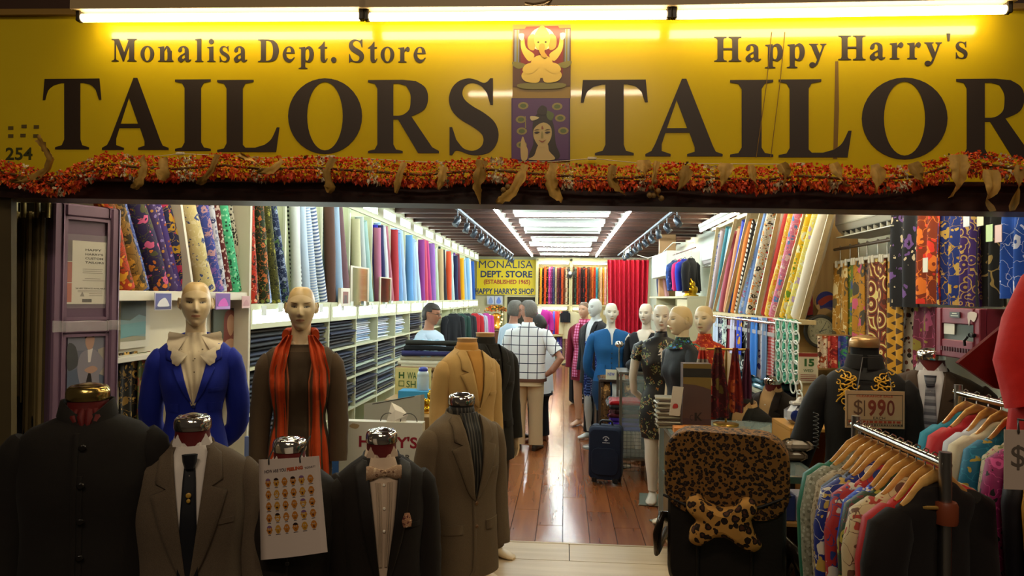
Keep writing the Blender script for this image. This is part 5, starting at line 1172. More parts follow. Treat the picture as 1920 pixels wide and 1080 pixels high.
sc=[(1338,1347,660,'pale blue',cl('#c0d0e8')),(1347,1355,650,'navy flowered',FL('#22284a','#d0a0a8','#e0e0e8',s=14)),(1355,1363,655,'pale mint flowered',FL('#d0e0d8','#4a8a78','#2a2a3a',s=14)),(1363,1371,660,'wine red',cl('#8a2a40')),(1370,1378,663,'pale lilac',cl('#c8c8e8')),(1376,1384,665,'pink',cl('#e0b0c8')),(1382,1392,665,'cobalt blue',FL('#2a4ad0','#e0a030','#2a3a8a',s=7)),(1390,1404,688,'black and white swirl',PAT('bands',('#14181c','#14181c','#d8e0dc','#14181c'),9)),(1402,1408,690,'plum and navy',cl('#3a2438')),(1404,1412,690,'white and pink',cl('#e8d8e0')),(1408,1421,704,'bright blue',cl('#2a7ad8')),(1418,1432,708,'white scarf with purple flowers',FL('#e0dce0','#4a3a78','#8a7aa8',s=8)),(1430,1439,712,'light denim blue',cl('#7a9ac8')),(1438,1453,705,'red and white gingham',PAT('plaid',('#e8d8d8','#e08a8a','#c84048'),40,wid=.5))]
for i,(x0,x1,yb,nm,m)in enumerate(sc):
 Y=PXp((x0+x1)/2,600,XW-.12).y;y_t=593+3*i/13
 p0=PXp(x0,y_t,XW-.12);p1=PXp(x1,y_t,XW-.12)
 drape('hanging_scarf',f'{nm} scarf clipped under the slanted rack, {ORD[i]} from the far end' if 'scarf' not in nm else f'{nm}, {ORD[i]} clipped under the slanted rack from the far end','scarf',x0,y_t,x1,yb,XW-.12+.012*(i%2),m,1.3,.014,'scarves clipped under the slanted rack')
 hp=(p0+p1)/2;t=thing('clip_hanger',f'clear clip hanger of the {ORD[i]} scarf under the slanted rack','hanger',(hp.x,hp.y,1.56),0,'clip hangers under the slanted rack')
 B().tube([(0,0,-.03),(0,0,.02),(.012,0,.04),(0,0,.058),(-.012,0,.05)],.0025,6).build('hook',steel(),t);hw=(p1-p0).length/2
 B().box((0,0,-.05+0),(.012,hw*2*.9,.035),bev=.003).build('clip_bar',GLASS('#f0f4f0',.5,.1),t)
rg=thing('ring_scarf_hanger','white hanger of many joined rings holding mint scarves, under the slanted rack','scarf hanger',PXp(1475,600,XW-.14))
b=B();mint=B();XG=XW-.14;rv=.062
cen=[]
for row in range(8):
 for col in range(4):
  if row>=6 and col<row-4:continue
  px=1460+11.2*col-(0 if row%2 else 1.5)+(row>5)*6;py=610+18.6*row+col*1.5;cen.append((px,py,row,col))
for px,py,row,col in cen:
 c=PXp(px,py,XG);ry=.055;b.tube([c+Vector((0,ry*math.cos(2*PI*k/16),.047*math.sin(2*PI*k/16)))for k in range(17)],.0055,6)
 if col<3 and row<6:mint.tube([c+Vector((.03,0,-.055)),c+Vector((.022,.005,-.02)),c+Vector((.025,0,.02)),c+Vector((.03,0,.055))],[(.02,.028),(.022,.034),(.022,.034),(.02,.028)],10)
c0,c1=PXp(1450,598,XG),PXp(1502,606,XG);b.tube([c0,c1],.006,6);b.tube([(c0+c1)/2,(c0+c1)/2+Vector((0,0,.05))],.004,6)
child(b.build('ring_frame',M('#e4e8e2',.4)),rg)
for o,nm in((mint,'scarf_folds'),):child(stuff(o.build(nm,PAT('small',('#5ab89a','#a8d8c4','#2a6a58'),60,wid=.45))),rg)
YP=5.62
ppx0,ppx1=P(1500,600,YP).x,XR
tag(B().box(((ppx0+ppx1)/2,YP+.03,1.5),(ppx1-ppx0,.04,2.96),bev=.003).build('wood_partition',panel_w),'honey-coloured wood partition carrying the round wall clock','partition')
tag(B().box((P(1530,640,YP-.1).x,YP-.06,P(1530,645,YP-.1).z-.0),(P(1585,640,YP-.1).x-P(1500,640,YP).x,.12,P(1530,592,YP-.1).z-P(1530,690,YP-.1).z),bev=.004).build('wood_box',WOOD('#a87a44','#c4965a',.5,0,1.6)),'wooden box shelf behind the round wall clock','box')
kp=P(1537,621,YP-.17);CK=thing('wall_clock','round grey-rimmed wall clock with a cream dial on the wooden box','clock',kp,.1)
b=B();b.lathe([(.115,.0),(.128,-.0),(.130,.018),(.120,.030),(.108,.026),(.104,.012)],36,(0,0,0),0,True,None,'y');b.build('rim',M('#55504a',.35,.5),CK)
child_=B().lathe([(.107,.010),(.107,.016),(.001,.016)],36,(0,0,0),0,False,None,'y').build('dial',M('#c8bc94',.5),CK)
b=B()
for k in range(60):
 a=2*PI*k/60;L_=.012 if k%5==0 else.005
 b.poly([(-.0012,.093-L_),(.0012,.093-L_),(.0012,.093),(-.0012,.093)],(0,-.0168,0),(math.cos(a),0,-math.sin(a)),(math.sin(a),0,math.cos(a)),0)
for k in range(12):
 a=PI/6*(k+1);s_,w_=sans(str(k+1),None,.017,.01);put(b,s_,(.070*math.sin(a)-w_/2,-.0168,.070*math.cos(a)-.008))
for dx,dz in((.028,.0),(-.028,0),(0,-.03)):b.poly(oval(dx,dz,.014,.014,16),(0,-.0167,0),(1,0,0),(0,0,1),0,0,[oval(dx,dz,.0125,.0125,16)])
b.build('numerals',M('#2c261c',.5),CK)
b=B()
for a,L_,w_ in((1.2,.05,.004),(.55,.078,.003)):b.poly([(-w_,-.015),(w_,-.015),(w_*.4,L_),(-w_*.4,L_)],(0,-.0185,0),(math.cos(a),0,-math.sin(a)),(math.sin(a),0,math.cos(a)),.001)
b.build('clock_hand',M('#17140f',.4),CK);B().lathe([(.106,.02),(.08,.024),(.001,.026)],30,(0,0,0),0,True,None,'y').build('glass',GLASS('#f4f4ee',.08),CK)
fp_=P(1548,566,YP-.12);HF=thing('hand_fan','round paper hand fan with a blue and red print and wooden handle','fan',fp_)
child(B().poly(oval(0,0,.083,.088,30),fp_,(1,0,.0),(0,0,1),.006).build('rim',M('#b8925a',.5)),HF)
b=B();F=lambda pts,k,mi:b.poly(sm_path([q+(1,)for q in pts],4),fp_-Vector((0,.001+.0006*k,0)),(1,0,0),(0,0,1),0,mi)
F(oval(.004,.004,.076,.078,24),0,0);F([(-.06,.0),(-.03,-.03),(.03,.01),(.07,.02),(.05,.05),(0,.045)],1,1);F([(-.05,-.05),(0,-.04),(.06,-.045),(.03,-.074),(-.02,-.07)],1,2);F([(-.07,-.03),(-.05,-.02),(-.04,-.06),(-.06,-.055)],1,3)
child(b.build('print',[M(c,.5)for c in('#2a2a78','#a83a28','#5a4a78','#d8b07a')]),HF)
child(B().poly(sm_path([(-.05,-.06,1),(.0,-.05,1),(.04,-.07,1),(-.0,-.1,1),(-.07,-.15),(-.085,-.135)],4),fp_-Vector((0,.004,0)),(1,0,0),(0,0,1),.01).build('handle',M('#c49a62',.5)),HF)
pa=P(1517,598,YP-.1);b=B()
b.add([P(x,y,YP-.1-dy)for x,y,dy in((1500,594,0),(1506,560,.02),(1521,520,.0),(1524,560,.05),(1525,592,.03),(1512,596,.05))],[(0,5,1),(5,4,3,1),(1,3,2)],0)
b.add([P(x,y,YP-.11-dy)for x,y,dy in((1507,592,.05),(1511,560,.05),(1521,522,.0),(1524,560,.06),(1524,590,.04))],[(0,4,3,1),(1,3,2)],1)
b.poly(sm_path([(-.006,-.02,1),(.006,-.01,1),(.004,.02,1),(-.006,.024,1),(.0,.0,1)],3),P(1518,571,YP-.19),(1,0,0),(0,0,1),.001,2)
for f in list(b.f):pass
tag(b.build('pennant',[M('#2a2a30',.7),M('#9a1e2a',.6),M('#d8a83a',.5)]),'folded red and black pennant with a gold emblem beside the slanted rack','pennant')
ac0,ac1=PXp(1567,433,1.92),PXp(1690,413,1.92)
def aircon(name,label,X,y0,y1,z0,z1,D=.24):
 t=thing(name,label,'air conditioner',(X,(y0+y1)/2,z0));L_=y1-y0;H_=z1-z0
 prof=[(D,.03),(D,H_),(.03,H_),(.0,H_-.04),(-.005,.10),(.02,.05),(.08,.0),(D-.02,.0)]
 rings=[[(x,y,z)for x,z in prof]for y in(-L_/2,-L_/2+.002,L_/2-.002,L_/2)]
 B().loft(rings[::-1],0,True,True,False).build('casing',M('#e2dfd2',.35),t)
 B().poly([(-L_/2+.08,0),(L_/2-.08,0),(L_/2-.08,.055),(-L_/2+.08,.055)],(.016,0,.044),(0,-1,0),(.72,0,-.5),.003).build('air_outlet',M('#2a2a28',.6),t)
 b=B()
 for k in range(9):y=-L_/2+.12+(L_-.24)*k/8;b.box((.04,y,.026),(.05,.006,.03))
 b.build('vane',M('#c8c6ba',.4),t)
 b=B();b.box((-.008,0,.09),(.006,L_*.96,.006));b.build('seam',M('#a8a69a',.5),t)
 B().box((.02,0,.0),(.09,L_-.14,.008),bev=.002).build('louver',M('#d8d6ca',.35),t)
 return t
aircon('air_conditioner','white wall air conditioner above the batik rail on the right wall',1.92,ac1.y,ac0.y,ac0.z-.055,ac0.z+.22)
tag(B().box((XR-.012,4.45,2.0),(.02,1.3,.42)).build('wall_patch',M('#bcd0cc',.7)),'pale blue wall board behind the batik rail','board')
XB=1.96;ra,rb_=PXp(1565,470,XB),PXp(1703,449,XB)
tag(B().tube([(XB,ra.y,2.155),(XB,rb_.y,2.155)],.011,8).build('rail',M('#5a4630',.4,.4)),'thin dark rail of batik cloths below the air conditioner','rail')
bt=[(1563,1588,492,690,'mustard batik cloth with grey fern figures',FL('#a8741e','#5a4a2e','#d8c08a',s=9)),(1588,1600,488,690,'green and yellow flower-bordered batik cloth',FL('#6a7a2e','#c8a83a','#4a5a8a',s=14)),(1600,1620,486,690,'amber batik cloth with pink rosettes',FL('#b07a1e','#c85a78','#4a4438',s=9)),(1620,1632,484,690,'grey and pink banded batik cloth',FL('#8a6a5a','#4a4a52','#c8a07a',s=14)),(1631,1660,481,700,'red-brown batik cloth with cream medallions',PAT('swirl',('#7a3014','#d8c47a','#7a3014','#4a2010'),9)),(1659,1668,480,705,'narrow brown striped batik cloth',PAT('small',('#6a4a24','#b88a3a'),30,wid=.4)),(1666,1691,478,700,'dark batik cloth with gold diamond squares',PAT('diamond',('#3a2a1c','#c8922a','#c8922a','#4a3420','#2c221a'),11))]
for i,(x0,x1,y0,y1,nm,m)in enumerate(bt):
 drape('batik_cloth',nm+' clipped to the rail','cloth',x0,y0,x1,y1,XB+.015*(i%2),m,1.5,.014,'batik cloths on the thin dark rail')
 p=PXp((x0+x1)/2,y0,XB);t=thing('clip_hanger',f'clear clip hanger on the thin batik rail, {ORD[i]} from the partition','hanger',(XB,p.y,2.155),0,'clip hangers on the batik rail')
 B().tube([(0,0,p.z-2.155+.01),(0,0,-.01),(0,.012,.008),(0,.004,.02),(0,-.012,.014)],.003,6).build('hook',steel(),t)
 B().box((0,0,p.z-2.155),(.02,.16,.022),bev=.004).build('clip_bar',GLASS('#f4f0e4',.55,.15),t)
 for s_ in(-.05,.05):B().box((-.008,s_,p.z-2.155-.012),(.016,.022,.05),bev=.004).build('clip',GLASS('#f4f0e4',.6,.15),t)
XC=1.90
bg=[(1672,1722,398,576,'black cloth with purple and cream flowers hung on the right wall',FL('#17151a','#6a4a8a','#c8b89a','#17151a',s=11)),(1722,1763,397,570,'rust batik cloth with large red flowers hung on the right wall',FL('#7a3018','#d8382a','#e07a2e',s=9)),(1761,1806,397,572,'royal blue batik cloth with gold bird and leaves on the right wall',FL('#1c3078','#c8a85a','#b8923a',s=13)),(1804,1838,397,575,'purple batik cloth with gold scrolls hung on the right wall',PAT('swirl',('#3a2468','#3a2468','#b8985a','#3a2468'),22)),(1834,1884,397,575,'black batik cloth with a fringed gold edge on the right wall',FL('#131316','#131316','#131316','#131316','#8a7444',s=4)),(1880,1932,397,560,'bright blue cloth with white blossoms at the right end',FL('#1c4ca8','#1c4ca8','#1c4ca8','#c8d0e8',s=13))]
for i,(x0,x1,y0,y1,nm,m)in enumerate(bg):drape('batik_cloth',nm,'cloth',x0,y0-30,x1,y1,XC-.02*(i%2)+.02,m,2,.022,'large batik cloths on the right wall')
for i,(x,y)in enumerate(((1812,410),(1838,408),(1855,437),(1872,438),(1735,497))):
 o=B().box(tuple(PXp(x,y,XC-.055)),(.003,.05,.075),bev=.001).build('price_ticket',M(('#cfd8e8','#d8d8b8','#b8d89a','#d8b8b8','#d8d4c4')[i],.5));tag(o,('pale blue','cream','green','pink','white')[i]+' paper ticket pinned on the large batik cloths','ticket')
bl=[(1680,1716,575,715,'white and black lattice cloth',PAT('small',('#c8c0b4','#2a2420','#6a3a2a'),30,wid=.42)),(1714,1756,575,700,'maroon and green flowered cloth',FL('#6a2438','#8a7a2e','#a84a6a',s=9))]
for nm_ in bl:drape('batik_cloth',nm_[4]+' hanging low left of the maroon cabinet','cloth',nm_[0],nm_[2],nm_[1],nm_[3],XB+.05,nm_[5],2,.015,'low cloths beside the maroon cabinet')
XM=1.86;m0=PXp(1757,580,XM);m1=PXp(1842,577,XM);zt_,zb_=PXp(1800,578,XM).z,PXp(1800,672,XM).z
p=Pl(m0,m1,zb_);H_=zt_-zb_;MC=thing('hose_cabinet','maroon wall cabinet with a glazed door and keys in the lock','cabinet',p.pt(0,0));mar=M('#7c2c3e',.45,vary=.1)
b=B();p.box(b,0,p.w,0,H_,-.16,-.02);child(b.build('body',mar),MC)
dd=bpy.data.objects.new('door',None);COL.objects.link(dd);dd.location=p.pt(0,0);child(dd,MC)
def dchild(o):o.parent=dd;o.matrix_parent_inverse=Matrix.Translation(dd.location).inverted()
b=B()
for q in((0,.055,0,H_),(p.w-.05,p.w,0,H_),(.055,p.w-.05,H_-.075,H_),(.055,p.w-.05,0,.085)):p.box(b,*q,-.02,.012,bev=.004)
dchild(b.build('door_frame',mar));b=B();p.box(b,.055,p.w-.05,.085,H_-.075,-.01,-.005);dchild(b.build('pane',M('#6a7270',.08,.1)))
b=B();p.box(b,.07,.16,.11,H_*.72,.0,.004);dchild(b.build('paper_note',M('#d8d4c8',.6)))
b=B();p.box(b,p.w-.06,p.w-.02,H_*.45,H_*.53,.012,.03,bev=.004);b.tube([p.pt(p.w-.06,H_*.45,.03),p.pt(p.w-.075,H_*.38,.035),p.pt(p.w-.08,H_*.28,.03)],.006,6);dchild(b.build('lock',M('#1c1a1a',.35,.4)))
b=B();p.box(b,p.w*.38,p.w*.6,H_-.045,H_-.018,.012,.016);dchild(b.build('name_plate',M('#3a3a38',.4)));b=B();p.box(b,p.w*.44,p.w*.54,H_-.028,H_-.023,.016,.017);p.box(b,p.w*.41,p.w*.57,H_-.038,H_-.034,.016,.017);dchild(b.build('plate_print',M('#c8c8b8',.4)))
b=B()
for k in range(14):p.box(b,.06+.022*k,.072+.022*k,.03,.05,.010,.014)
dchild(b.build('vent_slot',M('#4a1824',.6)))
dchild(B().poly(sm_path([(-.02,.03,1),(.05,.03,1),(.03,-.01,1),(.0,.0,1),(-.01,-.03,1)],3),p.pt(p.w-.07,H_-.05,.0125),p.u,(0,0,1),.001).build('torn_tape',M('#c8b8b0',.6)))
tag(B().box((XR-.03,3.0,.78),(.04,1.3,1.56)).build('wall_board',M('#b8cbc8',.7)),'pale blue wall board beneath the batik cloths','board')
b=B();q=P(2022,478,2.5);T_=[(.0,.05,.06),(-.06,.16,.10),(-.14,.21,.12),(-.3,.22,.13),(-.5,.23,.14),(-.62,.24,.15)]
rings=[]
for z,a,d in T_[::-1]:rings.append([(q.x+.02+a*math.cos(2*PI*k/30),q.y+d*math.sin(2*PI*k/30)+.02*math.sin(k*1.7)*(-z),q.z+z)for k in range(30)])
b.loft(rings)
b.tube([q+Vector((-.10,0,-.1)),q+Vector((-.17,-.03,-.24)),q+Vector((-.2,-.05,-.36)),q+Vector((-.17,-.08,-.50))],[(.075,.08),(.085,.09),(.088,.1),(.1,.11)],18)
tag(b.build('red_robe',CLOTH('#c41a14',.12,.7,.3,.6)),'bright red padded robe hanging at the right edge of the shop front','robe')
tag(B().poly([(-.02,0),(-.2,-.16),(-.07,-.25),(.16,-.3),(.16,0)],P(1905,600,2.62),(1,0,0),(0,0,1),.02).build('red_cloth',CLOTH('#6a100c',.1,.8)),'dark red cloth spread slantwise behind the red robe','cloth')
tag(B().box((1.75,11.25,2.32),(.5,1.7,.38),bev=.01).build('wall_box',M('#dbe3dc',.45)),'large pale storage box fixed high on the right wall','box')
aircon('air_conditioner','second white air conditioner high beside the far end of the slanted rack',1.86,8.75,9.5,PXp(1316,502,1.86).z,PXp(1316,502,1.86).z+.3)
CB=thing('tall_cabinet','pale wood open cabinet at the far right wall carrying a gold figurine','cabinet',(1.95,10.4,0));cw=M('#cfc6a0',.55)
def cb(nm,x0,x1,y0,y1,z0,z1,m=cw):child(B().box(((x0+x1)/2,(y0+y1)/2,(z0+z1)/2),(x1-x0,y1-y0,z1-z0),bev=.003).build(nm,m),CB)
cb('top_board',1.55,XR-.02,8.9,12.8,1.79,1.82);cb('side_panel',1.56,XR-.02,8.9,8.93,0,1.79);cb('side_panel',1.56,XR-.02,11.85,11.88,0,1.79);cb('divider',1.56,XR-.02,9.8,9.83,0,1.79);cb('door',1.57,1.585,8.94,9.79,.05,1.78,M('#c8bd94',.5));cb('shelf_board',1.58,XR-.02,9.83,11.85,1.35,1.37);cb('shelf_board',1.58,XR-.02,9.83,11.85,.9,.92);cb('back_panel',XR-.04,XR-.02,8.93,11.85,0,1.79,M('#9a8a64',.6));cb('pillar',1.62,1.9,12.0,12.1,0,2.9,M('#c89a6a',.5))
for i in range(9):
 y=11.75-.085*i;o=B().box((0,0,.15),(.34,.05,.3),bev=.004).build('pattern_book',M(('#c8b890','#b8a880','#d0c4a0')[i%3],.6),None,(1.68,y,1.376));o.rotation_euler=(-.18,0,0);tag(o,f'beige pattern book leaning in the tall cabinet, {ORD[i]} from the back','book','pattern books in the tall cabinet')
GF=PXp(1295,549,1.62);GF.z=1.822;o=thing('gold_figurine','gold gourd-shaped figurine on top of the tall cabinet','figurine',GF);gd=M('#d8a828',.22,.9)
B().lathe([(.07,0),(.085,.012),(.07,.03),(.085,.05),(.095,.08),(.085,.115),(.055,.135),(.06,.155),(.05,.185),(.022,.2),(.01,.215),(.003,.23)],20).build('body',gd,o);B().lathe([(.10,0),(.10,.012),(.07,.016)],20).build('base',M('#c89a20',.3,.8),o)
for i,(x,nm,hx)in enumerate(((1236,'dark blue','#22284a'),(1247,'dusty pink','#a8787a'))):
 a=PXp(x,552,1.72);a.z=1.822;o=B().poly(sm_path([(-.2,0),(.2,0),(.2,.2,1),(.1,.34,1),(-.08,.3,1),(-.2,.1,1)],4),a,(0,-1,0),(-.15,0,1),.04).build('cushion',CLOTH(hx));tag(o,f'{nm} cushion standing on the tall cabinet below the storage box','cushion')
for i,(px,Y,nm,m)in enumerate(((1266,9.9,'blue embroidered blouse',FL('#2a4a8a','#8a9ac8','#1a2244',s=10)),(1277,9.6,'hot pink shawl',CLOTH('#c82a6a')),(1284,9.35,'cobalt blue blouse',CLOTH('#2a3aa8')),(1296,9.1,'black qipao jacket',CLOTH('#1e1e24')))):
 hung(px,486-1.5*i,Y,1.0,(.36,.42,.36,.46)[i],.17,m,f'{nm} hung on the high rail before the storage box',f'wire hanger of the {nm} on the high right rail','garments on the high right rail','hangers on the high right rail',wood=False,seed=i+20,sl=.3)
ra2=P(1262,478,10.1),P(1304,464,8.95);tag(B().tube(ra2,.01,8).build('rail',M('#6a4a3a',.4,.4)),'short brown rail carrying garments high on the far right','rail')
for nm,pts in(('grey cable looping along the ceiling at the right',[(1195,478,14),(1215,484,13),(1240,476,11.5),(1262,455,10),(1300,455,9.5)]),):tag(B().tube([P(*q)for q in pts],.008,6).build('cable',M('#c8c4b0',.5)),nm,'cable')
# figures in the shop
def body_obj(b,mx,mats,root,remesh=0,name='body'):
 inv=mx.inverted();b.v=[tuple(inv@Vector(v))for v in b.v];o=b.build(name,mats,root);o.matrix_local=mx
 if remesh:
  m=o.modifiers.new('one_surface','REMESH');m.mode='VOXEL';m.voxel_size=remesh;m.use_smooth_shade=True
 return o
SK=dict(white='#e4d8c6',beige='#dcc49a',pale='#e4dccb')
def manneq(label,px,py,Y,rz,skin='white',male=False,H=None,head_rz=0,tilt=0,hair=None,arms=None,legs=True,w=1.0,d=1.0,group=None,base=True,lip='#c08468',sc=1.0,name='mannequin'):
 c=P(px,py,Y);H=H or c.z-.29*sc
 root=thing(name,label,'mannequin',(c.x,c.y,0),rz,group)
 T=(male_torso if male else female_torso)(H,w,d)
 b=B();mx=head_mx((0,-.012,H+.172*sc),head_rz,tilt,sc);head(b,mx,male);neck(b,(0,.005,H+.10),(0,.012,H-.01),.05+.006*male,.058+.008*male)
 T.mesh(H-.5,H+.012,24,.03,off=-.012,b=b)
 if arms:arms(b,T,H)
 if legs:
  for s_ in(-1,1):
   leg(b,(s_*.085,.0,.86),(s_*.075,-.01+.02*s_,.48),(s_*.06,.03*s_,.10));foot(b,(s_*.06,.03*s_,.08),(s_*.12,-1),.22,0,.014)
 hx=hair or None
 body_obj(b,mx,face_mat(SK.get(skin,skin),lip,'#94703f' if skin!='beige' else '#7c5c30','#4a4036',.35,hx),root)
 if base and legs:
  q=B();q.box((0,0,.007),(.36,.36,.012),bev=.003);q.tube([(0.16,.1,.01),(.13,.1,.5),(.1,.06,.8)],.01,8);q.build('base_plate',M('#8c9488',.25,.3),root)
 return root,T,H
def person(label,px,py,Y,rz,H,skin,hair_test,hair_hex,shirt,pants,arms,head_rz=0,tilt=0,w=1.0,d=1.0,glasses=False,shoes='#241a14',belt=None,hem=-.62,legs=True,shirt_name='shirt',sleeves=None,feet=True,lip='#9a6a5a',belly=0,wav=.0):
 c=P(px,py,Y);root=thing('person',label,'person',(c.x,c.y,0),rz);T=male_torso(H,w,d)
 if belly:T.k=[(z,a,b_+belly*math.exp(-((z-(H-.45))/.16)**2),yc-belly*.6*math.exp(-((z-(H-.45))/.16)**2))for z,a,b_,yc in T.k]
 b=B();mx=head_mx((0,-.02,H+.175),head_rz,tilt);head(b,mx,True,0,48,40);neck(b,(0,-.0,H+.10),(0,.012,H-.01),.054,.066)
 T.mesh(H-.6,H+.01,24,.03,off=-.02,b=b);arms(b,T,H)
 if legs:
  for s_ in(-1,1):leg(b,(s_*.09,0,H-.58),(s_*.095,0,.48),(s_*.1,.02,.09))
 body_obj(b,mx,face_mat(skin,lip,'#3c3028','#2a2018',.55),root,.009)
 hs=hair_shell(mx,hair_test,.012);body_obj(hs,mx,M(hair_hex,.6,vary=.3,vs=60),root,0,'hair')
 s_=T.mesh(H+hem,H+.0,36,.03,off=.004,wav=wav).build(shirt_name,shirt,root)
 if sleeves:sleeves(s_,T,H)
 if legs:
  trousers(root,H-.60,pants,[((s*.09,0,H-.66),(s*.1,-.01,.48),(s*.105,.01,.07))for s in(-1,1)],.19*w,.125*d)
  if feet:
   for s in(-1,1):
    f=B();foot(f,(s*.105,.01,.08),(s*.2,-1),.26,0,0);f.build('shoe',M(shoes,.45),root)
 if belt:q=B();T2=T.mesh(H-.64,H-.605,28,.03,off=.012,b=q);q.build('belt',M(belt,.5),root)
 if glasses:
  g=B()
  for s in(-1,1):
   g.tube([(s*.032+.022*math.cos(a),-.105+.004*abs(math.cos(a)),.008+.017*math.sin(a))for a in[2*PI*k/14 for k in range(15)]],.0022,5)
   g.tube([(s*.054,-.1,.012),(s*.078,-.02,.014),(s*.079,.02,.005)],.002,5)
  g.tube([(-.01,-.112,.012),(.01,-.112,.012)],.002,5);body_obj_g=g.build('glasses',M('#2c2622',.3,.4),root);body_obj_g.matrix_local=mx
 return root,T,H,s_
def arm_chain(b,pts,r=(.052,.045,.042,.03),mi=0):b.tube(pts,list(r)[:len(pts)],12,mi)
def short_sleeve(par,T,H,s_,mat,p1,p2,r0=.078):B().tube([(s_*.15,0,H-.075),(s_*.20,.004,H-.10),p1,p2],[.055,r0,r0*.98,r0*1.0],16).build('sleeve',mat,par)
def a_sell(b,T,H):
 for s in(-1,1):
  arm_chain(b,[(s*.2,0,H-.1),(s*.24,.0,H-.36),(s*.2,-.2,H-.42),(s*.15,-.3,H-.38)],(.05,.044,.036,.026));hand(b,(s*.15,-.3,H-.38),(-s*.2,-1,.1),(0,0,-1),s,.5)
shp=CLOTH('#b9cfe4',.06,.7,.2,.5)
def s_sell(par,T,H):
 for s in(-1,1):B().tube([(s*.15,0,H-.075),(s*.2,0,H-.1),(s*.245,0,H-.22),(s*.25,-.0,H-.37),(s*.22,-.12,H-.42),(s*.18,-.22,H-.41)],[.055,.08,.075,.066,.062,.05],16).build('sleeve',shp,par)
person('heavy-set person with glasses in pale blue shirt, in profile behind the left counter',806,575,7.55,PI/2-.25,1.40,'#a8745a',lambda x,y,z:z>.062 or(y>-.03 and z>.03)or(y>.028 and z>-.06),'#2a2220',shp,CLOTH('#2a2c34'),a_sell,.1,.12,1.05,1.15,True,sleeves=s_sell,belly=.05)
b=B();q=P(800,652,7.2);r=random.Random(2)
for k in range(7):
 o_=q+Vector((-.12+.04*k,-.05,.02));b.tube([o_+Vector((0,0,.06-.02*(k%2))),o_+Vector((.02,-.07,.01)),o_+Vector((.03*math.sin(k),-.1,-.07-.02*(k%3))),o_+Vector((.03,-.08,-.14+.02*(k%3)))],[(.02,.03),(.03,.045),(.03,.04),(.015,.03)],10)
tag(b.build('shirt_bundle',CLOTH('#9fc2da',.2,.6,.2,.6)),'crumpled pale blue shirt lying over the left counter in front of the seller','shirt')
chk=PAT('check',('#e6e8ea','#1e2740'),9.6,.75,wid=.09)
pale_t=CLOTH('#c6ae8a',.1,.8,.3,.4)
def a_check(b,T,H):
 arm_chain(b,[(-.2,0,H-.1),(-.34,.03,H-.30),(-.40,.08,H-.36),(-.30,.06,H-.5),(-.225,-.0,H-.565)],(.05,.047,.044,.04,.028));hand(b,(-.225,0,H-.565),(.6,-.7,-.15),(.6,.6,0),1,.5)
 arm_chain(b,[(.2,0,H-.1),(.25,-.02,H-.34),(.2,-.2,H-.44),(.14,-.28,H-.40)],(.05,.045,.038,.028));hand(b,(.14,-.28,H-.4),(-.4,-1,.2),(0,0,-1),1,.4)
def s_check(par,T,H):
 short_sleeve(par,T,H,-1,chk,(-.27,.015,H-.21),(-.35,.04,H-.305));short_sleeve(par,T,H,1,chk,(.235,0,H-.2),(.25,-.02,H-.32))
 b=B();rings=[[(rr*math.cos(a),.016+rr*math.sin(a),z)for a in[PI*(-.3+1.6*k/20)for k in range(21)]]for z,rr in((H-.02,.074),(H+.04,.066),(H+.045,.07),(H-.012,.088))]
 b.loft(rings,0,False,False,True,False);b.build('shirt_collar',chk,par)
person('person in a white shirt with dark windowpane checks, seen from behind, hand on hip',991,571,8.0,PI-.12,1.445,'#b07a62',lambda x,y,z:z>.05-.6*y or(y>.0 and z>-.075),'#6e6a64',chk,pale_t,a_check,1.15,.05,1.0,1.02,True,'#2c241e','#5a3420',-.635,sleeves=s_check)
lb=CLOTH('#c3d8ee',.05,.75,.2,.4)
def a_f(b,T,H):
 for s in(-1,1):
  arm_chain(b,[(s*.2,0,H-.1),(s*.24,.0,H-.34),(s*.18,-.18,H-.42),(s*.1,-.26,H-.40)],(.05,.045,.036,.027));hand(b,(s*.1,-.26,H-.4),(-s*.3,-1,.1),(0,0,-1),s,.5)
def s_f(m):
 def f(par,T,H):
  for s in(-1,1):short_sleeve(par,T,H,s,m,(s*.235,0,H-.2),(s*.25,-.0,H-.31))
 return f
person('person in a pale blue polo shirt, mostly hidden behind the check shirt',964,571,8.75,PI-.9,1.44,'#a87660',lambda x,y,z:z>.05-.6*y or(y>.0 and z>-.07),'#5c5852',lb,CLOTH('#4a463e'),a_f,.0,0,1.0,1.0,True,sleeves=s_f(lb))
wh=CLOTH('#e4e8ec',.04,.75,.2,.5)
person('dark-haired person in a loose white shirt and black trousers, head bent, beside the check shirt',1012,596,8.45,-PI/2-.5,1.27,'#c09078',lambda x,y,z:z>.035-.35*y or(y>.0 and z>-.085),'#1a1512',wh,CLOTH('#15151c'),a_f,.1,.45,.98,1.1,False,'#8a5038',None,-.66,sleeves=s_f(wh),wav=.05)
black=CLOTH('#15151a',.2,.7,.3,.2);blackd=CLOTH('#131318',.15,.6,.2,.3)
def arm_back(b,T,H):
 for s in(-1,1):b.tube(sleeve_pts(H,s,1,'back'),[.04,.046,.042,.036,.032,.026],12);hand(b,(s*.11,.16,H-.59),(-s,.1,-.3),(0,1,0),1,.3)
def arm_hang(b,T,H):
 for s in(-1,1):p=sleeve_pts(H,s,.92);b.tube(p,[.036,.042,.040,.035,.031,.024],12);hand(b,p[-1],(0,-.15,-1),(-s,0,0),s,.35)
def dress(root,T,H,mat,hem,name='dress',vneck=0,top=.005):T2=Torso(list(T.k)+[(H-.95,.15,.105,0),(H-1.2,.16,.12,0)],2.3,T.bust);return T2.mesh(hem,H+top,36,.03,off=.003).build(name,mat,root),T2
bam=N('bamboo_print');bam.b.inputs['Roughness'].default_value=.45
_v=bam.vmath('MULTIPLY',bam.tc(),(1.0,.6,1.0));_n=bam.noise(bam.tc(),9,1)
_c='#0f0d10'
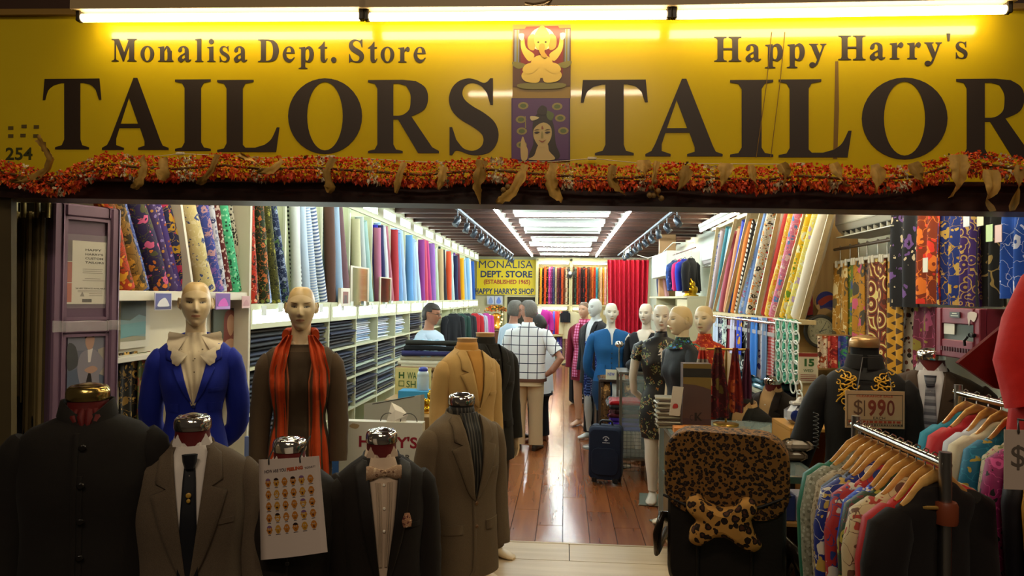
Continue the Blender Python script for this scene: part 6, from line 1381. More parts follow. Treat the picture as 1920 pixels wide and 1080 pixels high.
for _ang,_o in((.5,0),(-.6,3.3),(1.25,7.1),(-1.3,11.7)):
 _m=bam.n('Mapping',vector_type='TEXTURE');_m.inputs['Rotation'].default_value=(0,_ang,0);_m.inputs['Scale'].default_value=(.055,.16,.014);_m.inputs['Location'].default_value=(_o,_o,_o);bam.l(bam.tc(),_m.inputs['Vector'])
 _w=bam.voro(_m.outputs[0],1.0,.9);_s=bam.n('SeparateColor');bam.l(_w[1],_s.inputs[0])
 _c=bam.mix(bam.math('MULTIPLY',bam.math('LESS_THAN',_w[0],.27),bam.math('GREATER_THAN',_n[0],.5)),_c,bam.ramp(_s.outputs[0],[(0,'#8a8a5a'),(.35,'#a86a2e'),(.6,'#b8b48a'),(.8,'#6a7a3e')]))
bam.color(_c)
r,T,H=manneq('mannequin in a black cheongsam with bamboo leaf print and chest keyhole',1240,571,6.12,-.12,'white',arms=arm_back,head_rz=.0,w=.98)
dd_,T2=dress(r,T,H,bam.m,.56,'cheongsam')
for s in(-1,1):B().tube([(s*.14,0,H-.07),(s*.185,0,H-.1),(s*.215,.01,H-.2)],[.05,.062,.055],14).build('cap_sleeve',bam.m,dd_)
b=B();b.lathe([(.062,-.01),(.055,.03),(.052,.055),(.049,.05),(.05,0)],24,(0,.008,H));b.build('stand_collar',bam.m,dd_)
b=B();T2.patch(b,rows_lin([(H-.085,-.003,.003),(H-.11,-.018,.018),(H-.15,-.028,.028),(H-.185,-.024,.024),(H-.205,-.008,.008)]),.003,4,.002);b.build('keyhole',M(SK['white'],.35),dd_)
fcol=FL('#16181e','#2a6ab8','#c8502a','#3a8a4a',s=22)
r,T,H=manneq('mannequin in black short-sleeved top with embroidered flower collar, turned in profile',1279,573,5.45,-1.25,'#dcc4a0',hair='#d2b684',arms=arm_hang,w=1.0)
j=T.mesh(H-.72,H+.0,34,.03,off=.003).build('top',blackd,r)
for s in(-1,1):B().tube([(s*.14,0,H-.07),(s*.185,0,H-.1),(s*.215,.004,H-.2),(s*.235,.006,H-.29)],[.05,.068,.064,.062],14).build('sleeve',blackd,j)
b=B();rings=[[(rr*math.cos(2*PI*k/24),.008+rr*.95*math.sin(2*PI*k/24),z+dz*math.sin(2*PI*k/24))for k in range(24)]for z,rr,dz in((H-.035,.14,.012),(H-.012,.10,.01),(H+.02,.062,.0),(H+.045,.054,0))]
b.loft(rings,0,False,False);b.build('flower_collar',fcol,j);trousers(r,H-.62,blackd,[((s*.085,0,H-.68),(s*.08,0,.48),(s*.07,0,.1))for s in(-1,1)],.17)
rb=FL('#a82a12','#d8642a','#e08a3a','#7a1a10',s=24)
r,T,H=manneq('mannequin in a sleeveless red brocade top, right of the profile mannequin',1321,573,5.75,-.55,'#e2cdaa',hair='#d6bb8c',arms=arm_hang,w=.98)
j=T.mesh(H-.62,H+.0,34,.03,off=.004).build('top',rb,r);b=B();b.lathe([(.075,-.015),(.058,.03),(.054,.06),(.05,.06),(.052,0)],24,(0,.008,H));b.build('stand_collar',rb,j)
r,T,H=manneq('white mannequin in a black V-neck dress before the red curtain',1212,569,7.65,-.45,'white',arms=arm_back,w=.98,base=False)
dd_,T2=dress(r,T,H,black,.5,'dress',top=-.03)
b=B();T2.patch(b,rows_lin([(H-.0,-.085,.085),(H-.03,-.08,.08),(H-.2,-.004,.004)]),.006,8,.003);b.build('neckline',M(SK['white'],.35),dd_)
for s in(-1,1):sleeve('sleeve',black,H,s,dd_,.95,'back',.6,.78)
tw=CLOTH('#1f5a92',.35,.85,.5,.2)
r,T,H=manneq('white mannequin in a blue collarless tweed jacket',1146,568,7.9,.05,'pale',arms=None,w=1.12)
j=jacket(r,T,H,tw,H-.68,'stand',H-.22,buttons=0,pose='back',w=1.05,r=.86,pocket=True)
b=B();T.patch(b,rows_lin([(H+.0,-.05,.05),(H-.03,-.03,.03),(H-.06,-.016,.016),(H-.18,-.004,.004)]),.006,4,.003);b.build('blouse_front',M('#d8dcdc',.6),r)
for i in range(5):button(T,.0,H-.28-.055*i,M('#16304a',.4),j,.009)
dress(r,T,H,CLOTH('#1c3a5c'),.5,'skirt',top=-.6)
r,T,H=manneq('white male mannequin in a black suit facing left beside the blue tweed jacket',1117,560,8.7,-.85,'#d8dcd8',True,arms=None,base=False,lip='#c8c0b8')
jacket(r,T,H,black,H-.78,'notch',H-.42,r=.95);shirt_front(r,T,H,CLOTH('#d8dce0',.04),H-.42);trousers(r,H-.66,black,[((s*.09,0,H-.7),(s*.09,0,.48),(s*.09,0,.08))for s in(-1,1)])
ch=PAT('plaid',('#d888b0','#b8406a','#8a1a3a'),26,wid=.4)
r,T,H=manneq('mannequin with brown hair wearing a pink checked scarf over dark red',1096,566,9.6,-.5,'#c89c80',arms=None,hair='#6a5038',base=False)
j=T.mesh(H-.8,H,32,.03,off=.005).build('dress',CLOTH('#6e1428'),r)
for s in(-1,1):
 sleeve('sleeve',CLOTH('#6e1428'),H,s,j,.95,'hang',.6,.8)
 b=B();T.patch(b,rows_lin([(H+.0,s*.055-.03,s*.055+.03),(H-.1,s*.06-.04,s*.06+.04),(H-.75,s*.085-.045,s*.085+.045)]),.016,4,.012);b.build('scarf_end',ch,r)
b=B();b.lathe([(.08,-.02),(.085,.02),(.07,.05),(.05,.04)],20,(0,.01,H));b.build('scarf_loop',ch,r)
c=P(1012,577,14.2);r=thing('torso_form','white torso form in a magenta V-neck blouse near the back rack','mannequin',(c.x,c.y,0));T=female_torso(c.z-.02,1.15,1.1);H=c.z-.02
b=B();b.lathe([(.045,-.05),(.043,.0),(.04,.05)],16,(0,.01,H));stand(b,H,0);b.build('form',M('#dcd6c8',.4),r);mg=CLOTH('#b01c86',.1,.6);j=T.mesh(H-.6,H+.0,30,.03).build('blouse',mg,r)
for s in(-1,1):sleeve('sleeve',mg,H,s,j,1.05,'hang',.35,.9)
b=B();T.patch(b,rows_lin([(H,-.06,.06),(H-.17,-.003,.003)]),.005,6,.003);b.build('neckline',M('#dcd6c8',.4),j)
# counters and goods, left
CT=thing('cutting_counter','left counter piled with cloth in front of the seller','counter',(-1.6,7.0,0));ctw=M('#8a6a44',.5)
c0,c1=P(741,700,6.9),P(838,700,6.9);zc=P(790,672,6.9).z
cbx=lambda nm,x0,x1,y0,y1,z0,z1,m:child(B().box(((x0+x1)/2,(y0+y1)/2,(z0+z1)/2),(x1-x0,y1-y0,z1-z0),bev=.004).build(nm,m),CT)
cbx('counter_top',c0.x,c1.x+.3,6.9,7.3,zc-.12,zc-.09,ctw);cbx('side_panel',c0.x,c0.x+.03,6.92,7.3,0,zc-.12,ctw);cbx('side_panel',c1.x+.27,c1.x+.3,6.92,7.3,0,zc-.12,ctw);cbx('back_panel',c0.x,c1.x+.3,7.28,7.3,0,zc-.12,ctw)
for k in range(5):cbx('shelf_board',c0.x+.03,c1.x+.27,6.93,7.28,zc-.22-.16*k,zc-.205-.16*k,ctw)
lays=['#c8c0a8','#b0a890','#8a8a7a','#b8a888','#6a6a64','#a88a64','#9a9a8c','#c0b498','#5a5a5c']
for i in range(10):
 row,col=divmod(i,2);z=zc-.205-.16*row+.034+.066*col;z=zc-.204-.16*row+.034+(.064 if col else 0)
 o=roll_mesh(B(),c1.x-c0.x+.18,.03,14,i).build('cloth_roll',cl(lays[i%9]));o.matrix_world=Matrix.Translation((c0.x+.04,7.0+.0*col,z))@Matrix.Rotation(PI/2,4,'Y');tag(o,f'{("beige", "stone", "grey green", "sand", "dark grey", "tan", "grey", "cream", "charcoal")[i % 9]} cloth roll lying under the counter top, {ORD[i]} from the top','cloth roll','rolls lying under the left counter')
for i,(hx,nm,z)in enumerate((('#c6c0aa','cream',0),('#b4ae98','stone',.05),('#2a2a5a','indigo',.10),('#1a1c20','black',.15),('#24241f','charcoal',.21))):
 o=roll_mesh(B(),.72 if i<3 else.6,.026,14,i+50).build('cloth_roll',cl(hx));o.matrix_world=Matrix.Translation((c0.x-.0+.02*i,7.02+.03*(i%2),zc-.06+z))@Matrix.Rotation(PI/2,4,'Y')@Matrix.Scale(1,4);tag(o,f'{nm} cloth roll lying on the left counter, {ORD[i]} up','cloth roll','rolls lying on the left counter')
def textbox(name,label,cat,a,c,z0,z1,th,col,lines,parts=()):
 p=Pl(a,c,z0);t=thing(name,label,cat,p.pt(0,0));b=B();p.box(b,0,p.w,0,z1-z0,-th,0);child(b.build('board',M(col,.5)),t)
 for tx,u,v,w_,h_,hx,bd in lines:
  s_,_=sans(tx,p.w*w_,(z1-z0)*h_,bd);b=put(B(),s_,p.pt(p.w*u,(z1-z0)*v,.0015),p.u);child(b.build('lettering',M(hx,.5)),t)
 return t,p,z1-z0
a,c=P(741,700,5.8),P(808,700,5.8);z0,z1=.931,P(770,690,5.8).z
t,p,H_=textbox('shop_card','cream card lettered WA SHI with a green emblem, behind the bottle','sign',a,c,z0,z1,.02,'#d8cc86',(('WA',.34,.58,.26,.26,'#3a5a20',.01),('SHI',.32,.26,.32,.26,'#3a5a20',.01)))
b=B();
for q in((.1,.14,.6,.84),(.22,.26,.6,.84),(.14,.22,.69,.75)):b.poly([(p.w*q[0],H_*q[2]),(p.w*q[1],H_*q[2]),(p.w*q[1],H_*q[3]),(p.w*q[0],H_*q[3])],p.pt(0,0,.0015),p.u,(0,0,1),0)
b.poly([(p.w*.1,H_*.3),(p.w*.26,H_*.3),(p.w*.26,H_*.52),(p.w*.1,H_*.52)],p.pt(0,0,.0015),p.u,(0,0,1),0,0,[[(p.w*.12,H_*.33),(p.w*.24,H_*.33),(p.w*.24,H_*.49),(p.w*.12,H_*.49)]]);child(b.build('emblem',M('#3a5a20',.5)),t)
DK=thing('cashier_desk','brown cashier desk behind the row of suits','desk',(-1.1,4.9,0));dw=M('#7a5a34',.5)
zd=.76
x0,x1=P(655,800,4.9).x,P(835,800,4.9).x
for nm,q in(('desk_top',(x0,x1,4.55,5.9,zd-.035,zd)),('front_panel',(x0+.02,x1-.02,4.6,4.63,0,zd-.035)),('side_panel',(x1-.04,x1-.02,4.63,5.85,0,zd-.035)),('side_panel',(x0+.02,x0+.04,4.63,5.85,0,zd-.035)),('raised_ledge',(x0+.1,x1-.02,5.5,5.9,zd,.93)),('side_ledge',(x1-.24,x1-.02,5.0,5.44,zd,.885))):child(B().box(((q[0]+q[1])/2,(q[2]+q[3])/2,(q[4]+q[5])/2),(q[1]-q[0],q[3]-q[2],q[5]-q[4]),bev=.004).build(nm,dw if 'ledge' not in nm else M('#a88452',.5)),DK)
bp=P(793,728,5.6);zb=.931
tag(B().box((bp.x-.02,5.6,zb+.035),(.34,.16,.07),bev=.004).build('blue_box',M('#3a9ad0',.5)),'bright blue box under the translucent bottle on the desk ledge','box')
bz=zb+.071;BT=thing('bottle','translucent plastic bottle with a dark blue cap on the blue box','bottle',(bp.x,5.6,bz));hB=P(793,688,5.6).z-bz
B().lathe([(.046,0),(.05,.01),(.05,hB*.55),(.046,hB*.62),(.05,hB*.66),(.04,hB*.8),(.03,hB*.83)],20).build('body',M('#bcd0dc',.25),BT);B().lathe([(.036,hB*.82),(.038,hB*.84),(.036,hB*.97),(.02,hB)],20).build('cap',M('#24349a',.35),BT)
ma,mc=P(684,800,5.12),P(790,800,4.86);p=Pl(ma,mc,zd);MN=thing('monitor','silver computer monitor seen from behind on the cashier desk','monitor',p.pt(p.w/2,0,-.1))
zt1,zt2=p.hit(684,757)[1],p.hit(790,740)[1]
b=B();vs=[p.pt(u,v,d)for d in(-.03,0.012)for u,v in((0.0,.05),(p.w,.05),(p.w,zt2),(0,zt1))];b.add(vs,[(3,2,1,0),(4,5,6,7),(0,1,5,4),(1,2,6,5),(2,3,7,6),(3,0,4,7)]);child(b.build('back_cover',M('#b9b7ab',.42,.1)),MN)
b=B();p.poly(b,[(p.w*.16,zt1+.01),(p.w*.16,zt1+.004),(p.w*.9,zt2-.018),(p.w*.9,zt2-.012)],.0135);child(b.build('vent_line',M('#2a2a28',.6)),MN)
b=B();p.box(b,p.w*.42,p.w*.58,0,.2,-.06,-.031,bev=.006);p.box(b,p.w*.28,p.w*.72,0,.012,-.14,.08,bev=.004);child(b.build('foot',M('#8c8b84',.4,.3)),MN)
b=B();p.poly(b,oval(p.w*.55,zt1*.72,.012,.014,14),.0135);child(b.build('logo',M('#4a4a46',.4)),MN)
gp_=P(807,765,5.2);GB=thing('gold_figurine','gilded seated figurine on the desk ledge beside the camel coat','figurine',(gp_.x,gp_.y,.886));b=B()
for c_,r_ in(((0,0,.03),(.06,.05,.03)),((0,0,.075),(.045,.04,.04)),((0,-.01,.13),(.026,.026,.03)),((.045,-.01,.07),(.018,.02,.04)),((-.045,-.01,.07),(.018,.02,.04)),((.03,-.03,.03),(.03,.03,.022)),((-.03,-.03,.03),(.03,.03,.022)),((0,0,.16),(.016,.016,.014))):b.ell(c_,r_,12,8)
b.build('body',gd,GB);B().lathe([(.07,0),(.07,.012),(.05,.016)],16).build('base',M('#b07a20',.3,.7),GB)
a,c=P(636,830,3.95),P(792,830,3.95);z0,z1=P(700,852,3.95).z,P(700,791,3.95).z
t,p,H_=textbox('happy_bag',"off-white carrier bag lettered HAPPY'S in red behind the bow-tie suit",'bag',a,c,z0-.12,z1,.07,'#cdccc0',(("HAPPY'S",.24,.52,.70,.22,'#8a1c2c',.03),('TAILOR',.5,.30,.36,.10,'#4a4a4a',.02)))
b=B();p.poly(b,sm_path([(.08,H_*.96,1),(.12,H_*.93,1),(.1,H_*.86,1),(.06,H_*.9,1)],4),.001);child(b.build('stain',M('#a8906a',.7)),t)
b=B()
for u in(.58,.82):b.tube([p.pt(p.w*(u+.10*math.cos(q)),H_-.0+.05*math.sin(q),-.03)for q in[PI*k/10 for k in range(11)]],.0028,6)
child(b.build('handle',M('#3a3832',.5)),t)
o=B();tq=p.pt(p.w*.66,H_-.06,-.035);o.loft([[(.07,0,0),(.02,.02,0),(-.07,.01,0),(-.02,-.02,0)],[(.06,.01,.07),(.03,.02,.08),(-.05,.0,.08),(-.0,-.02,.07)],[(.075,.0,.10),(.03,.015,.14),(-.03,.01,.17),(.0,-.015,.13)]],0,False,True,False);tag(o.build('tissue_paper',CLOTH('#e8e4da',.03),None,tq),'white tissue paper sticking out of the carrier bag','paper')
STN=thing('bag_stand','dark plinth carrying the white carrier bag','plinth',p.pt(p.w/2,0,-.05));STN.location.z=0;child(B().box((p.pt(p.w/2,0).x,p.pt(0,0).y+.06,(z0-.12)/2),(p.w*.8,.16,z0-.122),bev=.004).build('body',M('#2c261e',.6)),STN)
q=P(628,828,4.2);tag(B().box((q.x,4.2,q.z/2+.07),(.05,.01,q.z+.14)).build('card_panel',M('#2a5a9a',.5)),'narrow blue and white payment card panel left of the carrier bag','panel')
q=P(470,850,3.9);tag(B().box((q.x,3.9,q.z/2+.05),(.07,.02,q.z+.1),bev=.002).build('blue_card',M('#8aa0d8',.5)),'light blue card standing between grey and dark suits','card')
# middle goods
sp=PZ(1137,912,0);SU=thing('suitcase','dark navy upright trolley suitcase standing in the aisle','suitcase',(sp.x,sp.y+.12,0),-.18)
nv=CLOTH('#141d33',.25,.75,.6,.15);sw,sh,sd=.315,.50,.2
b=B();rr_n=lambda w_,h_,y,r_=.05:[(x,y,z)for x,z in sum(([((w_/2-r_)*sx+r_*math.cos(a),h_/2+.055+(h_/2-r_)*sz+r_*math.sin(a))for a in[a0+k*PI/10 for k in range(6)]]for sx,sz,a0 in((1,1,0),(-1,1,PI/2),(-1,-1,PI),(1,-1,1.5*PI))),[])]
b.loft([rr_n(sw*.9,sh*.94,-sd/2),rr_n(sw*.97,sh*.98,-sd/2+.01),rr_n(sw,sh,-sd/2+.035),rr_n(sw,sh,sd/2-.02),rr_n(sw*.96,sh*.98,sd/2)][::-1]);b.build('shell',nv,SU)
q=rr_n(sw*.78,sh*.5,0,.06);b=B();b.loft([[(x,-sd/2-.016,z-.12+.17)for x,y,z in q],[(x*1.04,-sd/2+.002,(z-.3)*1.04+.3-.12+.17)for x,y,z in q]][::-1]);b.build('front_pocket',nv,SU)
b=B();q=rr_n(sw*1.01,sh*1.005,0);b.tube([(x,-.03,z)for x,y,z in q]+[(q[0][0],-.03,q[0][2])],.004,5);b.build('zipper',M('#2c3444',.4,.3),SU)
b=B();b.tube([(-.06,0,sh+.05),(-.058,0,sh+.085),(-.04,0,sh+.1),(.04,0,sh+.1),(.058,0,sh+.085),(.06,0,sh+.05)],.011,10);b.build('handle',M('#15161a',.5),SU)
b=B()
for k in range(9):a0,a1=PI*(.1+.8*k/9),PI*(.1+.8*(k+1)/9)-.06;b.poly([(.034*math.cos(a0),.034*math.sin(a0)),(.034*math.cos(a1),.034*math.sin(a1)),(.026*math.cos(a1),.026*math.sin(a1)),(.026*math.cos(a0),.026*math.sin(a0))],(.01,-sd/2-.002,sh-.065),(1,0,0),(0,0,1),.001)
b.poly([(-.022,-.006),(-.006,.0),(0,.022),(.006,.0),(.024,-.004),(.008,-.008),(.004,-.016),(-.006,-.01)],(.01,-sd/2-.002,sh-.065),(1,0,0),(0,0,1),.001);[b.box((-.018+.012*k,-sd/2-.002,sh-.093),(.008,.002,.008))for k in range(6)];b.build('logo',M('#b8bcc4',.4),SU)
b=B()
for s in(-1,1):b.box((s*.1,-.05,.05),(.05,.12,.05),bev=.008)
b.build('foot_block',M('#101216',.5),SU)
for s in(-1,1):B().lathe([(.012,-.012),(.03,-.01),(.03,.01),(.012,.012)],16,(s*.13,.06,.031),0,True,None,'x').build('wheel',M('#17181c',.5),SU)
wp=P(1180,800,7.0);WS=thing('wire_stand','black wire mesh stand carrying wrapped cloth behind the suitcase','stand',(wp.x,wp.y,0));b=B();zt_=.46
for sx in(-.2,.2):
 for sy in(-.18,.18):b.tube([(sx,sy,0),(sx,sy,zt_)],.009,6)
b.build('leg',M('#1a1a1a',.4),WS);b=B()
for k in range(11):b.tube([(-.2+.04*k,-.18,.08),(-.2+.04*k,-.18,zt_)],.002,4);b.tube([(-.2,-.18,.08+.036*k),(.2,-.18,.08+.036*k)],.002,4);b.tube([(-.2+.04*k,-.18,zt_),(-.2+.04*k,.18,zt_)],.003,4)
b.build('wire_mesh',M('#1a1a1a',.4),WS)
z=zt_+.003
for i,(nm,m)in enumerate((('bright blue',cl('#2a3ab8')),('violet',cl('#4a2aa0')),('purple',cl('#3a1e80')),('dark maroon',cl('#5c1c24')),('brown',cl('#4a2a2a')),('charcoal',cl('#2a2a2e')),('red wrapped',cl('#c8202a')))):
 o=B().box((0,0,.021),(.40+.02*(i%2),.32,.042),bev=.014).build('wrapped_cloth',m,None,(wp.x+.02*math.sin(i*2),wp.y,z),.06*math.sin(i*1.7));z+=.0425;tag(o,f'{nm} folded cloth packet, {ORD[i]} up on the wire stand','cloth packet','packets on the wire stand')
b=B();cr=random.Random(8);b.loft([[(wp.x-.24+.46*i/12+.006*cr.random(),wp.y-.2+.09*j+.012*cr.random(),z+.012*cr.random()-(.05*(i<1)))for i in range(13)]for j in range(5)],0,False,False,False,False);tag(b.build('plastic_wrap',GLASS('#ffffff',.2,.06)),'crinkled clear plastic over the red packet on the wire stand','plastic')
tp=P(1165,700,7.55);TBL=thing('scarf_table','small dark table with a price card between blue tweed and cheongsam','table',(tp.x,tp.y,0));b=B();b.box((0,0,.90),(.5,.4,.03),bev=.004);b.build('table_top',M('#3a2a20',.5),TBL)
for sx in(-.22,.22):
 for sy in(-.17,.17):B().box((sx,sy,.44),(.035,.035,.88)).build('leg',M('#3a2a20',.5),TBL)
a,c=P(1136,690,7.3),P(1172,690,7.3);t,p,H_=textbox('price_card','white price card lettered NEW 50 on the small dark table','price card',a,c,P(1150,712,7.3).z,P(1150,693,7.3).z,.006,'#d8d8c0',(('NEW',.1,.4,.36,.3,'#3a5ac0',.01),('50',.6,.3,.3,.4,'#b83a3a',.02)))
for i,(dx,nm,m)in enumerate(((-.18,'tan patterned',FL('#6a4a26','#b8864a','#2a1c14',s=12)),(-.06,'white',cl('#d8dcd8')),(.07,'orange-brown',FL('#8a5020','#d89a4a','#3a2414',s=12)),(.18,'dark green',cl('#2a3a30')))):
 b=B();x=tp.x+dx;rows=[]
 for j in range(9):
  s=j/8;zz_=.93-.55*s if s>.2 else.93;yy_=tp.y-.21 if s>.2 else tp.y+.1-1.5*s
  rows.append([(x-.05+.1*k/6,yy_-.01*math.sin(k*2+j*.4)-.006,zz_+.0)for k in range(7)]+[(x+.05-.1*k/6,yy_+.002,zz_-.002)for k in range(7)])
 tag(b.loft(rows).build('draped_scarf',m),f'{nm} scarf draped over the small dark table edge','scarf','scarves over the small dark table')
kp_=P(1161,648,7.35);tag(B().tube([(kp_.x,kp_.y,.0),(kp_.x,kp_.y,kp_.z-.25),(kp_.x,kp_.y,kp_.z)],.008,8).lathe([(.02,-.02),(.045,.0),(.05,.02),(.03,.045),(.005,.05)],14,(kp_.x,kp_.y,kp_.z)).lathe([(.14,0),(.14,.012),(.02,.02)],18,(kp_.x,kp_.y,0)).build('display_stand',chrome()),'thin metal display stand with a round head beside the price card','stand')
tr=P(1118,640,8.2);TR=thing('tie_rack','tall rack of blue patterned ties before the black-suited mannequin','tie rack',(tr.x,tr.y,0));B().tube([(0,0,0),(0,0,tr.z)],.012,8).lathe([(.15,0),(.15,.015),(.02,.03)],16).build('pole',steel(),TR);B().tube([(-.13,0,tr.z),(.13,0,tr.z)],.01,8).build('bar',steel(),TR)
for i in range(9):
 x=-.12+.03*i;m=(PAT('small',('#22347a','#8aa0e0'),60,wid=.4),PAT('stripe',('#1c2a5a','#5a7ac0'),30),PAT('dots',('#24285a','#b8c0e8'),50,wid=.3),cl('#3a2a20'))[i%4]
 o=B().add([(x-.012,-.012,tr.z-.0),(x+.012,-.012,tr.z-.0),(x+.026,-.02,tr.z-.62),(x,-.02,tr.z-.66),(x-.026,-.02,tr.z-.62),(x-.012,.012,tr.z),(x+.012,.012,tr.z),(x+.02,.014,tr.z-.55),(x-.02,.014,tr.z-.55)],[(0,4,3,2,1),(0,1,6,5),(5,6,7,8),(1,2,7,6),(5,8,4,0)]).build('hanging_tie',m,None,(tr.x,tr.y,0));tag(o,f'blue patterned tie on the tall tie rack, {ORD[i]} from the left','tie','ties on the tall rack')
st=PZ(1103,752,0);st.y=min(st.y,11.8);stx=P(1103,700,11.0);SL=thing('bar_stool','metal bar stool with a dark red seat and foot ring in the aisle','stool',(stx.x,11.0,0));b=B()
for k in range(4):a=PI/4+k*PI/2;B().tube([(.14*math.cos(a),.14*math.sin(a),.62),(.22*math.cos(a),.22*math.sin(a),0)],.013,8).build('leg',steel(),SL)
B().tube([(.2*math.cos(2*PI*k/24),.2*math.sin(2*PI*k/24),.2)for k in range(25)],.011,8).build('foot_ring',steel(),SL);B().lathe([(.15,.61),(.19,.63),(.19,.67),(.15,.69)],24).build('seat',M('#7a1426',.4),SL);B().tube([(-.16,.16,.66),(-.17,.2,.9),(-.12,.22,1.05),(.12,.22,1.05),(.17,.2,.9),(.16,.16,.66)],.012,8).build('back_frame',steel(),SL);B().box((0,.215,.93),(.3,.03,.3),bev=.012).build('backrest',M('#6a4436',.5),SL)
tag(B().box((stx.x,11.215,.93),(.36,.07,.36),bev=.03).build('pink_garment',CLOTH('#d878a0')),'pink folded garment hanging over the bar stool back','garment')
q=PZ(1086,745,0);tag(B().box((P(1084,700,11.6).x,11.6,.36),(.3,.25,.7),bev=.05).build('black_bag',CLOTH('#17181c')),'tall black soft bag standing behind the bar stool','bag')
q=P(1180,655,7.9);
for i,hx in enumerate(('#e0b020','#c82a5a','#d8d0c0')):tag(B().ell(tuple(P(1180+5*i,652+6*i,8.4)),(.09,.1,.06),14,8).build('crumpled_cloth',CLOTH(hx,.2,.7,.3,.8)),f'{("yellow", "pink", "cream")[i]} crumpled cloth in the heap behind blue tweed jacket','cloth')
tag(B().box((P(1184,660,8.4).x,8.4,P(1184,662,8.4).z/2-.05),(.45,.4,P(1184,662,8.4).z-.1),bev=.01).build('bargain_bin',M('#c8c4b0',.5)),'pale bin holding the heap of crumpled cloth','bin')
q=P(1195,690,7.0);BH=q.z-.02;tag(B().ell((q.x+.1,q.y,q.z+.03),(.22,.16,.09),18,10).build('black_cloth_pile',CLOTH('#14151a',.2,.8,.3,1.0)),'heap of black clothing on the glass case left of the cheongsam','clothing')
GC=thing('low_glass_case','low glass display case under the heap of black clothing','display case',(q.x+.1,q.y,0));b=B();
for sx in(-.28,.28):
 for sy in(-.2,.2):b.box((sx,sy,BH/2),(.025,.025,BH))
b.box((0,0,BH-.012),(.6,.44,.02));b.box((0,0,.2),(.58,.42,.02));b.build('frame',M('#6a6458',.35,.4),GC);B().box((0,-.2,BH/2+.1),(.54,.006,BH-.25)).build('pane',GLASS('#c8e0e0',.2),GC)
# glass counter right of the aisle
gx0=P(1242,1000,5.0).x;zg=.875;gx1=gx0+.98;gy0,gy1=4.62,5.2
GC2=thing('glass_counter','glass display counter on castors behind the leopard chair','display case',(gx0,gy0,0));al=M('#9a988c',.35,.6)
for x in(gx0+.015,gx1-.015):
 for y_ in(gy0,gy1):child(B().box((x,y_,zg/2+.03),(.032,.032,zg-.06)).build('post',al),GC2);child(B().lathe([(.012,-.014),(.034,-.012),(.034,.012),(.012,.014)],12,(x,y_,.036),0,True,None,'x').build('castor',M('#3a3a38',.5)),GC2)
for nm,q,m in(('rail',(gx0,gx1,gy0-.016,gy0+.016,zg-.03,zg),al),('rail',(gx0,gx1,gy1-.016,gy1+.016,zg-.03,zg),al),('rail',(gx0,gx0+.03,gy0,gy1,zg-.03,zg),al),('rail',(gx1-.03,gx1,gy0,gy1,zg-.03,zg),al),('base_board',(gx0,gx1,gy0,gy1,.1,.16),M('#8a6a3c',.5)),('top_glass',(gx0,gx1,gy0,gy1,zg+.001,zg+.008),GLASS('#c8dcd8',.35)),('pane',(gx0+.002,gx0+.007,gy0+.02,gy1-.02,.16,zg-.03),GLASS('#b8ccc8',.10)),('pane',(gx0+.03,gx1-.03,gy0-.004,gy0,.16,zg-.03),GLASS('#b8ccc8',.10)),('glass_shelf',(gx0+.02,gx1-.02,gy0+.1,gy1-.02,.5,.508),GLASS('#a8c4c0',.4)),('back_board',(gx0+.03,gx1-.03,gy1-.01,gy1,.16,zg-.03),M('#b0884c',.5))):
 child(B().box(((q[0]+q[1])/2,(q[2]+q[3])/2,(q[4]+q[5])/2),(q[1]-q[0],q[3]-q[2],q[5]-q[4])).build(nm,m),GC2)
for i in range(6):o=B().box((gx0+.12+.13*i,4.9,.53 if i%2 else.21),(.11,.2,.04 if i%2 else.1),bev=.006).build('shirt_packet',M(('#8ab0c0','#4a6a8a','#c8d0d0','#2a3a4a','#7a9ab0','#d8d8d0')[i],.4));tag(o,f'{("pale blue", "blue", "white", "navy", "sky blue", "ivory")[i]} packet inside the glass counter, {ORD[i]} from the aisle','packet','packets inside the glass counter')
zt_=zg+.0085
for i in range(13):
 o=B().box((0,0,.008),(.2,.15,.016),bev=.005).build('wrapped_shirt',M(('#a8a08c','#7a6a58','#c8c0b0','#5a4a40')[i%4],.25),None,(P(1258,780,4.85).x+.01*math.sin(i*3),4.88,zt_+.0163*i),.08*math.sin(i*2));tag(o,f'plastic-wrapped shirt packet in the pile left of the dark shop bag, {ORD[i]} up','packet','pile of wrapped shirts on the glass counter')
ck0,ck1=P(1280,790,4.72),P(1333,790,4.72);zck=P(1306,682,4.72).z
p=Pl(ck0,ck1,zt_);SBG=thing('shop_bag','tall dark brown bag lettered cK standing on the glass counter','bag',p.pt(0,0));hz=zck-zt_
b=B();p.box(b,0,p.w,.0,hz,-.1,0);child(b.build('body',M('#4a3430',.5)),SBG);b=B()
for pts,mi in(([(0,.8),(1,.8),(1,.93),(0,.93)],0),([(0,.93),(1,.93),(1,1),(0,1)],1),([(0,.0),(1,0),(1,.1),(0,.1)],2)):p.poly(b,[(p.w*x,hz*y)for x,y in pts],.0012,mi)
p.poly(b,[(p.w*x,hz*y)for x,y in sm_path([(0,.70),(0,.80),(1,.80),(1,.62,1),(.7,.66,1),(.4,.69,1)],4)],.0012,1);p.poly(b,[(p.w*x,hz*y)for x,y in sm_path([(0,.1),(1,.1),(1,.19),(.6,.185,1),(.3,.19,1),(0,.2)],4)],.0010,3)
child(b.build('print',[M(c,.5)for c in('#1c1714','#6a5424','#b87a20','#3c2a30')]),SBG)
b=B();g=p.w
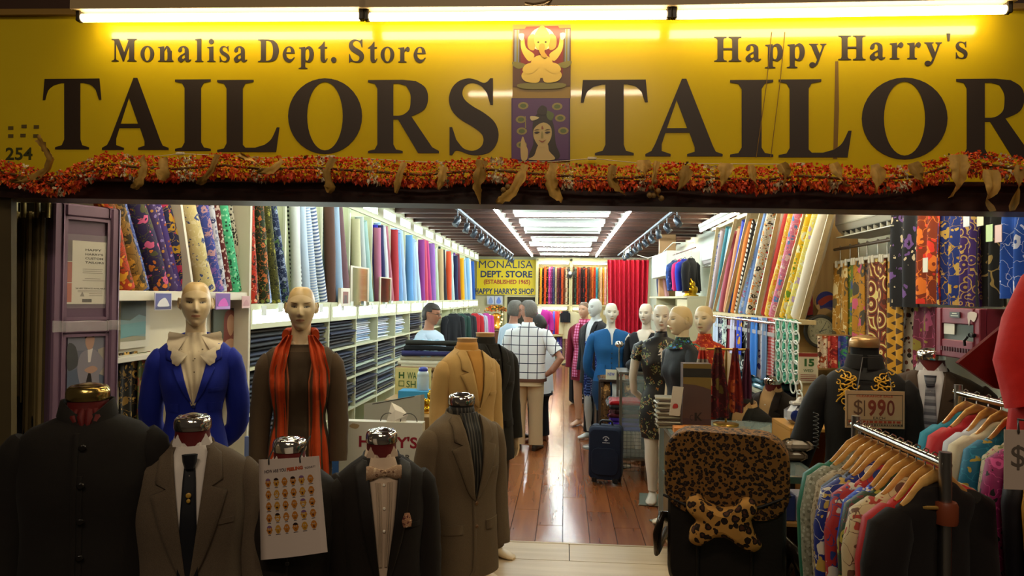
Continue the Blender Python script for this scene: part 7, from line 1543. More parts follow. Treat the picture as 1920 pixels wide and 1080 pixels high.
p.poly(b,[(g*.32+g*.07*math.cos(a),hz*.205+g*.1*math.sin(a))for a in[.9+k*.3 for k in range(15)]]+[(g*.32+g*.05*math.cos(a),hz*.205+g*.08*math.sin(a))for a in[.9+k*.3 for k in range(14,-1,-1)]],.002);p.poly(b,[(g*.42,hz*.16),(g*.5,hz*.16),(g*.5,hz*.28),(g*.42,hz*.28)],.002);p.poly(b,[(g*.5,hz*.22),(g*.62,hz*.285),(g*.68,hz*.285),(g*.55,hz*.22),(g*.7,hz*.16),(g*.62,hz*.16),(g*.5,hz*.205)],.002);child(b.build('lettering',M('#120e0e',.5)),SBG)
o=B().box((0,0,.0),(.075,.006,.2),bev=.002).build('leaflet_card',M('#d8d0c4',.5));o.location=P(1268,752,4.68);o.rotation_euler=(.12,.08,.2);tag(o,'white card with a red squiggle leaning left of the dark shop bag','card')
o=B().poly(sm_path([(-.02,-.05,1),(.015,-.045,1),(.01,-.02,1),(-.015,-.02,1)],3),(0,-.0035,0),(1,0,0),(0,0,1),.0005).build('squiggle',M('#b83a3a',.5),o)
b=B();b.box((0,0,.022),(.36,.1,.042),bev=.003);ob=thing('orange_box','long flat orange box lying on the glass counter behind the leopard chair','box',(P(1316,800,4.62).x,4.66,zt_),-.04);b.build('box',M('#d88a4a',.5),ob);b=B();[b.box((-.1+.014*k,-.0505,.02+.004*(k%2)),(.009,.001,.006+.003*(k%3)))for k in range(8)];b.build('print',M('#a8401e',.5),ob)
sx=P(1365,660,4.95);SSD=thing('scarf_stand','brass T-stand for silk scarves on the glass counter','stand',(sx.x,5.0,zt_));hs=P(1365,655,5.0).z-zt_;B().tube([(0,0,.0),(0,0,hs)],.008,8).tube([(-.14,0,hs),(.16,0,hs)],.008,8).lathe([(.09,0),(.09,.012),(.012,.02)],20).build('frame',M('#a8843a',.3,.7),SSD)
for i,(dx,wd,L_,nm,m)in enumerate(((-.17,.06,.34,'red, gold and grey striped',PAT('stripe',('#a82a1e','#b89a6a','#7a2018','#8a8074'),4)),(-.06,.075,.5,'dark maroon with olive figures',FL('#3c0f16','#5a4a1e','#6a1c1e',s=9)),(.06,.06,.46,'rust and red satin',FL('#7a2016','#b0542a','#4a1a2a',s=8)),(.145,.035,.36,'plum',CLOTH('#4a1e34',.2,.5)))):
 b=B();rows=[]
 for j in range(13):
  t=j/12;z=hs+.012-L_*t;row=[(dx+(-wd+2*wd*k/10)*(.3+.8*min(1,t*1.4)),-.014-.03*math.sin(k*1.5+i)*min(1,t*3),z)for k in range(11)];rows.append(row+[(x,y+.012,z_)for x,y,z_ in row[::-1]])
 tag(b.loft(rows[::-1]).build('silk_scarf',m,None,(sx.x,5.0,zt_)),f'{nm} silk scarf on the brass stand','scarf','silk scarves on the brass stand')
PS=thing('packet_shelf','pale shelf of plastic-wrapped clothes below the hanging scarves','shelf',(1.95,6.6,0));pw=M('#b0a888',.6)
for z in(.35,.66,.97):child(B().box((1.98,6.6,z-.01),(.56,1.5,.02)).build('shelf_board',pw),PS)
for x,y_ in((1.71,5.86),(1.71,6.6),(1.71,7.34),(2.25,5.86),(2.25,7.34)):child(B().box((x,y_,.49),(.03,.03,.98)).build('post',pw),PS)
pc=(('teal','#2a5a6a'),('pale blue','#8ab4c8'),('black','#1a1c20'),('steel blue','#4a7a94'),('navy','#1e2c4a'),('white','#c8d4d8'))
for si,z in enumerate((.351,.661,.971)):
 for k in range(4):
  for q in range(5 if si<2 else 4):
   nm,hx=pc[(si*5+k*3+q*2)%6];o=B().box((0,0,.024),(.40,.3,.046),bev=.016).build('wrapped_clothes',M(hx,.15,vary=.3,vs=14),None,(1.94,6.03+.36*k+.01*math.sin(q*3),z+.0475*q),.05*math.sin(q*2+k))
   tag(o,f'{nm} plastic-wrapped clothes, {ORD[q]} up, {ORD[k]} pile of {("the bottom", "the middle", "the top")[si]} board below the scarves','packet','wrapped clothes below the scarves')
   # suits on dummies along the entrance
maroon=CLOTH('#5a1412',.15,.6)
CHR=chrome();gold=M('#b8a060',.2,1)
def dummy(label,px,py,Y,rz,mat,kind='notch',hem=-.76,w=1.0,d=1.0,cap=CHR,shirt=None,zb=-.40,nh=.058,blk=None,name='suit_dummy',capr=.064,**kw):
 """py is the middle of the metal cap"""
 c=P(px,py,Y);H=c.z-nh-.02
 root=thing(name,label,'suit',(c.x,c.y,0),rz);T=male_torso(H,w,d)
 b=B();neck_block(b,H,0,1,capr,nh);b.build('neck_block',[blk or maroon,cap],root)
 b=B();stand(b,H);b.build('stand',M('#17171a',.4,.5),root)
 j=jacket(root,T,H,mat,H+hem,kind,H+zb,w=w,**kw)
 if shirt:shirt_front(root,T,H,shirt,H+zb)
 return root,T,H,j
wh_s=CLOTH('#d2c9c0',.04,.7,.15,.2);blk_s=CLOTH('#15110f',.2)
pin=PAT('stripe',('#15120f','#15120f','#15120f','#15120f','#15120f','#3c352a'),26,.9,axis=0)
dummy('dark pinstriped jacket on a dummy cut off by the left edge',-38,700,2.95,.5,pin,'notch',w=1.08,buttons=2)
r,T,H,j=dummy('black stand-collar jacket on a dummy with a gold-toned neck cap',165,741,2.36,.52,CLOTH('#191512',.22),'stand',-.95,w=.99,d=1.05,cap=gold,zb=-.2,buttons=0,pocket=False,nh=.05,capr=.068,r=1.1)
for i in range(5):button(T,.0,H-.095-.125*i,M('#14110e',.25),j,.012)
b=B();T.patch(b,rows_lin([(H-.05,-.03,-.012),(H-.9,-.03,-.014)]),.004,2,.006);b.build('placket',CLOTH('#191512',.22),j)
b=B();rings=[[((rr+.0)*math.cos(a),.012+rr*math.sin(a),z-.05*max(0,-math.sin(a))**3)for a in[PI*(-.42+1.84*k/30)for k in range(31)]]for z,rr in((H-.03,.10),(H+.02,.084),(H+.055,.078),(H+.055,.086),(H-.0,.098))]
b.loft(rings,0,False,False,True,False);b.build('stand_collar',CLOTH('#191512',.22),j)
b=B();
for k in range(8):a=-PI/2+(k-3.5)*.35;b.tube([(.05*math.cos(a),.012+.05*math.sin(a),H+.03),(.072*math.cos(a),.0+.07*math.sin(a),H-.0),(.03*math.cos(a),-.075,H-.05)],[.012,.014,.006],6)
b.build('lining_folds',maroon,r)
gb=CLOTH('#5a4d3e',.5,.92,.6,.2)
r,T,H,j=dummy('grey-brown tweed jacket, white shirt and dark tie, chrome neck cap, in the front row',361,797,2.52,.45,gb,w=.95,shirt=wh_s,zb=-.47,buttons=2,lw=.09,r=1.0)
tie(r,T,H,CLOTH('#14151a',.2,.6),H-.45,.036);b=B();y=T.front(0,H-.155)-.024
b.ell((0,y,H-.15),(.010,.003,.010),8,6);b.ell((.0,y,H-.17),(.007,.003,.008),8,6);b.build('tie_emblem',M('#b08a34',.4),r)
r,T,H,j=dummy('dark suit on a dummy half hidden behind the face-chart poster',543,838,2.72,.36,CLOTH('#1d1712',.25),w=.86,shirt=wh_s,zb=-.22,buttons=2)
q=[P(485,862,2.52),P(598,855,2.50),P(614,1035,2.50),P(489,1050,2.52)]
PO=thing('face_chart_poster','white poster HOW ARE YOU FEELING TODAY with thirty orange faces, hung on a dark suit','poster',q[3])
uu,vv=(q[1]-q[0]),(q[0]-q[3])
def pp(u,v,k=0):return q[3].lerp(q[2],u).lerp(q[0].lerp(q[1],u),v)+Vector((0,-.0006*k-.016*math.sin(PI*u)*.5,0))
b=B();n=10;b.loft([[pp(i/n,v)for i in range(n+1)]+[pp(i/n,v)+Vector((0,.002,0))for i in range(n,-1,-1)]for v in(0,.25,.5,.75,1)]);child(b.build('sheet',M('#d3c3b8',.3)),PO)
b=B();po=random.Random(4)
def blob(cu,cv,ru,rv,mi,k,n=16,a0=0,a1=2*PI):b.add([pp(cu,cv,k)]+[pp(cu+ru*math.cos(a0+(a1-a0)*i/n),cv+rv*math.sin(a0+(a1-a0)*i/n),k)for i in range(n+1)],[(0,i+1,i+2)for i in range(n)],mi)
for rw in range(5):
 for cl_ in range(6):
  cu=.155+.137*cl_;cv=.765-.118*rw+.012*cl_/5;ru,rv=.043,.042;f=rw*6+cl_
  blob(cu,cv,ru,rv,(0,1)[f%3==1],2);blob(cu,cv-.022,ru*.75,rv*.55,(0,1)[f%3==1],2)
  for s in(-1,1):
   blob(cu+s*ru,cv-.002,.007,.007,0,2,8);blob(cu+s*.013,cv+.008,.0085,.007,3,3,8);blob(cu+s*.013+.003*math.sin(f*1.3),cv+.008,.0035,.003,4,4,6)
  ht=po.random();mt=po.random()
  if ht<.3:blob(cu,cv+.018,ru*.95,rv*.62,(5,4)[f%2],3,12,.15,PI-.15)
  if mt<.35:blob(cu,cv-.02,.012,.012,4,3,10);blob(cu,cv-.024,.007,.006,6,4,8)
  elif mt<.6:blob(cu,cv-.012,.02,.016,4,3,10,PI,2*PI)
  elif mt<.75:blob(cu,cv-.018,.024,.012,3,3,10);blob(cu,cv-.018,.02,.002,4,4,8)
  else:blob(cu,cv-.028,.016,.012,4,3,10,.1,PI-.1);blob(cu,cv-.031,.014,.011,(0,1)[f%3==1],4,10,.1,PI-.1)
  w_=.02+.018*po.random();b.add([pp(cu-w_,cv-.056,2),pp(cu+w_,cv-.055,2),pp(cu+w_,cv-.050,2),pp(cu-w_,cv-.051,2)],[(0,1,2,3)],7)
def ptext(tx,u0,u1,v0,v1,mi,bd):
 s_,_=sans(tx,1,1,bd);b.add([pp(u0+(u1-u0)*v[0],v0+(v1-v0)*v[2]+.012*v[0],2)for v in s_.v],s_.f,mi)
ptext('HOW ARE YOU',.10,.46,.860,.893,7,.02);ptext('FEELING',.475,.735,.868,.905,8,.06);ptext('TODAY?',.76,.93,.878,.898,7,.01)
child(b.build('print',[M(c,.35)for c in('#b8742a','#c08a30','#a85a20','#dccab8','#2a1c18','#7a5a80','#8a2a2a','#4a4048','#b8502a')]),PO)
b=B();
for u in(.18,.70):b.tube([pp(u,.95,2),pp(u,1.0,3),pp(u,1.0)+Vector((-.01 if u<.5 else.0,.10,.06))],.003,6)
child(b.build('string',M('#1a1614',.6)),PO)
sat=CLOTH('#17120f',.15,.55,.1,.2)
r,T,H,j=dummy('black tuxedo with ruffle-front shirt and patterned bow tie, in the front row',716,822,2.88,.36,CLOTH('#1a1410',.25),'shawl',w=.86,shirt=CLOTH('#bda68f',.05,.7,.2,.1),zb=-.53,buttons=1,lap=sat,lw=.09,vtop=.062,pocket=True)
bt=FL('#a8886c','#6a4a3a','#c8b090',s=60)
b=B();y=T.front(0,H-.03)-.03
for s in(-1,1):b.loft([[(s*x_,y+dy*.6,H-.042+z_)for dy,z_ in((-.012,0),(-.006,hz),(.006,hz),(.012,0),(.006,-hz),(-.006,-hz))]for x_,hz in((.0,.012),(.02,.016),(.045,.028),(.068,.03),(.072,.028))][::s])
b.box((0,y-.004,H-.042),(.022,.026,.026),bev=.006);b.build('bow_tie',bt,r)
b=B()
for x in(-.03,-.018,.018,.03):b.add([],[]);T.patch(b,rows_lin([(H-.08,x-.004,x+.004),(H-.42,x*.45-.003,x*.45+.003)]),.010,2,.004)
b.build('shirt_pleat',CLOTH('#a8927c',.05),r)
b=B();y=T.front(.10,H-.24)-.012;b.loft([[(.09+dx,y+dy,H-.262)for dx,dy in((-.022,0),(0,-.008),(.022,0),(0,.006))],[(.09+dx,y-.004+dy,H-.235)for dx,dy in((-.026,0),(0,-.012),(.024,0),(0,.006))],[(.092+dx,y+dy,H-.205)for dx,dy in((-.012,0),(0,-.006),(.012,0),(0,.004))]]);b.build('pocket_square',FL('#a87a5a','#d8c0a0','#5a2a2a',s=70),r)
b=B();T.patch(b,[(H-.47,-.012,.012),(H-.53,-.008,.008)],.011,3,.004);b.build('cummerbund',CLOTH('#7a2a22'),r)
gs=CLOTH('#64543f',.35,.9,.5,.2)
r,T,H,j=dummy('taupe grey suit jacket with a dark striped scarf, turned to the right',868,752,3.42,.70,gs,w=.90,zb=-.40,buttons=2,hem=-.78,btn=M('#6a4a2a',.4),lw=.09,nh=.045,L=.66,blk=CLOTH('#1d1b19',.2))
b=B();T.patch(b,rows_lin([(H+.015,-.05,.05),(H-.05,-.045,.045),(H-.2,-.03,.03),(H-.38,-.006,.006)]),.008,8,.01,lift=(lambda u,z:.006*math.sin(u*22)));b.lathe([(.068,-.03),(.066,.02),(.06,.05),(.058,.05),(.06,.0)],24,(0,.012,H));b.build('silk_scarf',PAT('stripe',('#171513','#171513','#4a443a'),60,.6,axis=0),r)
wneck=M('#c49a68',.45,vary=.1)
def headless(label,px,py,Y,rz,mat,tr,kw,hem,coll=None,hand_=False,w=1.0,flare=0):
 c=P(px,py,Y);H=c.z-.075;root=thing('headless_mannequin',label,'mannequin',(c.x,c.y,0),rz);T=male_torso(H,w)
 b=B();b.lathe([(.07,-.04),(.06,.02),(.062,.07),(.066,.075),(.0,.077)],28,(0,.012,H));b.build('wooden_neck',wneck,root)
 jacket(root,T,H,mat,H+hem,w=w,**kw)
 trousers(root,H-.58,tr,[((s*.09,0,H-.66),(s*.095,-.015,.5),(s*.11,-.01+.05*s,.07))for s in(-1,1)],.19,.125)
 for s in(-1,1):f=B();foot(f,(s*.11,.05*s,.07),(s*.25,-1),.25,0,.0);f.build('foot',M('#d8c09a',.4),root)
 if hand_:
  for s in(-1,1):b=B();p=sleeve_pts(H,s,1.0,'hang',.62);b.tube([Vector(p[-1])+Vector((0,0,.06)),Vector(p[-1])],[.028,.026],10);hand(b,p[-1],(0,-.12,-1),(-s,0,0),s,.4);b.build('hand',M('#d8bc94',.4),root)
 q=B();q.lathe([(.18,0),(.18,.012),(.03,.02)],24,(0,.12,0));q.tube([(0,.12,.01),(0,.12,.5)],.012,8);q.build('base',steel(),root)
 return root,T,H
cam_c=CLOTH('#b8945c',.12,.85,.4,.3)
r,T,H=headless('camel coat on a headless mannequin with wooden neck, cream trousers',878,634,4.25,.70,cam_c,CLOTH('#c49c62',.1,.85,.3,.4),dict(zb=H*0+P(878,634,4.25).z-.075-.34,buttons=3,btn=M('#8a6a3a',.4),L=.62,r=.95),-.82,w=.86)
b=B();b.lathe([(.075,-.02),(.068,.03),(.064,.05),(.06,.05),(.064,0)],24,(0,.012,H));T.patch(b,rows_lin([(H-.0,-.05,.05),(H-.3,-.012,.012)]),.004,6,.006);b.build('inner_shirt',CLOTH('#b88440',.1),r)
r,T,H=headless('black blazer on a headless mannequin with wooden neck, brown trousers',912,624,4.62,.78,CLOTH('#17130f',.25),CLOTH('#4a3a28',.25,.85,.3,.4),dict(zb=P(912,624,4.62).z-.075-.36,buttons=2,btn=M('#b08a3a',.3,.8),L=.64),-.78,hand_=True)
b=B();b.lathe([(.075,-.02),(.068,.04),(.064,.05),(.06,.05),(.064,0)],24,(0,.012,H));T.patch(b,rows_lin([(H-.0,-.05,.05),(H-.33,-.01,.01)]),.004,6,.006);b.build('inner_shirt',CLOTH('#1a1613',.2),r)
for s in(-.012,.012):button(T,s,H-.1,M('#2a2622',.3),r,.007,.012)
blue=CLOTH('#16268c',.18,.75,.3,.25)
r,T,H=manneq('mannequin in a royal blue jacket and cream scalloped collar blouse',369,528,3.42,.44,'beige',hair='#c6a874',legs=True,w=.95,d=1.0,head_rz=.06)
cr_=PAT('small',('#cdbd9e','#6a5a48','#9a8a70'),34,wid=.16)
b=B();T.patch(b,rows_lin([(H+.028,-.046,.046),(H+.0,-.054,.054),(H-.03,-.07,.07),(H-.06,-.075,.075),(H-.34,-.01,.01)]),.011,18,.005,lift=(lambda u,z:.003*math.sin(u*19+z*20)));b.build('blouse',cr_,r)
j=jacket(r,T,H,blue,H-.60,'notch',H-.33,buttons=1,pose='back',w=.86,r=.9,lw=.05,vtop=.085,btn=M('#141c4a',.4))
b=B()
for s in(-1,1):
 for tier,(z0,rx,rz_,k0)in enumerate(((H+.015,.095,.085,0),(H-.06,.07,.075,1))):
  rows=[]
  for i in range(15):
   a=-.75+2.5*i/14;wv=1+.03*math.sin(i*1.6)
   rim=(s*(.035+rx*max(-.1,math.cos(a*.62))*wv),z0-rz_*math.sin(a*.75+.35)*wv)
   row=[]
   for f in range(5):
    t=f/4;x=s*.028*(1-t)+rim[0]*t if True else 0;z=(z0+.02*(1-tier)-.02)*(1-t)+rim[1]*t
    y=T.front(min(abs(x),T.at(min(z,H))[0]*.97),min(z,H-.002))-.016-.012*math.sin(PI*t)-.005*k0
    row.append((x,y,z))
   rows.append(row)
  b.loft(rows if s>0 else rows[::-1],0,False,False,True,False)
b.build('scalloped_collar',CLOTH('#cdbfa4',.06,.75,.2,.3),r)
brn=CLOTH('#4a3a28',.22,.88,.4,.2)
r,T,H=manneq('mannequin in a brown collarless suit with an orange shawl',566,537,3.52,.32,'beige',hair='#c2a470',w=.88,d=1.0)
dress(r,T,H,CLOTH('#3b2d1e',.2),H-.95,'inner_dress',top=-.015)
j=T.mesh(H-.72,H-.03,36,.03,off=.008).build('jacket',brn,r)
for s in(-1,1):
 sleeve('sleeve',brn,H,s,j,.84,'hang',.60,.86)
 b=B();T.patch(b,rows_lin([(H-.06,s*.07-.004,s*.07+.004),(H-.2,s*.05-.004,s*.05+.004),(H-.7,s*.06-.004,s*.06+.004)]),.014,2,.004);b.build('piping',CLOTH('#8a4a2a'),j)
b=B();T.patch(b,rows_lin([(H-.05,-.062,.062),(H-.2,-.045,.045),(H-.7,-.05,.05)]),.011,6,.003);b.build('dress_front',CLOTH('#3a2c1d',.2),j)
org=CLOTH('#b03c0c',.2,.75,.4,.9)
for s in(-1,1):
 b=B();keys=[(H+.035,s*.055-.018,s*.055+.018),(H-.03,s*.085-.04,s*.085+.035),(H-.15,s*.11-.042,s*.11+.04),(H-.4,s*.11-.045,s*.11+.05),(H-.74,s*.115-.06,s*.115+.065),(H-.86,s*.12-.07,s*.12+.07)]
 T2=Torso(list(T.k)+[(H-.95,.19,.13,0)],2.3,T.bust);T2.k=[(z,max(a,.11)if z>H-.02 else a,bb_,c_)for z,a,bb_,c_ in T2.k];T2.patch(b,rows_lin(keys,.02),.022,12,.014,lift=(lambda u,z:.016*math.sin(u*14+z*4)));b.build('shawl_end',org,r)
b=B();b.tube([(-.075,-.03,H+.03),(-.072,.04,H+.035),(0,.085,H+.04),(.072,.04,H+.035),(.075,-.03,H+.03)],[(.02,.035)]*5,12);b.build('shawl_loop',org,r)
r,T,H,j=dummy('black jacket with gold dragon embroidery on a black-necked dummy',1621,645,3.55,-.36,CLOTH('#120e0d',.2,.75,.2,.4),'stand',-.74,w=.88,cap=M('#b08858',.3,.6),zb=-.2,buttons=0,pocket=True,blk=CLOTH('#0f0d0e',.1),pose={-1:'out',1:'hang'},nh=.09,capr=.066,L=.66)
b=B();rings=[[(rr*math.cos(a),.012+rr*math.sin(a),z)for a in[PI*(-.46+1.92*k/30)for k in range(31)]]for z,rr in((H-.02,.09),(H+.03,.076),(H+.06,.074),(H+.055,.08),(H-.01,.094))]
b.loft(rings,0,False,False,True,False);b.build('stand_collar',CLOTH('#120e0d',.2),j)
b=B()
def emb(pts,rr_=.0032):
 pts=sm_path([p+(1,)for p in pts],4,False);pts=[(x,z+.042)for x,z in pts];b.tube([(x,T.front(x,H+z)-.009,H+z)for x,z in pts],rr_,5)
er=random.Random(6)
for s in(-1,1):
 b=B()
 c_=lambda cx,cz,r0,turns=1.6,ph=0:emb([(s*(cx+(r0*(1-.12*k))*math.cos(k*.9+ph)),cz+(r0*(1-.12*k))*math.sin(k*.9+ph))for k in range(8)])
 for cx,cz,r0,ph in((.05,-.10,.018,0),(.075,-.085,.018,1),(.10,-.09,.016,2),(.045,-.13,.02,3),(.07,-.125,.022,.5),(.095,-.135,.02,4),(.12,-.12,.014,1.4),(.05,-.165,.02,2.4),(.075,-.165,.022,5),(.10,-.17,.018,.3),(.06,-.2,.022,1),(.09,-.205,.022,3.3),(.055,-.235,.018,4),(.085,-.24,.018,2)):c_(cx,cz,r0,1.6,ph)
 for q in range(5):emb([(s*(.04+.012*q),-.09-.02*q),(s*(.07+.012*q),-.105-.024*q),(s*(.11+.004*q),-.095-.03*q)],.004)
 emb([(s*.13,-.07),(s*.115,-.075),(s*.105,-.062),(s*.09,-.07)]);b.build('dragon_embroidery',M('#c8951e',.4,.3),j)
b=B()
for z,s in((-.06,1),(-.15,1),(-.24,1)):b.tube([(-.03,T.front(.03,H+z)-.008,H+z),(.0,T.front(0,H+z)-.012,H+z),(.03,T.front(.03,H+z)-.008,H+z)],.004,6)
b.build('frog_closure',CLOTH('#0d0b0b',.1),j)
b=B();b.ell((.045,T.front(.045,H-.2)+.002,H-.19),(.03,.008,.035),14,8);b.build('brown_patch',CLOTH('#6a4a20'),j)
a,c=P(1585,806,3.20),P(1696,806,3.20);z0,z1=P(1640,803,3.2).z,P(1640,733,3.2).z
t,p,H2=textbox('price_sign','cream hand-lettered sign $1990 EACH hung on the dragon jacket','price sign',a,c,z0,z1,.004,'#c7a67a',(('$',.14,.30,.15,.46,'#6a4a34',.0),('1',.31,.32,.02,.42,'#6a4a34',.0),('9',.38,.32,.14,.44,'#8a3a24',.03),('9',.54,.32,.14,.46,'#8a3a24',.03),('0',.70,.34,.13,.42,'#7a3424',.01),('EACH',.47,.24,.2,.07,'#3a3228',.0),('CLEARANCE SALE',.18,.83,.62,.055,'#b84a24',.02)))
b=B()
for q in((.03,.97,.885,.9),(.03,.97,.215,.225),(.03,.97,.12,.13),(.03,.97,.05,.06)):p.poly(b,[(p.w*q[0],H2*q[2]),(p.w*q[1],H2*q[2]),(p.w*q[1],H2*q[3]),(p.w*q[0],H2*q[3])],.001)
for u in(.03,.96):p.poly(b,[(p.w*u,H2*.05),(p.w*(u+.01),H2*.05),(p.w*(u+.01),H2*.9),(p.w*u,H2*.9)],.001)
child(b.build('border',M('#3a3024',.5)),t);b=B()
k=.05
while k<.94:
 w_=.03+.05*er.random();p.poly(b,[(p.w*k,H2*.14),(p.w*(k+w_),H2*.14),(p.w*(k+w_),H2*.2),(p.w*k,H2*.2)],.001);k+=w_+.018
child(b.build('red_line',M('#a8401e',.5)),t);b=B();k=.05
while k<.94:
 w_=.012+.03*er.random();p.poly(b,[(p.w*k,H2*.072),(p.w*(k+w_),H2*.072),(p.w*(k+w_),H2*.105),(p.w*k,H2*.105)],.001);k+=w_+.014
child(b.build('dark_line',M('#3a3024',.5)),t)
b=B();b.tube([p.pt(p.w*.2,H2,-.002),r.location+Vector((-.05,-.1,H+.05)),r.location+Vector((.05,-.1,H+.05)),p.pt(p.w*.8,H2,-.002)],.002,5);child(b.build('string',M('#2a2018',.6)),t)
r,T,H,j=dummy('brown suit with grey striped tie and white pocket square behind the racks',1746,668,3.62,-.5,CLOTH('#3a2b20',.25),w=1.08,shirt=CLOTH('#b8b4b8',.05),zb=-.40,buttons=2,cap=CHR,capr=.062)
tie(r,T,H,PAT('stripe',('#6a6a72','#8a8a92','#4a4a54'),22,.5),H-.42,.038);b=B();y=T.front(.11,H-.25)-.012
b.add([(.08,y,H-.268),(.15,y,H-.262),(.148,y-.004,H-.24),(.125,y-.004,H-.22),(.11,y-.003,H-.238),(.09,y-.003,H-.236)],[(0,1,2,3,4,5)]);b.build('pocket_square',CLOTH('#d8c8b8',.05),r)
r,T,H,j=dummy('dark brown suit with a sand shirt standing behind the glass counter',1448,716,5.6,-.75,CLOTH('#2a211e',.2),shirt=CLOTH('#b89468',.05),zb=-.42,w=1.0,nh=.06)
r,T,H,j=dummy('black suit jacket with a sand-coloured collar standing low beside the glass counter',1400,752,5.35,-.9,CLOTH('#17130f',.2),shirt=CLOTH('#b08a5c',.05),zb=-.42,w=1.02,nh=.03,capr=.04,cap=M('#2a2420',.4))
cal=P(1512,690,4.7);a,c=P(1497,700,4.8),P(1534,700,4.8);z0,z1=P(1515,718,4.8).z,P(1515,662,4.8).z
t,p,H2=textbox('calendar','tear-off wall calendar showing a green 15 under a red strip','calendar',a,c,z0,z1,.012,'#cfc8b0',(('15',.30,.55,.5,.26,'#2c5a2a',.05),('WED',.25,.36,.5,.1,'#3a5a34',.02)))
b=B();p.poly(b,[(0,H2*.88),(p.w,H2*.88),(p.w,H2),(0,H2)],.002)
for v in(.08,.14,.2,.26):p.poly(b,[(p.w*.1,H2*v),(p.w*.9,H2*v),(p.w*.9,H2*(v+.02)),(p.w*.1,H2*(v+.02))],.0015)
child(b.build('print',M('#8a2a24',.5)),t);CP=thing('calendar_post','pale wooden post carrying the calendar','post',((a.x+c.x)/2,a.y+.03,0));B().box((0,0,z1/2),(.06,.03,z1),bev=.003).build('post',M('#b8a070',.5),CP)
for i in range(3):
 drape('printed_cloth',('cream and brown flowered','red and pink flowered','blue and violet flowered')[i]+' cloth hanging left of the dragon jacket','cloth',1533+19*i,630,1553+19*i,690,0,(FL('#d8c8b0','#5a3a2a','#a8502a',s=16),FL('#b83a34','#e0a080','#7a1e24',s=14),FL('#3a4a9a','#8a6ab0','#4a9a6a',s=14))[i],1.5,.012,'printed cloths left of the dragon jacket',Yk=4.4)
TBX=thing('print_cloth_bar','wooden bar carrying the printed cloths left of the dragon jacket','bar',P(1562,629,4.41));child(B().tube([P(1530,629,4.415),P(1596,630,4.415)],.008,8).tube([P(1594,630,4.43),Vector((P(1594,630,4.43).x,4.43,0))],.012,8).build('bar',M('#7a5a34',.5)),TBX)
WB=thing('wooden_stand','light wooden stand with an open front behind the dragon jacket sleeve','stand',P(1500,800,4.3));ws_=P(1500,795,4.2).z
wx0,wx1=P(1466,800,4.2).x,P(1545,800,4.2).x
for nm,q in(('top_board',(wx0,wx1,4.05,4.4,ws_-.02,ws_)),('side_panel',(wx0,wx0+.02,4.05,4.4,0,ws_-.02)),('side_panel',(wx1-.02,wx1,4.05,4.4,0,ws_-.02)),('back_panel',(wx0,wx1,4.39,4.4,0,ws_-.02))):child(B().box(((q[0]+q[1])/2,(q[2]+q[3])/2,(q[4]+q[5])/2),(q[1]-q[0],q[3]-q[2],q[5]-q[4]),bev=.002).build(nm,M('#b8863e',.5)),WB)
q=P(1497,778,4.2);tb=thing('ceramic_jar','blue and white box-shaped jar with a white lid on the wooden stand','jar',(q.x,4.2,ws_+.001));
b=B();b.box((0,0,.055),(.15,.12,.11),bev=.03);b.build('body',M('#c8ccd8',.3),tb);b=B();b.ell((-.035,-.06,.055),(.03,.006,.035),12,8);b.ell((.035,-.06,.055),(.03,.006,.035),12,8);b.build('blue_patch',M('#1e2e78',.3),tb);b=B();b.box((0,0,.122),(.09,.07,.022),bev=.006);b.loft([[(.02*math.cos(k),.02*math.sin(k),.133)for k in range(6)],[(.01*math.cos(k)+.01,.012*math.sin(k),.16)for k in range(6)]]);b.build('lid',M('#d8d4d0',.4),tb)
LC=thing('low_glass_counter','low glass counter with a steel edge right of the leopard chair','display case',P(1500,895,3.25));lz=P(1500,893,3.25).z;lx0,lx1=P(1400,893,3.25).x,P(1540,893,3.25).x+.02
for nm,q,m in(('edge_rail',(lx0,lx1,3.23,3.26,lz-.03,lz),steel()),('top_glass',(lx0,lx1,3.26,3.9,lz-.02,lz-.012),GLASS('#8a9a98',.3)),('shelf_board',(lx0,lx1,3.27,3.9,lz-.24,lz-.225),M('#a87c40',.5)),('shelf_board',(lx0,lx1,3.27,3.9,.1,.12),M('#a87c40',.5)),('back_board',(lx0,lx1,3.89,3.9,.12,lz-.03),M('#8a5e2c',.5)),('side_panel',(lx0,lx0+.02,3.27,3.9,0,lz-.03),M('#8a5e2c',.5)),('side_panel',(lx1-.02,lx1,3.27,3.9,0,lz-.03),M('#8a5e2c',.5))):child(B().box(((q[0]+q[1])/2,(q[2]+q[3])/2,(q[4]+q[5])/2),(q[1]-q[0],q[3]-q[2],q[5]-q[4])).build(nm,m),LC)
for i in range(6):
 o=B().box((0,0,.06),(.075,.12,.12),bev=.003).build('boxed_shirt',M(('#2a3468','#b8b4c4','#a8a4b8','#c0bcc8','#b0acc0','#2a3468')[i],.4),None,(lx0+.2+.079*i,3.36,lz-.224));tag(o,f'{("navy", "white", "grey", "silver", "pale violet", "navy blue")[i]} boxed shirt standing in the low glass counter, {ORD[i]} from the chair','boxed shirt','boxed shirts in the low glass counter')
for i in range(2):
 o=B().box((0,0,.03),(.13,.12,.05),bev=.016).build('wrapped_shirt',M(('#6a5a48','#8a7a68','#4a3a30','#a89a88')[i],.2),None,(P(1487,860,3.6).x+.03*math.sin(i*2),3.62,lz-.012+.051*i));tag(o,f'crinkled plastic-wrapped brown shirt on the low glass counter, {ORD[i]} up','wrapped shirt','wrapped shirts on the low glass counter')
b=B();pts=[P(1530,840,3.4)+Vector((.012*math.cos(k*1.1),.012*math.sin(k*1.1),.0035*k))for k in range(50)];tag(b.tube(pts,.0025,5).build('coiled_cord',M('#2a2824',.5)),'coiled dark telephone cord hanging by the dragon jacket cuff','cord')
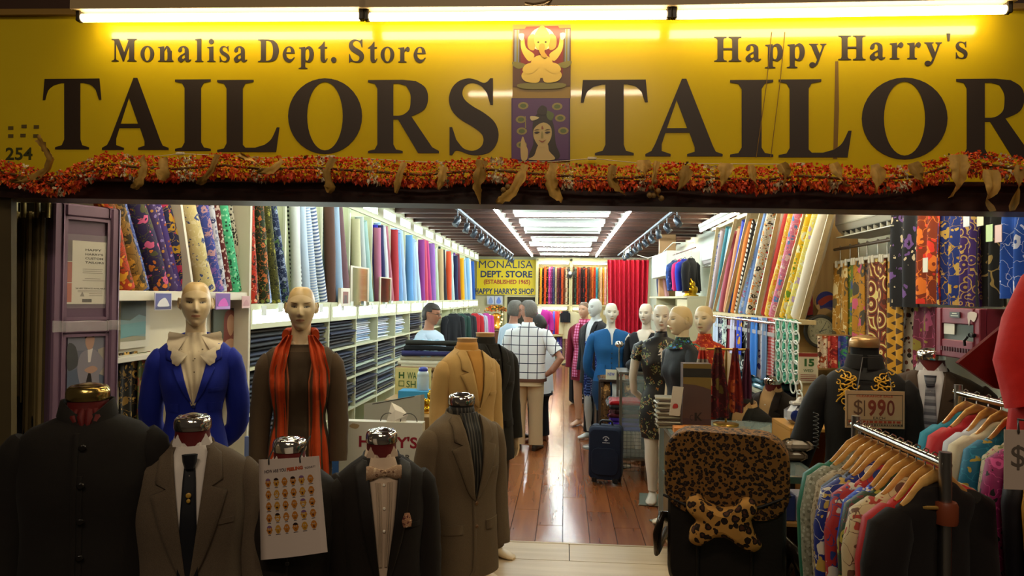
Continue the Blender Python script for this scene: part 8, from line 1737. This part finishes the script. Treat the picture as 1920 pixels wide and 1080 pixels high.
cp=P(1362,812,2.98);CHX,CHY,zt_=cp.x,2.98,cp.z;CRZ=-.27;cmx=Matrix.Translation((CHX,CHY,0))@rotz(CRZ)
CR=thing('office_chair','black leather office chair with its back turned to the lane','chair',(CHX,CHY,0),CRZ);lea=M('#16120f',.42,vary=.2,vs=12,bump=.3,bs=90)
hw=(P(1470,880,CHY).x-P(1255,880,CHY).x)/2
def rrect(w_,h_,r_,n=6):return sum(([((w_-r_)*sx+r_*math.cos(a0+k*PI/2/(n-1)),(h_-r_)*sz+r_*math.sin(a0+k*PI/2/(n-1)))for k in range(n)]for sx,sz,a0 in((1,1,0),(-1,1,PI/2),(-1,-1,PI),(1,-1,1.5*PI))),[])
zb_=.52;hc=(zt_-zb_)/2;zc=zb_+hc
def pad(b,w_,h_,r_,y0,y1,bev,cz,mi=0):b.loft([[(x,y,z+cz)for x,z in rrect(w_*k,h_*(1-(1-k)*.6),r_)]for y,k in((y0,.93),(y0+bev*.4,.985),(y0+bev,1),(y1-bev,1),(y1-bev*.4,.985),(y1,.93))][::-1],mi)
b=B();pad(b,hw,hc,.11,-.06,.06,.035,zc);b.build('backrest',lea,CR)
b=B();b.tube([(-hw*.45,-.065,zb_+.08),(-hw*.45,-.072,zc-.1)],.008,6);b.tube([(hw*.45,-.065,zb_+.08),(hw*.45,-.072,zc-.1)],.008,6);b.build('seam',M('#0e0b09',.5),CR)
b=B();b.box((0,.28,.47),(hw*1.9,.5,.1),bev=.04);b.build('seat',lea,CR)
for s in(-1,1):
 B().tube([(s*(hw+.0),.02,.88-.06),(s*(hw+.025),-.03,.84),(s*(hw+.04),-.05,.77),(s*(hw+.045),.0,.68),(s*(hw+.05),.3,.66),(s*(hw+.04),.42,.6),(s*(hw),.4,.48)]if s<0 else[(s*(hw-.02),.02,.78),(s*(hw+.03),-.03,.75),(s*(hw+.06),-.06,.70),(s*(hw+.06),.0,.64),(s*(hw+.05),.3,.64),(s*(hw+.04),.42,.58),(s*hw,.4,.48)],[(.016,.03)]*7,12).build('armrest',M('#2a2118',.22,.5),CR)
B().tube([(0,.25,.1),(0,.25,.42)],.03,12).build('gas_column',steel(),CR);b=B()
for k in range(5):a=2*PI*k/5+.3;b.tube([(0,.25,.11),(.3*math.cos(a),.25+.3*math.sin(a),.075)],[.03,.018],8)
b.build('star_base',M('#141312',.4),CR)
for k in range(5):a=2*PI*k/5+.3;B().lathe([(.014,-.025),(.034,-.022),(.034,.022),(.014,.025)],14,(.3*math.cos(a),.25+.3*math.sin(a),.034),0,True,None,'x').build('castor',M('#101010',.4),CR)
leo=PAT('leopard',('#7c5526','#3a2415','#17100c'),58,.85);leo2=PAT('leopard',('#b8853f','#4a2818','#1e120c'),34,.8)
cv=B();hh=(zt_+.012-P(1362,960,CHY).z)/2
cv.loft([[(x,y,z+zt_+.012-hh)for x,z in rrect((hw+.012)*k,hh,.11)]for y,k in((-.076,.95),(-.07,.99),(-.05,1.0),(.05,1.0),(.07,.98))][::-1])
tag(cv.build('leopard_cover',leo,None,(CHX,CHY,0),CRZ),'dark leopard print cloth pulled over the top of the office chair back','chair cover')
q=cmx@Vector((-.01,-.125,P(1355,975,CHY-.12).z))
b=B();out=sm_path([p_+(1,)for p_ in((-.135,.075),(-.10,.095),(-.06,.066),(0,.05),(.06,.066),(.085,.10),(.125,.095),(.135,.05),(.115,.01),(.13,-.04),(.155,-.085),(.12,-.115),(.07,-.095),(.02,-.07),(-.03,-.075),(-.085,-.115),(-.13,-.10),(-.125,-.05),(-.105,-.01),(-.14,.03))],4)
rings=[[(x*k,y,z*k)for x,z in out]for y,k in((.05,.55),(.042,.8),(.02,.96),(0,1),(-.02,.96),(-.042,.8),(-.05,.5))]
b.loft(rings[::-1]);tag(b.build('bone_pillow',leo2,None,(q.x,q.y,q.z),CRZ),'bone-shaped leopard print pillow tied to the office chair back','pillow')
b=B();b.tube([(-hw-.015,-.066,q.z+.06),(-hw*.5,-.085,q.z+.02),(0,-.09,q.z+.01),(hw*.6,-.085,q.z+.06),(hw+.015,-.066,q.z+.11)],.006,6);tag(b.build('strap',M('#120e0c',.6),None,(CHX,CHY,0),CRZ),'thin black strap holding the bone pillow to the chair','strap')
def rack(name,label,X,y0,y1,z,endposts):
 t=thing(name,label,'clothes rack',(X,y0,0));child(B().tube([(X,y0-.03,z),(X,y1+.02,z)],.014,12).build('rail',chrome()),t)
 for y in endposts:child(B().tube([(X,y,.05),(X,y,z+.035)],.016,12).build('post',steel()),t)
 for y in endposts:child(B().tube([(X-.22,y,.03),(X+.22,y,.03)],.016,8).build('foot',steel()),t)
 return t
RX,RZ=P(1765,868,2.0).x,P(1765,868,2.0).z;ry1=2.56
rk1=rack('clothes_rack','chrome clothes rack with colourful shirts in the right foreground',RX,2.0,ry1,RZ,(1.98,ry1))
child(B().lathe([(.03,-.03),(.032,-.02),(.032,.02),(.028,.03)],14,(RX,1.98,P(1752,960,1.98).z)).build('clamp',M('#7a3a20',.4),None),rk1);child(B().tube([(RX-.02,1.97,P(1752,950,1.98).z),(RX-.075,1.955,P(1752,948,1.98).z)],.006,8).build('clamp_lever',M('#b8924a',.35,.6)),rk1)
SH=lambda*c,s=22:PAT('floral',c,s,.6)
g1=[('charcoal grey wool',CLOTH('#191413',.2),0),('scarlet',CLOTH('#a81418',.12,.6),1),('cream with red flowers',SH('#c8b48c','#a83a2e','#6a4a3a',s=13),1),('dark green and gold',SH('#1e3a24','#a89a3a','#6a1e24',s=16),0),('blue and white blossom',SH('#1e46b8','#e0e0e8','#c8b8a0','#3a6ad8',s=15),1),('red and ivory patchwork',SH('#a82a2a','#c8c0b0','#2a3a7a',s=13),0),('royal blue with gold rings',SH('#1a2878','#b89a4a','#d8d0c0',s=13),1),('navy with white flowers',SH('#14182e','#c8c4c0','#8a9ab8','#14182e',s=14),1),('beige speckled',PAT('small',('#a89a80','#7a6a54'),90,wid=.4),0),('silver grey brocade',PAT('small',('#8a8a78','#a8a898','#6a6a5a'),80,wid=.45),1),('emerald green',CLOTH('#12634a',.15,.55),1)]
for i,(nm,m,wv)in enumerate(g1):
 y=2.035+.05*i;loc=(RX,y,RZ-.052);rz=.05*math.sin(i*1.9)+.58
 hanger(loc,rz,f'wooden hanger of the {nm} shirt on the front rack','wooden hangers on the front rack',.155,True,.075)
 o=hang_shape(B(),.70+.04*math.sin(i*2),.205+.008*math.sin(i*1.3),0,.024,True,i+3,.34).build('hanging_shirt',m,None,(loc[0],loc[1],loc[2]-.008),rz);tag(o,f'{nm} shirt on the front rack, {ORD[i]} from the near post','shirt','shirts on the front rack')
BX,BZ=P(1860,752,2.82).x,P(1860,752,2.82).z;by0,by1=2.05,3.05
rack('clothes_rack','second chrome clothes rack behind the first at the right edge',BX,by0,by1,BZ,(by0,by1))
g2=[('dark green brocade',SH('#1c2414','#5a4a2a','#6a2a20','#3a5a3a',s=16)),('brown brocade with pink piping',SH('#5a3418','#a8742a','#7a4a1e',s=22)),('crimson edged',CLOTH('#a8203a',.15,.6)),('mustard yellow',CLOTH('#b8861e',.12,.55)),('black satin',CLOTH('#15141a',.1,.5)),('magenta and black',SH('#8a1e5a','#1a1418','#c84a8a',s=18)),('floral pink and cream',SH('#b8a888','#a83a5a','#6a7a4a',s=18)),('teal with gold flowers',SH('#1a6a8a','#b8a03a','#2a8aa8',s=14)),('cream satin',CLOTH('#c0b498',.06,.5)),('pale grey',CLOTH('#a8acb8',.06,.6)),('red satin',CLOTH('#a81a24',.1,.5)),('turquoise',CLOTH('#1a7a94',.1,.55))]
for i,(nm,m)in enumerate(g2):
 y=2.14+.078*i;loc=(BX,y,BZ-.052);rz=.56+.06*math.sin(i*2.3)
 hanger(loc,rz,f'wooden hanger of the {nm} garment on the second rack','wooden hangers on the second rack',.16,True,.075)
 o=hang_shape(B(),(.95 if i==0 else.72),.215+.01*math.sin(i*1.7),0,.034 if i else.06,True,i+40,.42).build('hanging_garment',m,None,(loc[0],loc[1],loc[2]-.008),rz);tag(o,f'{nm} garment on the second rack, {ORD[i]} from the near end','garment','garments on the second rack')
a,c=P(1883,915,1.93),P(1935,920,1.93);z0,z1=P(1905,918,1.93).z,P(1905,806,1.93).z
t,p,H2=textbox('price_tag','large white paper tag with a $ sign at the right edge','price tag',a,c,z0,z1,.003,'#b8a698',(('$',.24,.33,.5,.42,'#5a5048',.0),))
child(B().tube([p.pt(p.w*.5,H2*.95,.002),p.pt(p.w*.4,H2+.03,.01),Vector((BX,by0+.02,BZ))],.003,6).build('wire',M('#3a3430',.4)),t)
